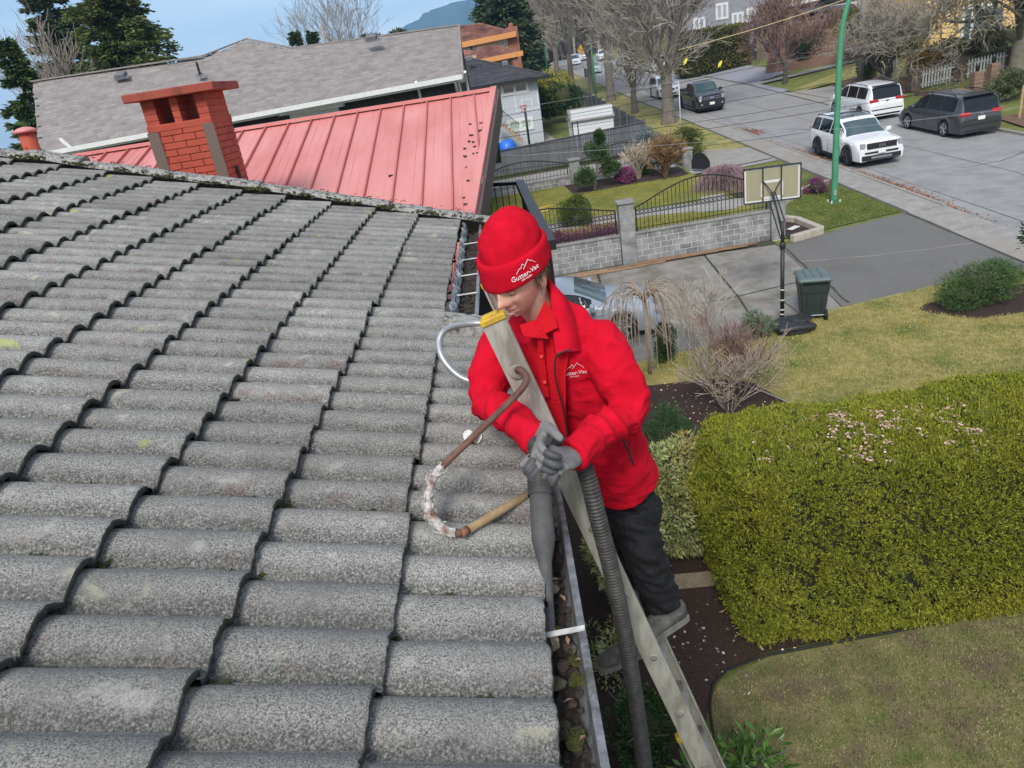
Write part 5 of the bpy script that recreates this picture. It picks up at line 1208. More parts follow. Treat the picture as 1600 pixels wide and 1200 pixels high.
rsheet('garden_bed', [(3.0, 31.6), (5.9, 31.8), (7.6, 31.6), (8.1, 31.9), (8.1, 33.85), (2.8, 33.85)], DZ+.016, M_soil)
rsheet('garden_bed', [(.4, 23.5), (4.1, 23.5), (3.9, 25.0), (.8, 25.4)], DZ+.016, mat('heather_ground', (.10, .045, .06), (.16, .08, .1), 10, .95, .9, 60))
blades('grass', 16000, [(-1, 27.4), (7.2, 27.4), (8.0, 31.5), (5.9, 31.7), (3, 31.6), (2, 33.7), (-1, 33.7)], mat('garden_blade', (.20, .22, .03), (.33, .30, .07), 1.5, .8, isl=.3), .05, 'bright green garden lawn behind the iron railing')
bpy.data.objects['grass.003'].location.z = DZ
blades('grass', 7000, [(3.9, 23.3), (8.3, 23.3), (6.5, 25.4), (4.0, 25.9)], MATS['garden_blade'], .05, 'strip of lawn between the iron railing and garden path')
bpy.data.objects['grass.004'].location.z = DZ
# far wall and railing
fw = thing('block_wall', 'low grey block wall with arched black iron railing in front of charcoal fence', 'wall', gp(3, 34.0))
YF2 = 34.0
for xa, xb, h0, h1 in ((-1.2, 3.1, .58, .95), (3.65, 7.4, .58, 1.05)):
    a, b = gp(xa, YF2, .45), gp(xb, YF2, .45); blockwall(fw, a, b, .5, 3); ironpanel(fw, Vector((xa+.05, YF2, a.z+.56)), Vector((xb-.05, YF2, b.z+.56)), h0, h1, .16, True)
pillar(fw, gp(3.37, YF2, .45), 1.2, .22)
gt = thing('garden_gate', 'black solid arched gate wings with grey pillar at the garden entrance', 'gate', gp(8.9, 35))
pillar(gt, gp(8.86, 35.1, .08), 1.0, .2)
for (x0, y0, x1, y1) in ((8.6, 37.6, 8.8, 35.4), (9.0, 34.9, 9.6, 34.0)):
    a, b = gp(x0, y0, .2), gp(x1, y1, .2); d = b-a; pts_ = [a, b]+[b-d*t+Vector((0, 0, .3+.42*sin(pi*min(1, max(0, t)))**.7)) for t in [k/12 for k in range(13)]]
    obj('gate_leaf', MB().prism(pts_, (.03, 0, 0)), mat('gate_black', (.02, .021, .024), rough=.5), gt)
    obj('gate_frame', MB().tube([p+Vector((.015, 0, 0)) for p in pts_[2:]], .035, 6), M_bmet, gt)
# charcoal board fence: panel facing us and stepped run towards the back
M_chf = mat('charcoal_board', (.085, .09, .10), (.115, .12, .13), 4, .8, .4, 30, rnd=.12, stretch=(1, 1, .3))
cf = thing('board_fence', 'tall charcoal vertical board fence around the neighbouring yard', 'fence', gp(4, 41))
XF0, XF1, YFC = -2.2, 8.25, 41.6
zt0 = at_y(775, 240, YFC).z; zt1 = at_y(1008, 190, YFC).z
n = int((XF1-XF0)/.14)
for k in range(n):
    x = XF0+(XF1-XF0)*k/n; t = k/n; z1 = zt0+(zt1-zt0)*t; zb = gz(x, YFC)+.25
    obj('board', MB().box((x+.004, YFC+random.uniform(-.004, .004), zb), (x+.136, YFC+.022, z1)), M_chf, cf)
for t in (0, .42, 1):
    x = XF0+(XF1-XF0)*t; z1 = zt0+(zt1-zt0)*t; obj('post', MB().box((x-.06, YFC-.05, gz(x, YFC)), (x+.06, YFC+.05, z1+.06)), M_chf, cf)
a, b = Vector((XF0, YFC-.02, zt0)), Vector((XF1, YFC-.02, zt1)); beam('cap_rail', a, b, .02, .05, M_chf, cf, .02)
Y0 = YFC+.05
for k in range(15):
    y0 = Y0+2.6*k; zt = zt1+.02+.115*k; 
    for q in range(13):
        y = y0+.2*q; obj('board', MB().box((XF1-.01, y+.003, gz(XF1, y)), (XF1+.012, y+.197, zt)), M_chf, cf)
    obj('post', MB().box((XF1-.09, y0-.06, gz(XF1, y0)), (XF1-.012, y0+.06, zt+.16)), M_chf, cf)
# shed in that yard
sp_ = at_y(893, 200, 46.5); shd = thing('garden_shed', 'small white shed with grey gable roof behind the charcoal fence', 'shed', gp(5, 46.5))
xa, xb = at_y(893, 190, 46.5).x, at_y(958, 185, 46.5).x; za = at_y(898, 192, 46.5).z; zb = at_y(957, 176, 46.5).z; ze = (za+zb)/2
mb = MB(); mb.box((xa, 46.5, gz(xa, 46)), (xb, 48.7, ze)); obj('wall', mb, mat('shed_white', (.66, .67, .68), (.6, .6, .62), 8, .6), shd)
mb = MB(); mb.prism([(xa-.1, 46.3, ze-.05), (xa-.1, 47.6, ze+.62), (xa-.1, 48.9, ze-.05)], (xb-xa+.2, 0, 0)); obj('roof', mb, mat('shed_shingle', (.19, .17, .16), (.25, .23, .22), 6, .95, .5, 30), shd)
for k in range(5): obj('siding_board', MB().box((xa-.004, 46.482, gz(xa, 46)+.4*k+.5), (xb+.004, 46.497, gz(xa, 46)+.4*k+.88)), MATS['shed_white'], shd)
for x in (xa+.02, xa+.35): obj('door_trim', MB().box((x-.03, 46.46, gz(xa, 46)), (x+.03, 46.48, ze-.05)), M_bmet, shd)
rsheet('garden_path', [(3.6, 44), (4.6, 44), (3.9, 58), (3.2, 58)], .05, M_conc)
# ================================================================== basketball hoop
hb1 = og(1222, 503); M_pbl = mat('black_plastic', (.018, .019, .021), (.03, .031, .033), 8, .5, .2, 40)
hoop = thing('basketball_hoop', 'portable basketball hoop with clear board and sandbag base by the driveway', 'basketball hoop', hb1)
zg = hb1.z
def hx(X, Y_): return at_y(X, Y_, hb1.y)
zb1, zt_ = hx(1220, 385).z, hx(1217, 350).z
pole = obj('pole', MB().tube([(hb1.x, hb1.y, zg+.1), (hb1.x, hb1.y, zb1)], .048, 12), M_pbl, hoop, True)
obj('pole', MB().tube([(hb1.x, hb1.y, zb1), (hb1.x, hb1.y, zt_+.05)], .040, 12), M_pbl, hoop, True)
obj('collar', MB().lathe((hb1.x, hb1.y, zb1-.06), [(.055, 0), (.07, .02), (.07, .14), (.05, .16)], 12), M_pbl, hoop, True)
for Y_ in (454, 470, 485, 492): p = hx(1220, Y_); obj('tape_band', MB().lathe((hb1.x, hb1.y, p.z), [(.0495, 0), (.0495, .035)], 12), M_wtrim, hoop, True)
# backboard: faces the driveway (away from us), we see its back
bc = at_y(1206, 287, hb1.y+.95); BW, BH = .60, .40
bd_r = (at_y(1250, 278, hb1.y+.85)-at_y(1163, 294, hb1.y+1.05)); bd_r.z = 0; bd_r.normalize(); BW = (at_y(1250, 278, hb1.y+.85)-at_y(1163, 294, hb1.y+1.05)).length/2
bn = bd_r.cross(Vector((0, 0, 1))).normalized(); bn = bn if bn.y < 0 else -bn
M_acr = mat('fogged_acrylic', (.30, .28, .18), (.36, .34, .23), 3, .35, c3=(.33, .30, .19), sc3=2, stretch=(8, 8, .6))
bb_ = obj('backboard', MB().obox(bc, bd_r*BW, (0, 0, BH), bn*.012), M_acr, hoop)
def onb(u, v, o=.016): return bc+bd_r*(u*BW)+Vector((0, 0, v*BH))+bn*o
for (u0, v0, u1, v1, w_) in ((-1, -.97, 1, -.97, .028), (-1, .97, 1, .97, .028), (-.975, -.9, -.975, .9, .028), (.975, -.9, .975, .9, .028), (-.34, .16, .34, .16, .03), (-.34, -.80, .34, -.80, .03), (-.36, -.72, -.36, .1, .026), (.36, -.72, .36, .1, .026)):
    a, b = onb(u0, v0, .014), onb(u1, v1, .014); d = b-a; s_ = Vector((0, 0, w_)) if abs(d.z) < .01 else bd_r*w_; obj('white_line', MB().obox((a+b)/2, d/2, s_, bn*.0016), M_wtrim, bb_)
for (u0, v0, u1, v1) in ((-1.02, -1.02, 1.02, -1.02), (-1.02, 1.02, 1.02, 1.02), (-1.02, -1, -1.02, 1), (1.02, -1, 1.02, 1), (-.33, -1, -.33, 1), (.33, -1, .33, 1)):
    a, b = onb(u0, v0, .03), onb(u1, v1, .03); d = b-a; s_ = Vector((0, 0, .014)) if abs(d.z) < .01 else bd_r*.014; obj('board_frame', MB().obox((a+b)/2, d/2*1.01, s_, bn*.016), M_pbl, bb_)
tp_ = Vector((hb1.x, hb1.y, zt_)); jn = onb(0, -.45, .14)
for s_ in (-1, 1):
    obj('brace', MB().tube([onb(.33*s_, .25, .03), jn+bd_r*(.02*s_)], .013, 6), M_pbl, hoop)
    o_ = bd_r*(.045*s_)
    obj('support_arm', MB().tube([jn+o_, tp_+o_+Vector((0, 0, .05))], .017, 6), M_pbl, hoop); obj('support_arm', MB().tube([onb(.1*s_, -1, .03), tp_+o_-Vector((0, 0, .35))], .017, 6), M_pbl, hoop)
obj('strut', MB().tube([jn, tp_-Vector((0, 0, .3))], .02, 6), M_pbl, hoop)
rc = bc-bn*.28+Vector((0, 0, -BH*.72)); obj('ring', MB().tube([rc+bd_r*(.225*cos(t))+bn*(.225*sin(t)) for t in [2*pi*q/24 for q in range(25)]], .01, 6), mat('ring_orange', (.5, .12, .03), rough=.5), hoop)
bs = MB(); rows = []; ofs = og(1245, 522)-hb1
for z_, a, b in ((0, .40, .62), (.05, .42, .64), (.12, .38, .58), (.2, .30, .42), (.235, .24, .34), (.22, .15, .2)):
    rows.append([Vector((hb1.x+ofs.x*.75+a*1.05*math.copysign(abs(cos(t))**.6, cos(t))*1.0, hb1.y+ofs.y*.6+b*.72*math.copysign(abs(sin(t))**.6, sin(t)), zg+z_)) for t in [2*pi*q/28 for q in range(28)]])
bs.grid(rows, True); bs.f.append(tuple(len(bs.v)-28+q for q in range(28))); base_ = obj('base', bs, M_pbl, hoop, True)
sbm = MB(); cc = Vector((hb1.x+ofs.x*.75, hb1.y+ofs.y*.6, zg+.10)); rq = random.Random(6)
sbm.tube([cc+Vector((.40*cos(t), -.30+.30*sin(t)*.3, .02+.02*sin(3*t))) for t in [pi*k/8-pi for k in range(9)]], .09, 10); sbm.ell(cc+Vector((.22, .02, .12)), (.30, .26, .05), 14, 8, None, .05, rq)
obj('weight_bag', sbm, M_pbl, hoop, True)
obj('rear_brace', MB().tube([(hb1.x+.02, hb1.y, hx(1226, 470).z), cc+Vector((.33, .1, .12))], .014, 6), M_pbl, hoop)
# ================================================================== wheelie bin
bp = og(1268, 494); bn_ = thing('wheelie_bin', 'dark green plastic wheelie bin with lid at the driveway edge', 'bin', bp); M_bin = mat('bin_green', (.022, .035, .034), (.032, .046, .044), 6, .5, .15, 60); M_lid = mat('bin_lid', (.085, .12, .115), (.11, .15, .145), 5, .45)
R0 = Matrix.Rotation(radians(-14), 3, 'Z')
def bq(x, y, z): return bp + R0 @ Vector((x, y, z))
rows = []
for z_, w_, d_ in ((.10, .25, .29), (.14, .26, .31), (.55, .295, .37), (.72, .305, .385), (.725, .325, .405), (.92, .335, .42), (.97, .345, .43), (1.0, .345, .43)):
    rows.append([bq(sx*w_, sy*d_, z_) for sx, sy in ((-1, -.92), (-.92, -1), (.92, -1), (1, -.92), (1, .92), (.92, 1), (-.92, 1), (-1, .92))])
mb = MB(); mb.grid(rows, True); mb.f.append(tuple(reversed(range(8)))); mb.f.append(tuple(range(len(mb.v)-8, len(mb.v)))); body = obj('body', mb, M_bin, bn_)
rows = []
for z_, k in ((1.0, 1.04), (1.04, 1.05), (1.075, .98), (1.095, .80), (1.10, .4)): rows.append([bq(sx*.355*k, sy*.445*k, z_) for sx, sy in ((-1, -.9), (-.9, -1), (.9, -1), (1, -.9), (1, .9), (.9, 1), (-.9, 1), (-1, .9))])
mb = MB(); mb.grid(rows, True); mb.f.append(tuple(range(len(mb.v)-8, len(mb.v)))); lid = obj('lid', mb, M_lid, bn_)
for s_ in (-1, 0, 1): obj('lid_rib', MB().bbox(bq(.17*s_, 0, 1.105), R0 @ Vector((.025, 0, 0)), R0 @ Vector((0, .32, 0)), (0, 0, .012), .4), M_lid, lid)
obj('handle', MB().tube([bq(-.27, -.45, 1.0), bq(-.27, -.50, 1.02), bq(.27, -.50, 1.02), bq(.27, -.45, 1.0)], .016, 8), M_bin, bn_, True)
for s_ in (-1, 1):
    w_ = obj('wheel', MB().lathe(bq(.27*s_, -.30, .13), [(.13, -.035), (.135, -.02), (.135, .02), (.13, .035)], 20, R0 @ Vector((1, 0, 0))), mat('tyre_rubber', (.012, .012, .012), rough=.8), bn_, True)
    obj('hub', MB().lathe(bq(.27*s_+.036*s_, -.30, .13), [(.06, 0), (.05, .006*s_)], 14, R0 @ Vector((1, 0, 0))), mat('hub_grey', (.12, .12, .12), rough=.6), w_)
obj('axle', MB().tube([bq(-.27, -.30, .13), bq(.27, -.30, .13)], .014, 8), M_zinc, bn_)
obj('label_sticker', MB().obox(bq(-.16, -.4045, .84), R0 @ Vector((.06, 0, 0)), (0, 0, .03), R0 @ Vector((0, .001, 0))), M_wtrim, body)
for s_ in (-.16, .16): obj('body_rib', MB().obox(bq(s_, -.372, .48), R0 @ Vector((.006, 0, 0)), R0 @ Vector((0, -.018, .20)), R0 @ Vector((0, .006, 0))), M_bin, body)
# ================================================================== street lamp, poles, signs, wires
M_green = mat('lamp_green', (.055, .24, .125), (.07, .28, .15), 3, .45, .1, 30)
lb_ = og(1303, 317); lm = thing('street_lamp', 'tall green steel street lamp post on the verge', 'street lamp', lb_)
tp1 = at_y(1312, 90, lb_.y); top1 = at_y(1325, 0, lb_.y-.1); lean = (at_y(1308, 180, lb_.y)-lb_); 
pl_ = spl([lb_, lb_.lerp(at_y(1308, 180, lb_.y), .5), at_y(1308, 180, lb_.y), at_y(1312, 90, lb_.y), at_y(1317, 40, lb_.y), at_y(1327, 0, lb_.y), at_y(1345, -40, lb_.y), at_y(1400, -75, lb_.y), at_y(1470, -90, lb_.y)], 6)
obj('post', MB().tube(pl_, list(np.linspace(.115, .055, len(pl_))), 14), M_green, lm, True)
obj('luminaire', MB().bbox(at_y(1490, -92, lb_.y), (.35, 0, 0), (0, .14, 0), (0, 0, .07), .5), mat('lamp_grey', (.3, .3, .3), rough=.5), lm)
obj('base_plate', MB().box((lb_.x-.2, lb_.y-.2, lb_.z-.02), (lb_.x+.2, lb_.y+.2, lb_.z+.03)), M_green, lm)
for sx, sy in ((-1, -1), (1, -1), (1, 1), (-1, 1)): obj('anchor_bolt', MB().lathe((lb_.x+.15*sx, lb_.y+.15*sy, lb_.z+.03), [(.028, 0), (.028, .09)], 8), M_wtrim, lm)
obj('access_cover', MB().bbox((lb_.x-.02, lb_.y-.118, lb_.z+.38), (.045, 0, 0), (0, .012, 0), (0, 0, .09), .3), mat('cover_grey', (.32, .33, .32), rough=.5), lm)
def post(name, label, cat, base, h, r, m, group=None):
    t = thing(name, label, cat, base, group); obj('pole', MB().tube([base, base+Vector((0, 0, h))], [r, r*.8], 12), m, t, True); return t
ub = Vector((25.6, 53, gz(25.6, 53))); M_upole = mat('weathered_pole', (.33, .31, .27), (.25, .23, .2), 4, .9, .5, 30, stretch=(3, 3, .4))
up1 = post('utility_pole', 'weathered wooden utility pole beside the vase shaped bare tree', 'utility pole', ub, 11, .20, M_upole)
obj('cross_arm', MB().obox(ub+Vector((0, 0, 10.3)), (.06, 0, 0), (0, 1.1, 0), (0, 0, .06)), M_upole, up1)
sb = og(1064, 203); ss = post('sign_post', 'thin white sign post in front of the biggest street tree', 'sign post', sb, 2.9, .035, M_wtrim)
pp = at_y(505, 85, 70); solo('utility_pole', MB().tube([Vector((pp.x, 70, 3)), at_y(502, 40, 70)], [.17, .14], 8), M_upole, 'far wooden pole rising behind the shingle roof ridge', 'utility pole', sm=True)
sg = thing('warning_sign', 'small yellow diamond road sign at the far end of the street', 'road sign', og(912, 118)); sgp = at_y(909, 77, 128)
obj('pole', MB().tube([Vector((sgp.x, 128, gz(14, 128))), sgp], .05, 6), M_upole, sg); obj('sign_face', MB().obox(sgp, (.42, 0, .42), (-.42, 0, .42), (0, .02, 0)), mat('sign_yellow', (.65, .36, .03), rough=.5), sg)
for X, Y0_, Y1_, D, lbl in ((919, 138, 105, 92, 'thin grey sign post by the driveway beyond the hedge'), (1155, 113, 75, 80, 'thin grey sign post at the far kerb by the blue grey drive')):
    a = at_y(X, Y0_, D); g_ = gz(a.x, D); solo('sign_post', MB().tube([(a.x, D, g_), (a.x, D, at_y(X, Y1_, D).z)], .05, 6), M_zinc, lbl, 'sign post')
gpz = at_y(930, 140, 76); solo('lamp_post', MB().tube([(gpz.x, 76, gz(gpz.x, 76)), (gpz.x, 76, 9)], [.13, .1], 10), M_green, 'green lamp post standing between the far street trees', 'lamp post', sm=True)
gpz = at_y(853, 95, 118); solo('lamp_post', MB().tube([(gpz.x, 118, gz(gpz.x, 118)), (gpz.x, 118, 11)], [.16, .12], 10), M_green, 'green lamp post near the tan house chimney', 'lamp post', sm=True)
# overhead service wires, one by one: from poles at the back of the yards to poles across the street
M_wire = mat('wire_black', (.015, .015, .016), rough=.6); M_wirel = mat('wire_pale', (.30, .30, .30), rough=.5)
def wire(X0, Y0_, D0, X1, Y1_, D1, sag, m, lbl, r=.011):
    a, b = at_y(X0, Y0_, D0), at_y(X1, Y1_, D1); n = 20
    P = [a.lerp(b, k/n)-Vector((0, 0, sag*4*(k/n)*(1-k/n))) for k in range(n+1)]
    solo('overhead_wire', MB().tube(P, r, 5), m, lbl, 'wire', 'overhead wires')
wl_ = 'thin black overhead wire crossing the yards and the street'
for Y0_, Y1_, D1 in ((168, -12, 44), (196, 52, 46), (213, 84, 48), (222, 100, 42), (240, 138, 45), (180, 20, 47)):
    wire(600, Y0_+46, 30, 1680, Y1_, D1, .35, M_wire, wl_)
for Y0_, Y1_, D1, lbl in ((172, 40, 46, 'pale overhead wire crossing behind the lamp post'), (222, 196, 24, 'pale overhead wire crossing in front of the charcoal fence')):
    wire(600, Y0_+30, 28, 1680, Y1_-40, D1, .3, M_wirel, lbl, .006)
wire(1060, 78, 50, 1400, -30, 50, .2, mat('wire_yellow', (.6, .5, .25), rough=.6), 'yellowish service wire running up to the house across the street', .02)
for X, Y_, lbl in ((1071, 96, 'yellow marker tag on the wire in the big street tree'), (1125, 100, 'yellow marker tag on the wire above the blue grey drive')):
    p = at_y(X, Y_, 40); solo('wire_marker', MB().bbox(p, (.10, 0, .16), (.02, .0, -.012), (0, .012, 0), .2).bbox(p, (.06, 0, .10), (.055, 0, -.035), (0, .03, 0), .3), mat('tag_yellow', (.75, .66, .06), rough=.5), lbl, 'wire marker')
# yellow hose on the garden lawn
hs = [Vector((x, y, gz(x, y)+DZ+.03)) for x, y in [(1.2+.5*cos(t)+.03*t, 29.6+.35*sin(t)+.02*t) for t in [k*.5 for k in range(30)]]]
solo('garden_hose', MB().tube(hs, .018, 6), mat('hose_yellow', (.6, .42, .06), rough=.5), 'yellow garden hose coiled on the lawn behind the railing', 'hose', sm=True)
# ================================================================== vehicles
M_tyre = MATS.get('tyre_rubber') or mat('tyre_rubber', (.012, .012, .012), rough=.8)
M_cgl = mat('car_glass', (.010, .012, .014), rough=.08, spec=.45)
M_cgl2 = mat('car_windscreen', (.05, .085, .09), rough=.05, spec=.8, coat=.5)
M_trim = mat('black_car_trim', (.014, .014, .015), rough=.6); M_chr = mat('chrome', (.5, .5, .51), rough=.25, metal=.9)
M_tail = mat('tail_lamp', (.50, .012, .015), rough=.15, coat=.6); M_head = mat('headlamp', (.30, .31, .33), rough=.12, coat=.6); M_plate = mat('plate_white', (.75, .75, .74), rough=.5)
def paint(n, c, rough=.28): return mat(n, c, rough=rough, coat=.8, spec=.5)
def car(name, label, pos, yaw, P, m, group='vehicles along the street', rim=None):
    """P: dict of side profile and widths. local x forward, y left, z up, origin on the ground at the middle"""
    root = thing(name, label, P.get('cat', 'car'), (0, 0, 0), group); L_, W_ = P['L'], P['W']/2
    xw = [P['wf'], P['wr']]; R_ = P.get('R', .36)
    xs_ = sorted(set([round(-L_/2+L_*k/44, 4) for k in range(45)]+[round(x+R_*1.18*cos(a), 4) for x in xw for a in np.linspace(0, pi, 11)]))
    ip = lambda key, x: float(np.interp(x, [p[0] for p in P[key]], [p[1] for p in P[key]]))
    rows = []
    for x in xs_:
        zt, zb = ip('top', x), ip('belt', x); e = 1-max(0, (abs(x)-(L_/2-.55))/.55)**2.2*.10; w = W_*e
        wr2 = ip('roofw', x)*W_ if 'roofw' in P else W_*.74
        zs = P.get('sill', .22)
        for xx in xw:
            d = abs(x-xx)
            if d < R_*1.18: zs = max(zs, R_+sqrt(max(0, (R_*1.18)**2-d*d)))
        zs = min(zs, zb-.12); g = max(0, zt-zb); wt = w*.93 if g < .02 else w*.93+(wr2-w*.93)*min(1, g/.30)
        row = [(x, 0, zt+.0), (x, wt*.55, zt-.006), (x, wt*.86, zt-.03 if g < .05 else zt-.025), (x, wt, zt-.065 if g > .05 else zt-.05), (x, w*.955, zb-.01 if g > .05 else zt-.10), (x, w*.985, zb-.07 if g > .05 else zt-.16), (x, w, zs+(zb-zs)*.62), (x, w*.985, zs+(zb-zs)*.28), (x, w*.965, zs+.02), (x, w*.93, zs), (x, w*.6, zs+.02)]
        rows.append(row)
    mb = MB()
    for s_ in (1, -1):
        o = len(mb.v); mb.grid([[(a, b*s_, c) for a, b, c in r] for r in rows])
    for r in (rows[0], rows[-1]):
        o = len(mb.v); mb.v += [(a, b, c) for a, b, c in r]+[(a, -b, c) for a, b, c in reversed(r)]; mb.f.append(tuple(range(o, o+2*len(r))))
    me = mb.mesh('body'); smooth(me); body = obj('body', me, m, root)
    bmod = body.modifiers.new('e', 'EDGE_SPLIT'); bmod.split_angle = radians(38)
    # openings: dark arch liners and floor
    obj('floor_pan', MB().box((-L_/2+.2, -W_*.86, .2), (L_/2-.2, W_*.86, .5)), M_trim, root)
    def sidept(x, f, o_=.006):                    # f 0 at belt, 1 at roof edge
        i = max(0, min(len(xs_)-2, int(np.searchsorted(xs_, x))-1)); t = (x-xs_[i])/(xs_[i+1]-xs_[i])
        A = Vector(rows[i][4]).lerp(Vector(rows[i+1][4]), t); B = Vector(rows[i][3]).lerp(Vector(rows[i+1][3]), t); p = A.lerp(B, f); return p+Vector((0, o_, o_*.4))
    def toppt(x, f, o_=.008):
        i = max(0, min(len(xs_)-2, int(np.searchsorted(xs_, x))-1)); t = (x-xs_[i])/(xs_[i+1]-xs_[i]); r = [Vector(rows[i][k]).lerp(Vector(rows[i+1][k]), t) for k in range(4)]
        q = abs(f)*3; k = min(2, int(q)); p = r[k].lerp(r[k+1], q-k); dx = Vector(rows[i+1][0])-Vector(rows[i][0]); n_ = Vector((-dx.z, 0, dx.x)).normalized(); return Vector((p.x, math.copysign(p.y, f) if f else 0, p.z))+n_*o_
    for (xa, xb) in P['side']:
        for s_ in (1, -1):
            rws = []
            for k in range(7):
                x = xa+(xb-xa)*k/6; lo_, hi_ = (.10, .93); rws.append([sidept(x, lo_+(hi_-lo_)*q/3) for q in range(4)])
            obj('window', MB().grid([[Vector((p.x, p.y*s_, p.z)) for p in r] for r in rws]), M_cgl, body)
    for key, mm in (('wind', M_cgl2), ('rear', M_cgl)):
        if key in P:
            xa, xb = P[key]; obj('windscreen' if key == 'wind' else 'rear_window', MB().grid([[toppt(xa+(xb-xa)*k/8, f) for f in (-.86, -.7, -.35, 0, .35, .7, .86)] for k in range(9)]), mm, body, True)
    if 'sun' in P:
        for xa, xb in P['sun']: obj('sunroof', MB().grid([[toppt(xa+(xb-xa)*k/4, f, .006) for f in (-.62, -.3, 0, .3, .62)] for k in range(5)]), M_cgl, body)
    for s_ in (1, -1):
        for x in P.get('doors', ()):
            obj('door_gap', MB().tube([Vector((x, (W_*1.0-.003)*s_, .35)), Vector((x+.01, W_*1.002*s_, ip('belt', x)*.62)), Vector((x, W_*.972*s_, ip('belt', x)-.03))], .006, 4), M_trim, body)
            obj('door_handle', MB().bbox((x+.16, W_*.998*s_, ip('belt', x)-.17), (.09, 0, 0), (0, .018, 0), (0, 0, .018), .4), m if P.get('hm', 1) else M_trim, body)
        obj('sill_trim', MB().box((min(xw)+R_*1.2, min(W_*.93*s_, W_*.992*s_), .2), (max(xw)-R_*1.2, max(W_*.93*s_, W_*.992*s_), .33)), M_trim if P.get('clad') else m, body)
        if P.get('mir'): obj('wing_mirror', MB().bbox((P['mir'], (W_+.10)*s_, ip('belt', P['mir'])+.06), (.06, 0, 0), (0, .11, 0), (0, 0, .085), .4), m if P.get('mm', 1) else M_trim, body)
        if P.get('rails'):
            xa, xb = P['rails']; obj('roof_rail', MB().tube([toppt(xa, .93*s_, .01), toppt(xa-.12, .93*s_, .06), toppt((xa+xb)/2, .93*s_, .07), toppt(xb+.12, .93*s_, .06), toppt(xb, .93*s_, .01)], .022, 6), M_trim, body)
        if P.get('clad'):
            for x in xw: obj('arch_trim', MB().tube([Vector((x+R_*1.2*cos(a), W_*.995*s_, R_+R_*1.2*sin(a))) for a in np.linspace(-.25, pi+.25, 15)], .035, 6), M_trim, body)
        for x in xw:
            w_ = obj('wheel', MB().lathe((x, (W_-.13)*s_, R_), [(R_*.6, .115*s_), (R_*.72, .12*s_), (R_*.95, .115*s_), (R_, .08*s_), (R_, -.08*s_), (R_*.95, -.115*s_)], 26, (0, 1, 0)), M_tyre, root, True)
            rm = P.get('rimm', M_chr); yo = (W_-.13+.115)*s_
            rb_ = MB(); rb_.lathe((x, yo-.03*s_, R_), [(R_*.68, 0), (R_*.66, .012*s_)], 20, (0, 1, 0)); obj('rim_back', rb_, M_trim, w_)
            rb_ = MB()
            for q in range(5):
                a = 2*pi*q/5+.3; c_, sn = cos(a), sin(a)
                for da in (-.17, .17): rb_.tube([(x+R_*.10*c_, yo+.006*s_, R_+R_*.10*sn), (x+R_*.66*cos(a+da), yo-.004*s_, R_+R_*.66*sin(a+da))], R_*.065, 5)
            rb_.tube([(x+R_*.67*cos(a), yo-.004*s_, R_+R_*.67*sin(a)) for a in [2*pi*q/22 for q in range(23)]], R_*.045, 5); rb_.lathe((x, yo-.01*s_, R_), [(R_*.16, 0), (R_*.14, .022*s_)], 10, (0, 1, 0)); obj('rim', rb_, rm, w_)
    for nm, mm, c, h, *rest_ in P['bits'](L_, W_):
        obj(nm, MB().bbox(c, (h[0], 0, 0), (0, h[1], 0), (0, 0, h[2]), rest_[0] if rest_ else .25), mm, body)
        if c[1] and nm not in ('emblem',) and not (len(rest_) > 1): obj(nm, MB().bbox((c[0], -c[1], c[2]), (h[0], 0, 0), (0, h[1], 0), (0, 0, h[2]), rest_[0] if rest_ else .25), mm, body)
    if P.get('text'):
        tx_, sz, z_, mm, end = P['text']; v, f = text_mesh(tx_, sz); x = (L_/2+P.get('to', .03))*end
        obj('badge', MB().add([(x+z__*end, a*end, b+z_) for a, b, z__ in v], f), mm, body)
    Rm = Matrix.Rotation(math.atan(SL), 4, 'X') @ Matrix.Rotation(math.atan(-ST), 4, 'Y') @ Matrix.Rotation(yaw, 4, 'Z')
    root.rotation_euler = Rm.to_euler(); root.location = Vector(pos); return root
def rp(x, y): return Vector((x, y, gz(x, y)+.006))
WH = paint('white_car_paint', (.74, .75, .76)); DK = paint('dark_grey_paint', (.035, .036, .040)); BLK = paint('black_blue_paint', (.022, .026, .034), .2); SIL = paint('silver_blue_paint', (.30, .35, .41))
black_rim = mat('black_rim', (.03, .03, .032), rough=.4)
SUV = dict(cat='suv', L=5.0, W=1.99, wf=1.52, wr=-1.38, R=.385, sill=.27, top=[(-2.5, .95), (-2.46, 1.25), (-2.3, 1.66), (-1.9, 1.74), (-.3, 1.77), (.25, 1.72), (.55, 1.56), (1.12, 1.13), (1.4, 1.10), (2.2, 1.05), (2.42, .98), (2.5, .78)], belt=[(-2.5, .9), (-2.3, 1.10), (0, 1.08), (1.1, 1.08), (2.2, 1.03), (2.5, .76)], roofw=[(-2.5, .74), (2.5, .76)],
    side=[(-2.15, -1.42), (-1.34, -.32), (-.24, .80)], wind=(1.10, .42), rear=(-2.46, -2.30), sun=[(.15, -.45), (-.6, -1.3)], doors=(.88, -.30, -1.32), rails=(-.1, -2.0), mir=.82, clad=1, rimm=black_rim,
    bits=lambda L_, W_: [('grille', M_trim, (2.49, 0, .86), (.035, .60, .115)), ('headlamp', M_head, (2.44, .76, .84), (.05, .10, .15)), ('lower_grille', M_trim, (2.50, 0, .60), (.03, .68, .035)), ('bumper_trim', M_trim, (2.46, 0, .40), (.07, .80, .10)), ('skid_plate', M_chr, (2.535, 0, .40), (.01, .42, .045)), ('corner_vent', M_trim, (2.44, .83, .55), (.05, .03, .12)), ('plate', M_plate, (2.545, 0, .63), (.008, .15, .075)), ('tail_lamp', M_tail, (-2.42, .80, 1.0), (.05, .07, .2))], text=('KIA', .17, .80, M_chr, 1), to=.03)
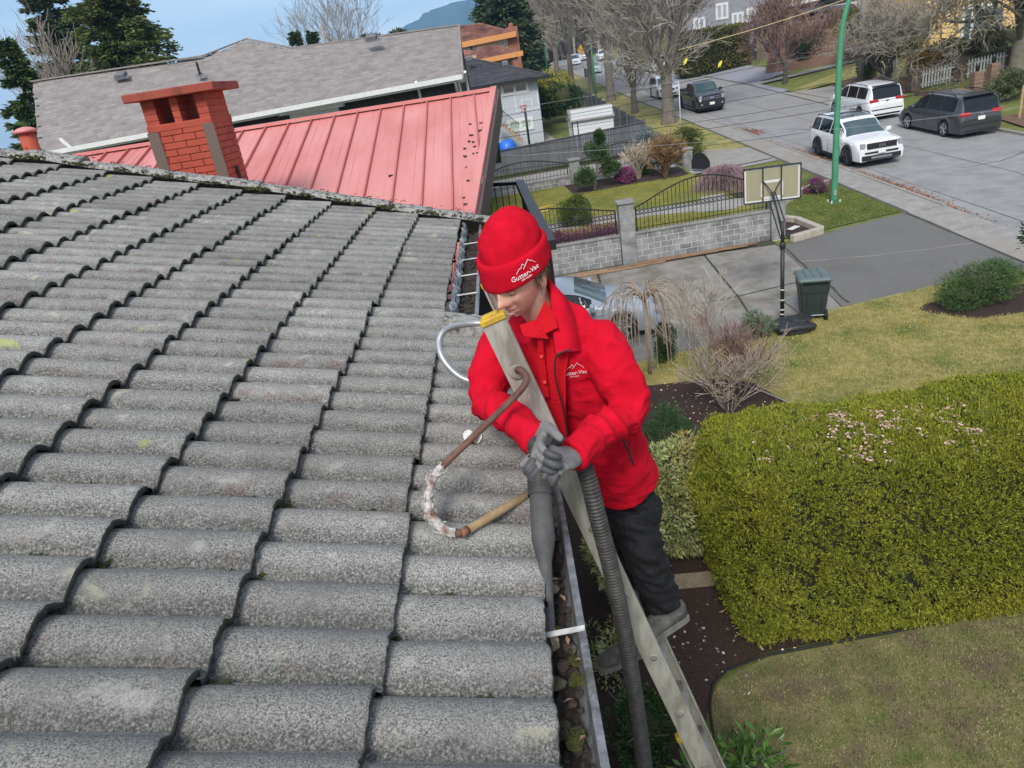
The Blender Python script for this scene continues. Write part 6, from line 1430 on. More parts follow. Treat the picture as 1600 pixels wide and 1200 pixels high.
VAN = dict(cat='minivan', L=5.08, W=1.98, wf=1.62, wr=-1.41, R=.345, sill=.20, top=[(-2.54, .80), (-2.50, 1.05), (-2.30, 1.58), (-2.12, 1.72), (-1.6, 1.76), (0, 1.77), (.5, 1.72), (.9, 1.56), (1.75, 1.06), (2.1, .96), (2.4, .84), (2.54, .60)], belt=[(-2.54, .78), (-2.3, 1.06), (0, 1.03), (1.6, 1.0), (2.2, .90), (2.54, .58)], roofw=[(-2.54, .78), (2.5, .76)],
    side=[(-2.02, -1.02), (-.96, .10), (.18, 1.20)], wind=(1.72, .72), rear=(-2.47, -2.21), doors=(1.22, .14, -1.0), rails=(.1, -1.8), mir=1.25, rimm=mat('alloy', (.45, .45, .46), rough=.35, metal=.7),
    bits=lambda L_, W_: [('tail_lamp', M_tail, (-2.40, .66, 1.0), (.11, .22, .085), .45), ('spoiler', M_trim, (-2.20, 0, 1.715), (.10, .66, .016)), ('plate', M_plate, (-2.535, 0, .80), (.012, .15, .075)), ('bumper_step', M_trim, (-2.52, 0, .55), (.03, .82, .03)), ('reflector', M_plate, (-2.44, .70, .70), (.08, .12, .045), .45), ('headlamp', M_head, (2.34, .70, .74), (.12, .18, .07), .45), ('grille', M_trim, (2.50, 0, .62), (.04, .45, .08)), ('emblem', M_chr, (-2.525, 0, .97), (.012, .07, .045), .5), ('fog_trim', M_trim, (-2.50, 0, .30), (.05, .70, .05))])
TRK = dict(cat='pickup truck', L=5.9, W=2.03, wf=1.9, wr=-1.75, R=.41, sill=.36, top=[(-2.95, 1.28), (-.66, 1.30), (-.62, 1.62), (-.5, 1.86), (0, 1.93), (.6, 1.93), (.95, 1.85), (1.55, 1.36), (1.7, 1.33), (2.7, 1.27), (2.88, 1.2), (2.95, .9)], belt=[(-2.95, 1.26), (-.7, 1.28), (0, 1.26), (1.5, 1.28), (2.7, 1.2), (2.95, .85)], roofw=[(-2.95, .8), (2.95, .76)],
    side=[(-.42, .36), (.44, 1.20)], wind=(1.54, .80), rear=(-.64, -.55), doors=(1.28, .40), mir=1.3, mm=0, hm=0, rimm=black_rim,
    bits=lambda L_, W_: [('grille', M_trim, (2.94, 0, 1.0), (.04, .66, .17)), ('grille_bar', M_chr, (2.975, 0, 1.06), (.012, .60, .018)), ('grille_bar', M_chr, (2.975, 0, .94), (.012, .60, .018)), ('headlamp', M_head, (2.88, .78, 1.02), (.06, .13, .13)), ('bumper', M_trim, (2.96, 0, .62), (.06, .90, .14)), ('fog_lamp', M_head, (3.0, .72, .60), (.03, .07, .05)), ('plate', M_plate, (3.03, 0, .62), (.008, .17, .10)), ('emblem', mat('oval_badge', (.15, .2, .3), rough=.3), (2.99, 0, 1.0), (.012, .14, .055), .5), ('bed_cover', M_trim, (-1.8, 0, 1.29), (1.1, .86, .025))])
SUV2 = dict(SUV); SUV2.update(L=4.6, W=1.82, wf=1.38, wr=-1.28, R=.37, top=[(-2.3, 1.0), (-2.26, 1.3), (-2.12, 1.66), (-1.7, 1.72), (0, 1.74), (.35, 1.66), (1.0, 1.13), (2.1, 1.02), (2.25, .9), (2.3, .7)], belt=[(-2.3, .95), (0, 1.08), (1.0, 1.06), (2.1, .98), (2.3, .68)], side=[(-1.95, -1.30), (-1.22, -.28), (-.20, .60)], wind=(.98, .40), rear=(-2.27, -2.13), sun=[], doors=(.72, -.25, -1.2), mir=.7, clad=0, rimm=MATS['alloy'],
    bits=lambda L_, W_: [('grille', M_trim, (2.28, 0, .76), (.03, .42, .07)), ('headlamp', M_head, (2.24, .68, .80), (.06, .16, .09)), ('bumper_trim', M_trim, (2.28, 0, .42), (.05, .6, .06)), ('plate', M_plate, (2.33, 0, .5), (.008, .15, .07)), ('tail_lamp', M_tail, (-2.22, .72, 1.1), (.04, .07, .22))]); SUV2.pop('text')
SED = dict(cat='car', L=4.8, W=1.82, wf=1.45, wr=-1.35, R=.33, sill=.19, top=[(-2.4, .85), (-2.3, 1.02), (-1.75, 1.08), (-1.05, 1.36), (-.5, 1.45), (.1, 1.44), (.4, 1.38), (1.15, 1.00), (1.8, .90), (2.25, .78), (2.4, .55)], belt=[(-2.4, .84), (-1.7, .99), (0, .95), (1.1, .94), (2.2, .76), (2.4, .53)], roofw=[(-2.4, .72), (2.4, .74)],
    side=[(-1.25, -.35), (-.27, .75)], wind=(1.13, .36), rear=(-1.70, -1.02), doors=(.80, -.30), mir=.75, rimm=MATS['alloy'],
    bits=lambda L_, W_: [('grille', M_trim, (2.36, 0, .62), (.04, .36, .07)), ('headlamp', M_head, (2.28, .66, .66), (.10, .17, .075), .45), ('plate', M_plate, (2.42, 0, .45), (.008, .15, .07)), ('tail_lamp', M_tail, (-2.37, .68, .85), (.05, .18, .08), .45), ('lower_grille', M_trim, (2.38, 0, .36), (.03, .5, .05))])
# positions: the tyres that show in the photograph on the road plane
UP = pi/2                                    # facing up the street; -pi/2 faces us
car('parked_suv', 'white suv with black grille and black wheels parked at the near kerb', rp(15.55, 32.6), -pi/2, SUV, WH)
car('parked_minivan', 'dark grey minivan with red tail lamps parked at the far kerb', rp(21.0, 34.9), UP, VAN, DK)
car('parked_minivan', 'white minivan with red tail lamps parked ahead of the dark minivan', rp(20.75, 42.4), UP, VAN, WH)
car('parked_pickup', 'black pickup truck facing us behind the biggest street tree', rp(15.35, 56.2), -pi/2, TRK, BLK)
car('parked_suv', 'older white suv parked behind the black pickup', rp(15.25, 67.5), -pi/2, SUV2, WH)
car('parked_car', 'pale teal sedan parked far up the near kerb', rp(15.3, 112.0), -pi/2, SED, paint('teal_paint', (.33, .42, .40)))
car('parked_car', 'silver blue sedan parked on the driveway behind the worker', rp(1.1, 17.85)+Vector((0, 0, .02)), radians(-6), SED, SIL)
for k, (x, y, P_, l) in enumerate(((16.0, 141, VAN, 'white van parked at the far end of the near kerb'), (18.8, 150, SUV2, 'white suv standing in the road at the far end'), (21.0, 140, SUV2, 'white suv under the trees at the far end of the street'), (21.0, 96, VAN, 'white van at the far kerb behind the street trees'), (20.9, 118, SED, 'silver car at the far kerb behind the street trees'))):
    car('parked_car', l, rp(x, y), -pi/2 if k != 3 else UP, P_, WH if k < 4 else SIL)
c0 = og(971, 100); cn = thing('traffic_cone', 'orange traffic cone on the road beside the far trees', 'traffic cone', c0); obj('cone', MB().lathe(c0, [(.22, .03), (.05, .85)], 12), mat('cone_orange', (.75, .12, .03), rough=.5), cn, True); obj('cone_base', MB().box((c0.x-.25, c0.y-.25, c0.z), (c0.x+.25, c0.y+.25, c0.z+.03)), MATS['cone_orange'], cn)
b0 = Vector((13.5, 105, gz(13.5, 105)+.1)); bn2 = thing('wheelie_bin', 'black bin standing on the far sidewalk past the trees', 'bin', b0); obj('body', MB().bbox(b0+Vector((0, 0, .5)), (.32, 0, 0), (0, .36, 0), (0, 0, .5), .1), M_bin, bn2); obj('lid', MB().bbox(b0+Vector((0, 0, 1.03)), (.34, 0, 0), (0, .4, 0), (0, 0, .04), .3), M_bin, bn2)
# ================================================================== vegetation near the house
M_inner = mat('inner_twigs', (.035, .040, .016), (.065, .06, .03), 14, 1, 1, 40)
def cat2(*a): return np.concatenate(a)
def shrub(name, label, cat, base, crowns, m, nleaf, ln, wd, stem_m=None, lumps=14, group=None, fold=.25, core=None, droop=0, sz=.42):
    """thing with stems and a leafy crown; crowns: list of (centre, radii)"""
    t = thing(name, label, cat, base, group); P = []; D = []
    tot = sum(r[0]*r[1]+r[0]*r[2] for _, r in crowns)
    for c, r in crowns:
        p, d = lump_pts(int(nleaf*(r[0]*r[1]+r[0]*r[2])/tot), c, r, lumps, sz=sz); P.append(p); D.append(d)
    P = np.concatenate(P); D = np.concatenate(D)+np.array([0, 0, .35-droop])+RNG.normal(size=P.shape)*.45
    me = leaves(P, D, ln, wd, 'crown', fold); off = np.array(base, dtype=np.float32)
    me.transform(Matrix.Translation(-Vector(base))); obj('crown', me, m, t)
    st = MB(); rq = random.Random(len(label))
    for c, r in crowns:
        for k in range(6): st.tube([Vector(base)+Vector((rq.gauss(0, .06), rq.gauss(0, .06), 0)), Vector(base).lerp(Vector(c), .6)+Vector((rq.gauss(0, r[0]*.25), rq.gauss(0, r[1]*.25), 0)), Vector(c)+Vector((rq.gauss(0, r[0]*.5), rq.gauss(0, r[1]*.5), r[2]*.5))], [.022, .016, .006], 5)
    obj('stem', st, stem_m or M_bark, t)
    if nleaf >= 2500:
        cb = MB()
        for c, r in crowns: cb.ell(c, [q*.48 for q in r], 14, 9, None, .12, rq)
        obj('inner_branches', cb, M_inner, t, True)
    return t
M_bark = mat('grey_bark', (.12, .10, .085), (.20, .175, .15), 9, .95, .8, 40, stretch=(1, 1, .3))
M_bark2 = mat('pale_twig', (.30, .24, .185), (.40, .33, .26), 12, .9); M_twig = mat('grey_twig', (.25, .22, .185), (.33, .295, .25), 3, .95); M_twigr = mat('reddish_twig', (.20, .125, .105), (.26, .165, .14), 3, .95); M_twigp = mat('purple_twig', (.185, .115, .125), (.26, .17, .175), 4, .95)
M_hedge = mat('cedar_spray', (.25, .285, .026), (.35, .365, .045), 1.6, .75, isl=.42, trans=.35, c3=(.33, .32, .03), sc3=.8)
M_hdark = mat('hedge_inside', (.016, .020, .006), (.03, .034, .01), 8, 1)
def hedge(label, x0, x1, y0, y1, h, n, seed):
    rng = np.random.default_rng(seed); t = thing('cedar_hedge', label, 'hedge', gp((x0+x1)/2, (y0+y1)/2), 'clipped cedar hedges'); zb = gz((x0+x1)/2, y0)
    cx, cy, a, b = (x0+x1)/2, (y0+y1)/2, (x1-x0)/2, (y1-y0)/2
    # rounded box: sample directions over the surface, push by lumps
    def surf(u, v, w):                    # superellipsoid
        e1 = .19; f = (np.abs(u)**(2/e1)+np.abs(v)**(2/e1)+np.abs(w)**(2/.42))**(-e1/2.0); return u*f, v*f, w*f
    m_ = n*2; q = rng.uniform(-1, 1, (m_, 3)); ax = rng.choice(3, m_, p=[.16, .42, .42]); s_ = rng.choice([-1, 1], m_); q[np.arange(m_), ax] = s_
    keep = ~((ax == 1) & (s_ > 0) & (rng.random(m_) < .6)) & ~((ax == 2) & (s_ < 0)); q = q[keep][:n]; ax = ax[keep][:n]
    u, v, w = surf(q[:, 0], q[:, 1], q[:, 2])
    lump = .10*np.sin(q[:, 0]*a*1.9+2.0)*(q[:, 2]*.5+.5)+.075*np.sin(q[:, 0]*a*5.1+1.3*np.sin(q[:, 2]*4+seed))*np.sin(q[:, 2]*5.7+q[:, 0]*2.1)+.05*np.sin(q[:, 0]*a*13)*np.sin(q[:, 2]*15+q[:, 1]*7)
    k = 1+lump*.35-rng.random(len(u))*.045
    taper = 1-.02*np.clip(-w, 0, 1)-.06*np.clip(w, 0, 1)**3
    P = np.stack([cx+u*a*k, cy+v*b*k*taper, zb+h/2+w*h/2*(1+lump*.25)], 1)
    Nn = np.stack([u/a, v/b, w/(h/2)], 1); D = unit(Nn)*.75+np.array([0, 0, .75])+rng.normal(size=P.shape)*.45
    V = []; 
    # each spray: three small leaves fanned out
    hole_ = (np.sin(P[:, 0]*7.3+2*np.sin(P[:, 2]*5.1))*np.sin(P[:, 2]*8.9+P[:, 0]*3.1) > .90) & (P[:, 1] < cy-.6) & (P[:, 2] < zb+h*.8); P = P[~hole_]; D = D[~hole_]
    out_ = rng.random(len(P)) < .05; P[out_] += unit(D[out_])*rng.uniform(.02, .09, (out_.sum(), 1))
    P3 = np.repeat(P, 6, 0)+rng.normal(size=(len(P)*6, 3))*.014; D3 = np.repeat(D, 6, 0)+rng.normal(size=(len(P)*6, 3))*.5
    me = leaves(P3, D3, .048, .015, 'foliage', .3, rng=rng); me.transform(Matrix.Translation(-t.location)); obj('foliage', me, M_hedge, t)
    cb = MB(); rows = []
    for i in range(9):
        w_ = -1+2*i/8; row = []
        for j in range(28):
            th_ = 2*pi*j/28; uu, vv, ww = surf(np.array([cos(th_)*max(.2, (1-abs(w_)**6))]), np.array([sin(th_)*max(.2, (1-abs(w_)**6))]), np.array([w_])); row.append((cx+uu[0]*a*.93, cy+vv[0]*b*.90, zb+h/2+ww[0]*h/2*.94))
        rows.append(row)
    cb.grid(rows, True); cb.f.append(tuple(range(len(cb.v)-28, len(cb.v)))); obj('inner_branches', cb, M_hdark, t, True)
    # dead leaves caught on top
    nl = int(85*a); X = cx+rng.uniform(-a*.85, a*.85, nl); Yv = cy+rng.uniform(-b*.7, b*.5, nl); c_ = rng.integers(0, nl, nl*6)
    PX = X[c_]+rng.normal(size=nl*6)*.05; PY = Yv[c_]+rng.normal(size=nl*6)*.05; PZ = np.full(nl*6, zb+h*1.0)+rng.normal(size=nl*6)*.012-.06*np.abs((PY-cy)/b)**3*2
    me = leaves(np.stack([PX, PY, PZ+.02], 1), np.stack([rng.normal(size=nl*6), rng.normal(size=nl*6), rng.normal(size=nl*6)*.3], 1), .05, .036, 'dead_leaf', .2, rng=rng, up=np.array([0, 0, 1.])); me.transform(Matrix.Translation(-t.location)); o = obj('fallen_leaves', me, mat('pink_dead_leaf', (.50, .32, .25), (.62, .45, .38), 8, .8, isl=.25), t); o['kind'] = 'stuff'
    return t
hedge('long clipped cedar hedge with pale fallen leaves on its top', 2.02, 10.2, 6.62, 8.85, 2.32, 62000, 5)
M_pieris = mat('pieris_leaf', (.30, .35, .11), (.46, .50, .25), 3, .6, isl=.4, trans=.25, c3=(.40, .29, .08), sc3=2.2)
shrub('pieris_shrub', 'pale variegated leafy shrub growing behind the ladder', 'shrub', gp(1.75, 9.0), [((1.95, 9.0, 1.75), (.55, .5, .55)), ((1.75, 8.8, 1.2), (.75, .65, .75))], M_pieris, 14000, .10, .032, lumps=30, droop=.1)
shrub('pieris_shrub', 'lower variegated leafy shrub growing between gutter and hose', 'shrub', gp(.95, 7.9), [((.9, 7.8, 1.25), (.5, .5, .75))], M_pieris, 6500, .10, .032, lumps=18, droop=.1)
M_jun = mat('juniper_needle', (.028, .075, .022), (.055, .11, .035), 4, .8, isl=.4, trans=.15)
shrub('juniper', 'dark green feathery juniper behind the variegated shrub', 'shrub', gp(2.2, 10.8), [((2.15, 10.7, 1.15), (.52, .7, .75)), ((2.35, 11.6, .9), (.5, .6, .5))], M_jun, 12000, .07, .014, lumps=30)
M_box = mat('boxwood_leaf', (.022, .055, .014), (.05, .10, .025), 4, .45, isl=.45, trans=.15)
shrub('boxwood', 'small leaved dark green bush under the hose', 'shrub', gp(.62, 5.6), [((.62, 5.55, .75), (.42, .45, .5))], M_box, 9000, .034, .020, lumps=30)
M_rho = mat('rhododendron_leaf', (.055, .135, .025), (.12, .23, .05), 3, .35, isl=.35, trans=.2)
shrub('rhododendron', 'bright green long leaved bush beside the foot of the ladder', 'shrub', gp(1.55, 4.95), [((1.6, 5.0, .72), (.40, .36, .42)), ((1.15, 4.95, .65), (.35, .35, .4))], M_rho, 520, .15, .045, lumps=16)
shrub('fern_shrub', 'mixed low green shrub at the house wall under the gutter', 'shrub', gp(.45, 6.8), [((.5, 6.9, .65), (.4, .5, .5))], M_pieris, 1500, .07, .022)
shrub('juniper', 'spreading green juniper in the bed at the driveway end', 'shrub', gp(10.7, 15.8), [((10.6, 15.8, 1.35), (.85, .75, .5)), ((10.1, 15.6, 1.2), (.5, .5, .35)), ((11.2, 16.0, 1.4), (.5, .5, .35))], mat('juniper_light', (.055, .115, .025), (.095, .16, .045), 3, .8, isl=.4, trans=.15), 13000, .085, .016, lumps=34)
shrub('rhododendron', 'dark broad leaved bush behind the spreading juniper', 'shrub', gp(12.3, 15.9), [((12.2, 15.9, 1.9), (.7, .6, .75))], mat('rhodo_dark', (.025, .06, .015), (.05, .10, .03), 3, .35, isl=.4), 1100, .14, .05)
shrub('spurge', 'blue green tufted plant in the bed beside the basketball base', 'plant', og(1180, 528), [(og(1180, 528)+Vector((0, 0, .32)), (.42, .4, .34))], mat('spurge_leaf', (.09, .14, .085), (.16, .22, .13), 4, .7, isl=.3), 2600, .08, .018)
shrub('juniper', 'small green conifer tuft on the soil past the hedge', 'shrub', og(1040, 560), [(og(1040, 565)+Vector((0, 0, .5)), (.3, .3, .6))], M_box, 2500, .06, .02)
# bare shrubs in the bed
def twiggy(name, label, cat, base, n, h, spread, r, m, depth=3, kids=3, seed=1, upw=.12, group=None, ln=None, droop=0, rmin=.005):
    rq = random.Random(seed); t = thing(name, label, cat, base, group); T = MB(); C = MB()
    for k in range(n):
        a = 2*pi*k/n+rq.uniform(-.4, .4); d = Vector((cos(a)*spread*rq.uniform(.4, 1), sin(a)*spread*rq.uniform(.4, 1), 1)).normalized(); grow(T, C, Vector(base)+Vector((cos(a)*.06, sin(a)*.06, 0)), d, h*rq.uniform(.38, .55), r*rq.uniform(.6, 1), depth, rq, .6, kids, upw, 3, .7, .006, droop, 6, rmin)
    obj('stems', T, m, t, True)
    if C.v: obj('twigs', C, m, t)
    return t
twiggy('bare_shrub', 'bare many stemmed shrub with pale branches in the mulch bed', 'shrub', og(1140, 645), 9, 1.25, .75, .024, M_bark2, 4, 3, 5)
twiggy('bare_shrub', 'bare reddish twiggy shrub behind the pale branched one', 'shrub', og(1150, 600), 12, 1.1, .85, .012, M_twigr, 4, 3, 6)
twiggy('bare_shrub', 'slender pale stemmed leafless shrub between bed and driveway', 'shrub', og(1113, 565), 5, 1.9, .25, .018, mat('white_stem', (.42, .38, .33), (.5, .46, .4), 9, .9), 3, 3, 7)
twiggy('bare_shrub', 'thin leafless shrub leaning over the bed edging', 'shrub', og(1085, 570), 5, 1.7, .4, .014, M_bark2, 3, 3, 8)
wb = og(1016, 585); wt = thing('weeping_tree', 'small pollarded weeping tree with drooping bare twigs beside the worker', 'tree', wb); T = MB(); C = MB(); rq = random.Random(12)
hd_ = Vector((wb.x-.02, wb.y, at_y(1006, 462, wb.y).z)); T.tube([wb, wb.lerp(hd_, .5)+Vector((.03, 0, 0)), hd_], [.05, .04, .045], 8); T.ell(hd_, (.12, .12, .10), 8, 6, None, .25, rq)
for k in range(60):
    a = rq.uniform(0, 2*pi); R_ = rq.uniform(.4, 1.2); h_ = rq.uniform(.05, .3); tip_ = Vector((cos(a)*R_, sin(a)*R_, -rq.uniform(.5, 1.7)))
    P = spl([hd_+Vector((cos(a)*.08, sin(a)*.08, .03)), hd_+Vector((cos(a)*R_*.45, sin(a)*R_*.45, h_)), hd_+Vector((cos(a)*R_*.9, sin(a)*R_*.9, -.15)), hd_+tip_], 4); C.tube(P, list(np.linspace(.012, .006, len(P))), 4, caps=False)
    for q in range(4):
        b = P[rq.randint(3, len(P)-2)]; C.tube([b, b+Vector((rq.gauss(0, .12), rq.gauss(0, .12), -rq.uniform(.1, .35)))], [.004, .0015], 3, caps=False)
obj('trunk', T, M_bark2, wt, True); obj('twigs', C, M_bark2, wt)
litter('bed_litter', 500, [(3.2, 12.0, .8, .8), (2.6, 12.6, .6, .9), (3.6, 13.2, .6, .5), (2.2, 7.4, .5, .6), (1.5, 6.8, .4, .5)], mat('pale_litter', (.45, .36, .32), (.62, .56, .52), 8, .9, isl=.4), .05, 'pale fallen leaves and petals scattered over the mulch')
# ================================================================== the garden behind the railing
def GY(X, Y_, y): return at_y(X, Y_, y)
M_pine = mat('pine_needle', (.040, .085, .022), (.075, .13, .035), 3, .8, isl=.45, trans=.12)
pb = Vector((3.96, 31.9, gz(4, 31.9)+DZ)); cr3 = [(GY(932, 237, 31.9), (.56, .5, .5)), (GY(913, 276, 31.7), (.58, .5, .42)), (GY(954, 264, 32), (.42, .4, .36)), (GY(934, 228, 31.9)+Vector((.1, 0, .35)), (.2, .2, .3))]
tp2 = thing('topiary_pine', 'cloud pruned pine with three green pads behind the railing', 'tree', pb); P = []; D = []
for c, r in cr3:
    p, d = lump_pts(3200, c, r, 20); P.append(p); D.append(d)
me = leaves(cat2(*P), cat2(*D)+np.array([0, 0, .6]), .12, .02, 'crown'); me.transform(Matrix.Translation(-pb)); obj('crown', me, M_pine, tp2)
T = MB().tube(spl([pb, pb+Vector((.05, 0, .5)), (cr3[1][0]+cr3[2][0])/2, cr3[0][0]], 5), list(np.linspace(.08, .04, 16)), 7); T.tube([pb+Vector((.05, 0, .5)), cr3[1][0]], .04, 6); T.tube([pb+Vector((.05, 0, .5)), cr3[2][0]], .04, 6); obj('trunk', T, M_bark, tp2)
def ball(name, label, c, r, m, n, ln, wd, base_h=0, cat='shrub', lumps=24, sz=.36):
    b = Vector((c[0], c[1], c[2]-r[2]-base_h)); return shrub(name, label, cat, b, [(c, r)], m, n, ln, wd, lumps=lumps, sz=sz)
M_heath = mat('heather_bloom', (.21, .045, .13), (.30, .08, .19), 3, .8, isl=.4); M_globe = mat('globe_conifer', (.075, .115, .015), (.12, .15, .025), 3, .8, isl=.4, trans=.12)
c = GY(977, 274, 32.3); ball('heather', 'purple heather mound below the pine topiary', c, (.46, .4, .36), M_heath, 4200, .07, .03)
c = GY(1276, 291, 27.4); ball('heather', 'purple heather mound beside the lamp post', c, (.56, .5, .35), mat('heather_dark', (.17, .035, .10), (.25, .07, .15), 3, .8, isl=.4), 3000, .06, .02)
for X, Y_, r in ((880, 352, .65), (915, 356, .7), (945, 348, .6), (862, 360, .55)): c = GY(X, Y_, 24.6); ball('heather', 'low purple heather cushion at the foot of the globe conifer', (c.x, 24.6, gz(c.x, 24.6)+DZ+.15), (r, .6, .25), mat('heather_low', (.13, .035, .075), (.19, .06, .11), 3, .85, isl=.4), 1500, .06, .02)['group'] = 'heather cushions'
gcp = GY(896, 326, 26.6); sh_ = shrub('globe_conifer', 'rounded green conifer bush on the garden lawn', 'shrub', Vector((gcp.x, 26.6, gz(2.4, 26.6)+DZ)), [((gcp.x-.22, 26.6, gcp.z-.1), (.5, .45, .5)), ((gcp.x+.2, 26.7, gcp.z), (.5, .45, .52)), ((gcp.x+.1, 26.4, gcp.z-.32), (.55, .5, .35))], M_globe, 15000, .075, .026, lumps=26)
bb3 = GY(1040, 276, 32); twiggy('brown_shrub', 'dense bronze twiggy shrub in the corner bed', 'shrub', Vector((bb3.x, 32, gz(7.1, 32)+DZ)), 26, 1.2, .34, .012, mat('bronze_twig', (.20, .115, .05), (.27, .17, .085), 5, .9), 4, 3, 14, rmin=.012)
bb3 = GY(998, 280, 32.6); twiggy('pale_shrub', 'pale upright bare shrub beside the bronze one', 'shrub', Vector((bb3.x, 32.6, gz(6, 32.6)+DZ)), 16, 1.25, .22, .014, mat('straw_twig', (.40, .33, .24), (.48, .41, .31), 5, .9), 3, 3, 15, rmin=.011)
c = GY(1013, 222, 39.5); ball('blue_spruce', 'small blue grey spruce at the end of the charcoal fence', c, (.8, .7, .75), mat('blue_needle', (.11, .16, .165), (.18, .23, .24), 3, .8, isl=.35), 3600, .12, .03)
c = GY(1012, 262, 33.2); ball('dark_shrub', 'dark green shrub under the bronze shrub', (c.x, 33.2, c.z), (.5, .4, .45), M_box, 1800, .07, .03)
lt = thing('layered_topiary', 'green conifer clipped in stacked layers near the gate', 'tree', GY(1076, 238, 38.5)); P = []; D = []
for X, Y_, r in ((1074, 207, .75), (1078, 222, .80), (1079, 233, .72)):
    p, d = lump_pts(2200, GY(X, Y_, 38.5), (r, r*.9, r*.5), 18); P.append(p); D.append(d)
me = leaves(cat2(*P), cat2(*D), .10, .03, 'crown'); me.transform(Matrix.Translation(-lt.location)); obj('crown', me, M_globe, lt); obj('trunk', MB().tube([GY(1076, 240, 38.5)-Vector((0, 0, .4)), GY(1075, 205, 38.5)], .07, 6), M_bark, lt)
wpb = GY(1130, 302, 28.4); wpt = thing('weeping_maple', 'low dome shaped purple twigged weeping maple behind the railing', 'tree', Vector((wpb.x, 28.4, gz(8.5, 28.4)+.3))); T = MB(); C = MB(); rq = random.Random(31); hd_ = GY(1130, 268, 28.4)
T.tube([wpt.location, hd_], [.07, .06], 7)
for k in range(330):
    a = rq.uniform(0, 2*pi); R_ = rq.uniform(.3, 1.25); 
    P = spl([hd_, hd_+Vector((cos(a)*R_*.5, sin(a)*R_*.45, .22*rq.random())), hd_+Vector((cos(a)*R_, sin(a)*R_*.85, -.25-.4*rq.random())), hd_+Vector((cos(a)*R_*1.12, sin(a)*R_, -.5-.45*rq.random()))], 2); C.tube(P, list(np.linspace(.012, .005, len(P))), 3, caps=False)
    for q in range(4): b = P[rq.randint(2, len(P)-1)]; C.tube([b, b+Vector((rq.gauss(0, .15), rq.gauss(0, .15), rq.gauss(-.05, .1)))], [.006, .003], 3, caps=False)
obj('trunk', T, M_bark, wpt); obj('twigs', C, M_twigp, wpt)
for X, Y_, d, r, m, l in ((862, 138, 66, (1.9, 1.5, 1.4), mat('yellow_leaf', (.24, .24, .03), (.33, .31, .06), 2, .8, isl=.35), 'yellow green bush at the corner of the pale grey house'), (882, 152, 62, (1.7, 1.4, 1.5), M_box, 'dark green bush behind the charcoal fence corner'), (852, 160, 63, (1.6, 1.3, 1.3), mat('mid_leaf', (.07, .10, .02), (.12, .15, .03), 2, .8, isl=.35), 'mid green bush beside the pale grey house')):
    c = GY(X, Y_, d); ball('leafy_bush', l, c, r, m, 3800, .2, .09)
# ================================================================== bare street trees
def bare_tree(name, label, base, h, r, seed, depth=6, kids=3, spread=.42, m=None, mt=None, lean=(0, 0), fork=.28, group=None, upw=.14, nmain=5, thin=.03, rmin=.014, sprout=0):
    rq = random.Random(seed); t = thing(name, label, 'tree', base, group); T = MB(); C = MB(); base = Vector(base); top = base+Vector((lean[0], lean[1], h*fork))
    T.tube([base-Vector((0, 0, .2)), base+Vector((0, 0, .12)), base+Vector((lean[0]*.15, lean[1]*.15, .6)), base.lerp(top, .6), top], [r*1.5, r*1.3, r*1.02, r*.92, r*.86], 12)
    for k in range(nmain):
        a = 2*pi*k/nmain+rq.uniform(-.4, .4); s_ = spread*rq.uniform(.5, 1.2)*(0.25 if k == 0 else 1); d = Vector((cos(a)*s_, sin(a)*s_, 1)).normalized()
        grow(T, C, top-Vector((0, 0, rq.uniform(0, h*.06))), d, h*rq.uniform(.26, .34), r*rq.uniform(.36, .54), depth-1, rq, spread*1.15, kids, upw, 4, .72, thin, 0, 8, rmin)
    for k in range(sprout):
        a = rq.uniform(0, 2*pi); s_ = spread*rq.uniform(.3, 1.0); d = Vector((cos(a)*s_, sin(a)*s_, 1)).normalized(); p = top-Vector((0, 0, h*.05))+d*(h*rq.uniform(.0, .36)); a += rq.uniform(-1.2, 1.2)
        grow(C, C, p, Vector((cos(a), sin(a), rq.uniform(.1, 1.0))).normalized(), h*rq.uniform(.07, .13), .03, 3, rq, .7, 3, .08, 3, .75, .001, 0, 6, rmin)
    obj('trunk', T, m or M_bark, t, True); obj('crown', C, mt or M_twig, t); return t
def G0(X, Y_): p = og(X, Y_); return Vector((p.x, p.y, gz(p.x, p.y)))
M_mbark = mat('maple_bark', (.12, .10, .082), (.20, .172, .142), 6, .95, .9, 18, stretch=(1.5, 1.5, .3))
bare_tree('street_tree', 'largest bare street tree with thick forked trunk by the pickup', og(1045, 193), 13, .42, 2, 7, 3, .68, M_mbark, fork=.24, rmin=.016, sprout=45)
bare_tree('street_tree', 'bare street tree with straight trunk beside the stepped fence', og(955, 158), 13, .38, 4, 7, 3, .5, M_mbark, fork=.33, rmin=.018, sprout=34)
bare_tree('street_tree', 'slender bare street tree with many upright stems', og(992, 177), 11, .24, 6, 6, 3, .3, M_mbark, fork=.16, nmain=7, rmin=.016, sprout=26)
bare_tree('street_tree', 'bare street tree behind the green lamp post up the street', og(926, 146), 13, .34, 9, 7, 3, .45, M_mbark, fork=.3, rmin=.02, sprout=26)
for k, (X, Y_, D, h) in enumerate(((893, 125, 92, 13), (870, 110, 118, 14), (900, 105, 132, 13), (935, 95, 150, 12))):
    p = at_y(X, Y_, D); bare_tree('street_tree', 'bare tree in the row far up the near sidewalk', (min(p.x, 12), D, gz(p.x, D)), h, .33, 20+k, 6 if k < 2 else 5, 3, .4, M_mbark, fork=.3, group='far street trees', thin=.05, rmin=.025, sprout=12)
tc_ = og(1227, 130); bare_tree('street_tree', 'round headed reddish bare tree on the lawn across the street', (tc_.x, tc_.y, gz(tc_.x, tc_.y)), 6.2, .16, 33, 7, 3, .75, mat('dark_bark', (.06, .05, .045), (.10, .085, .075), 6, .95), M_twigr, fork=.26, thin=.02, upw=.10)
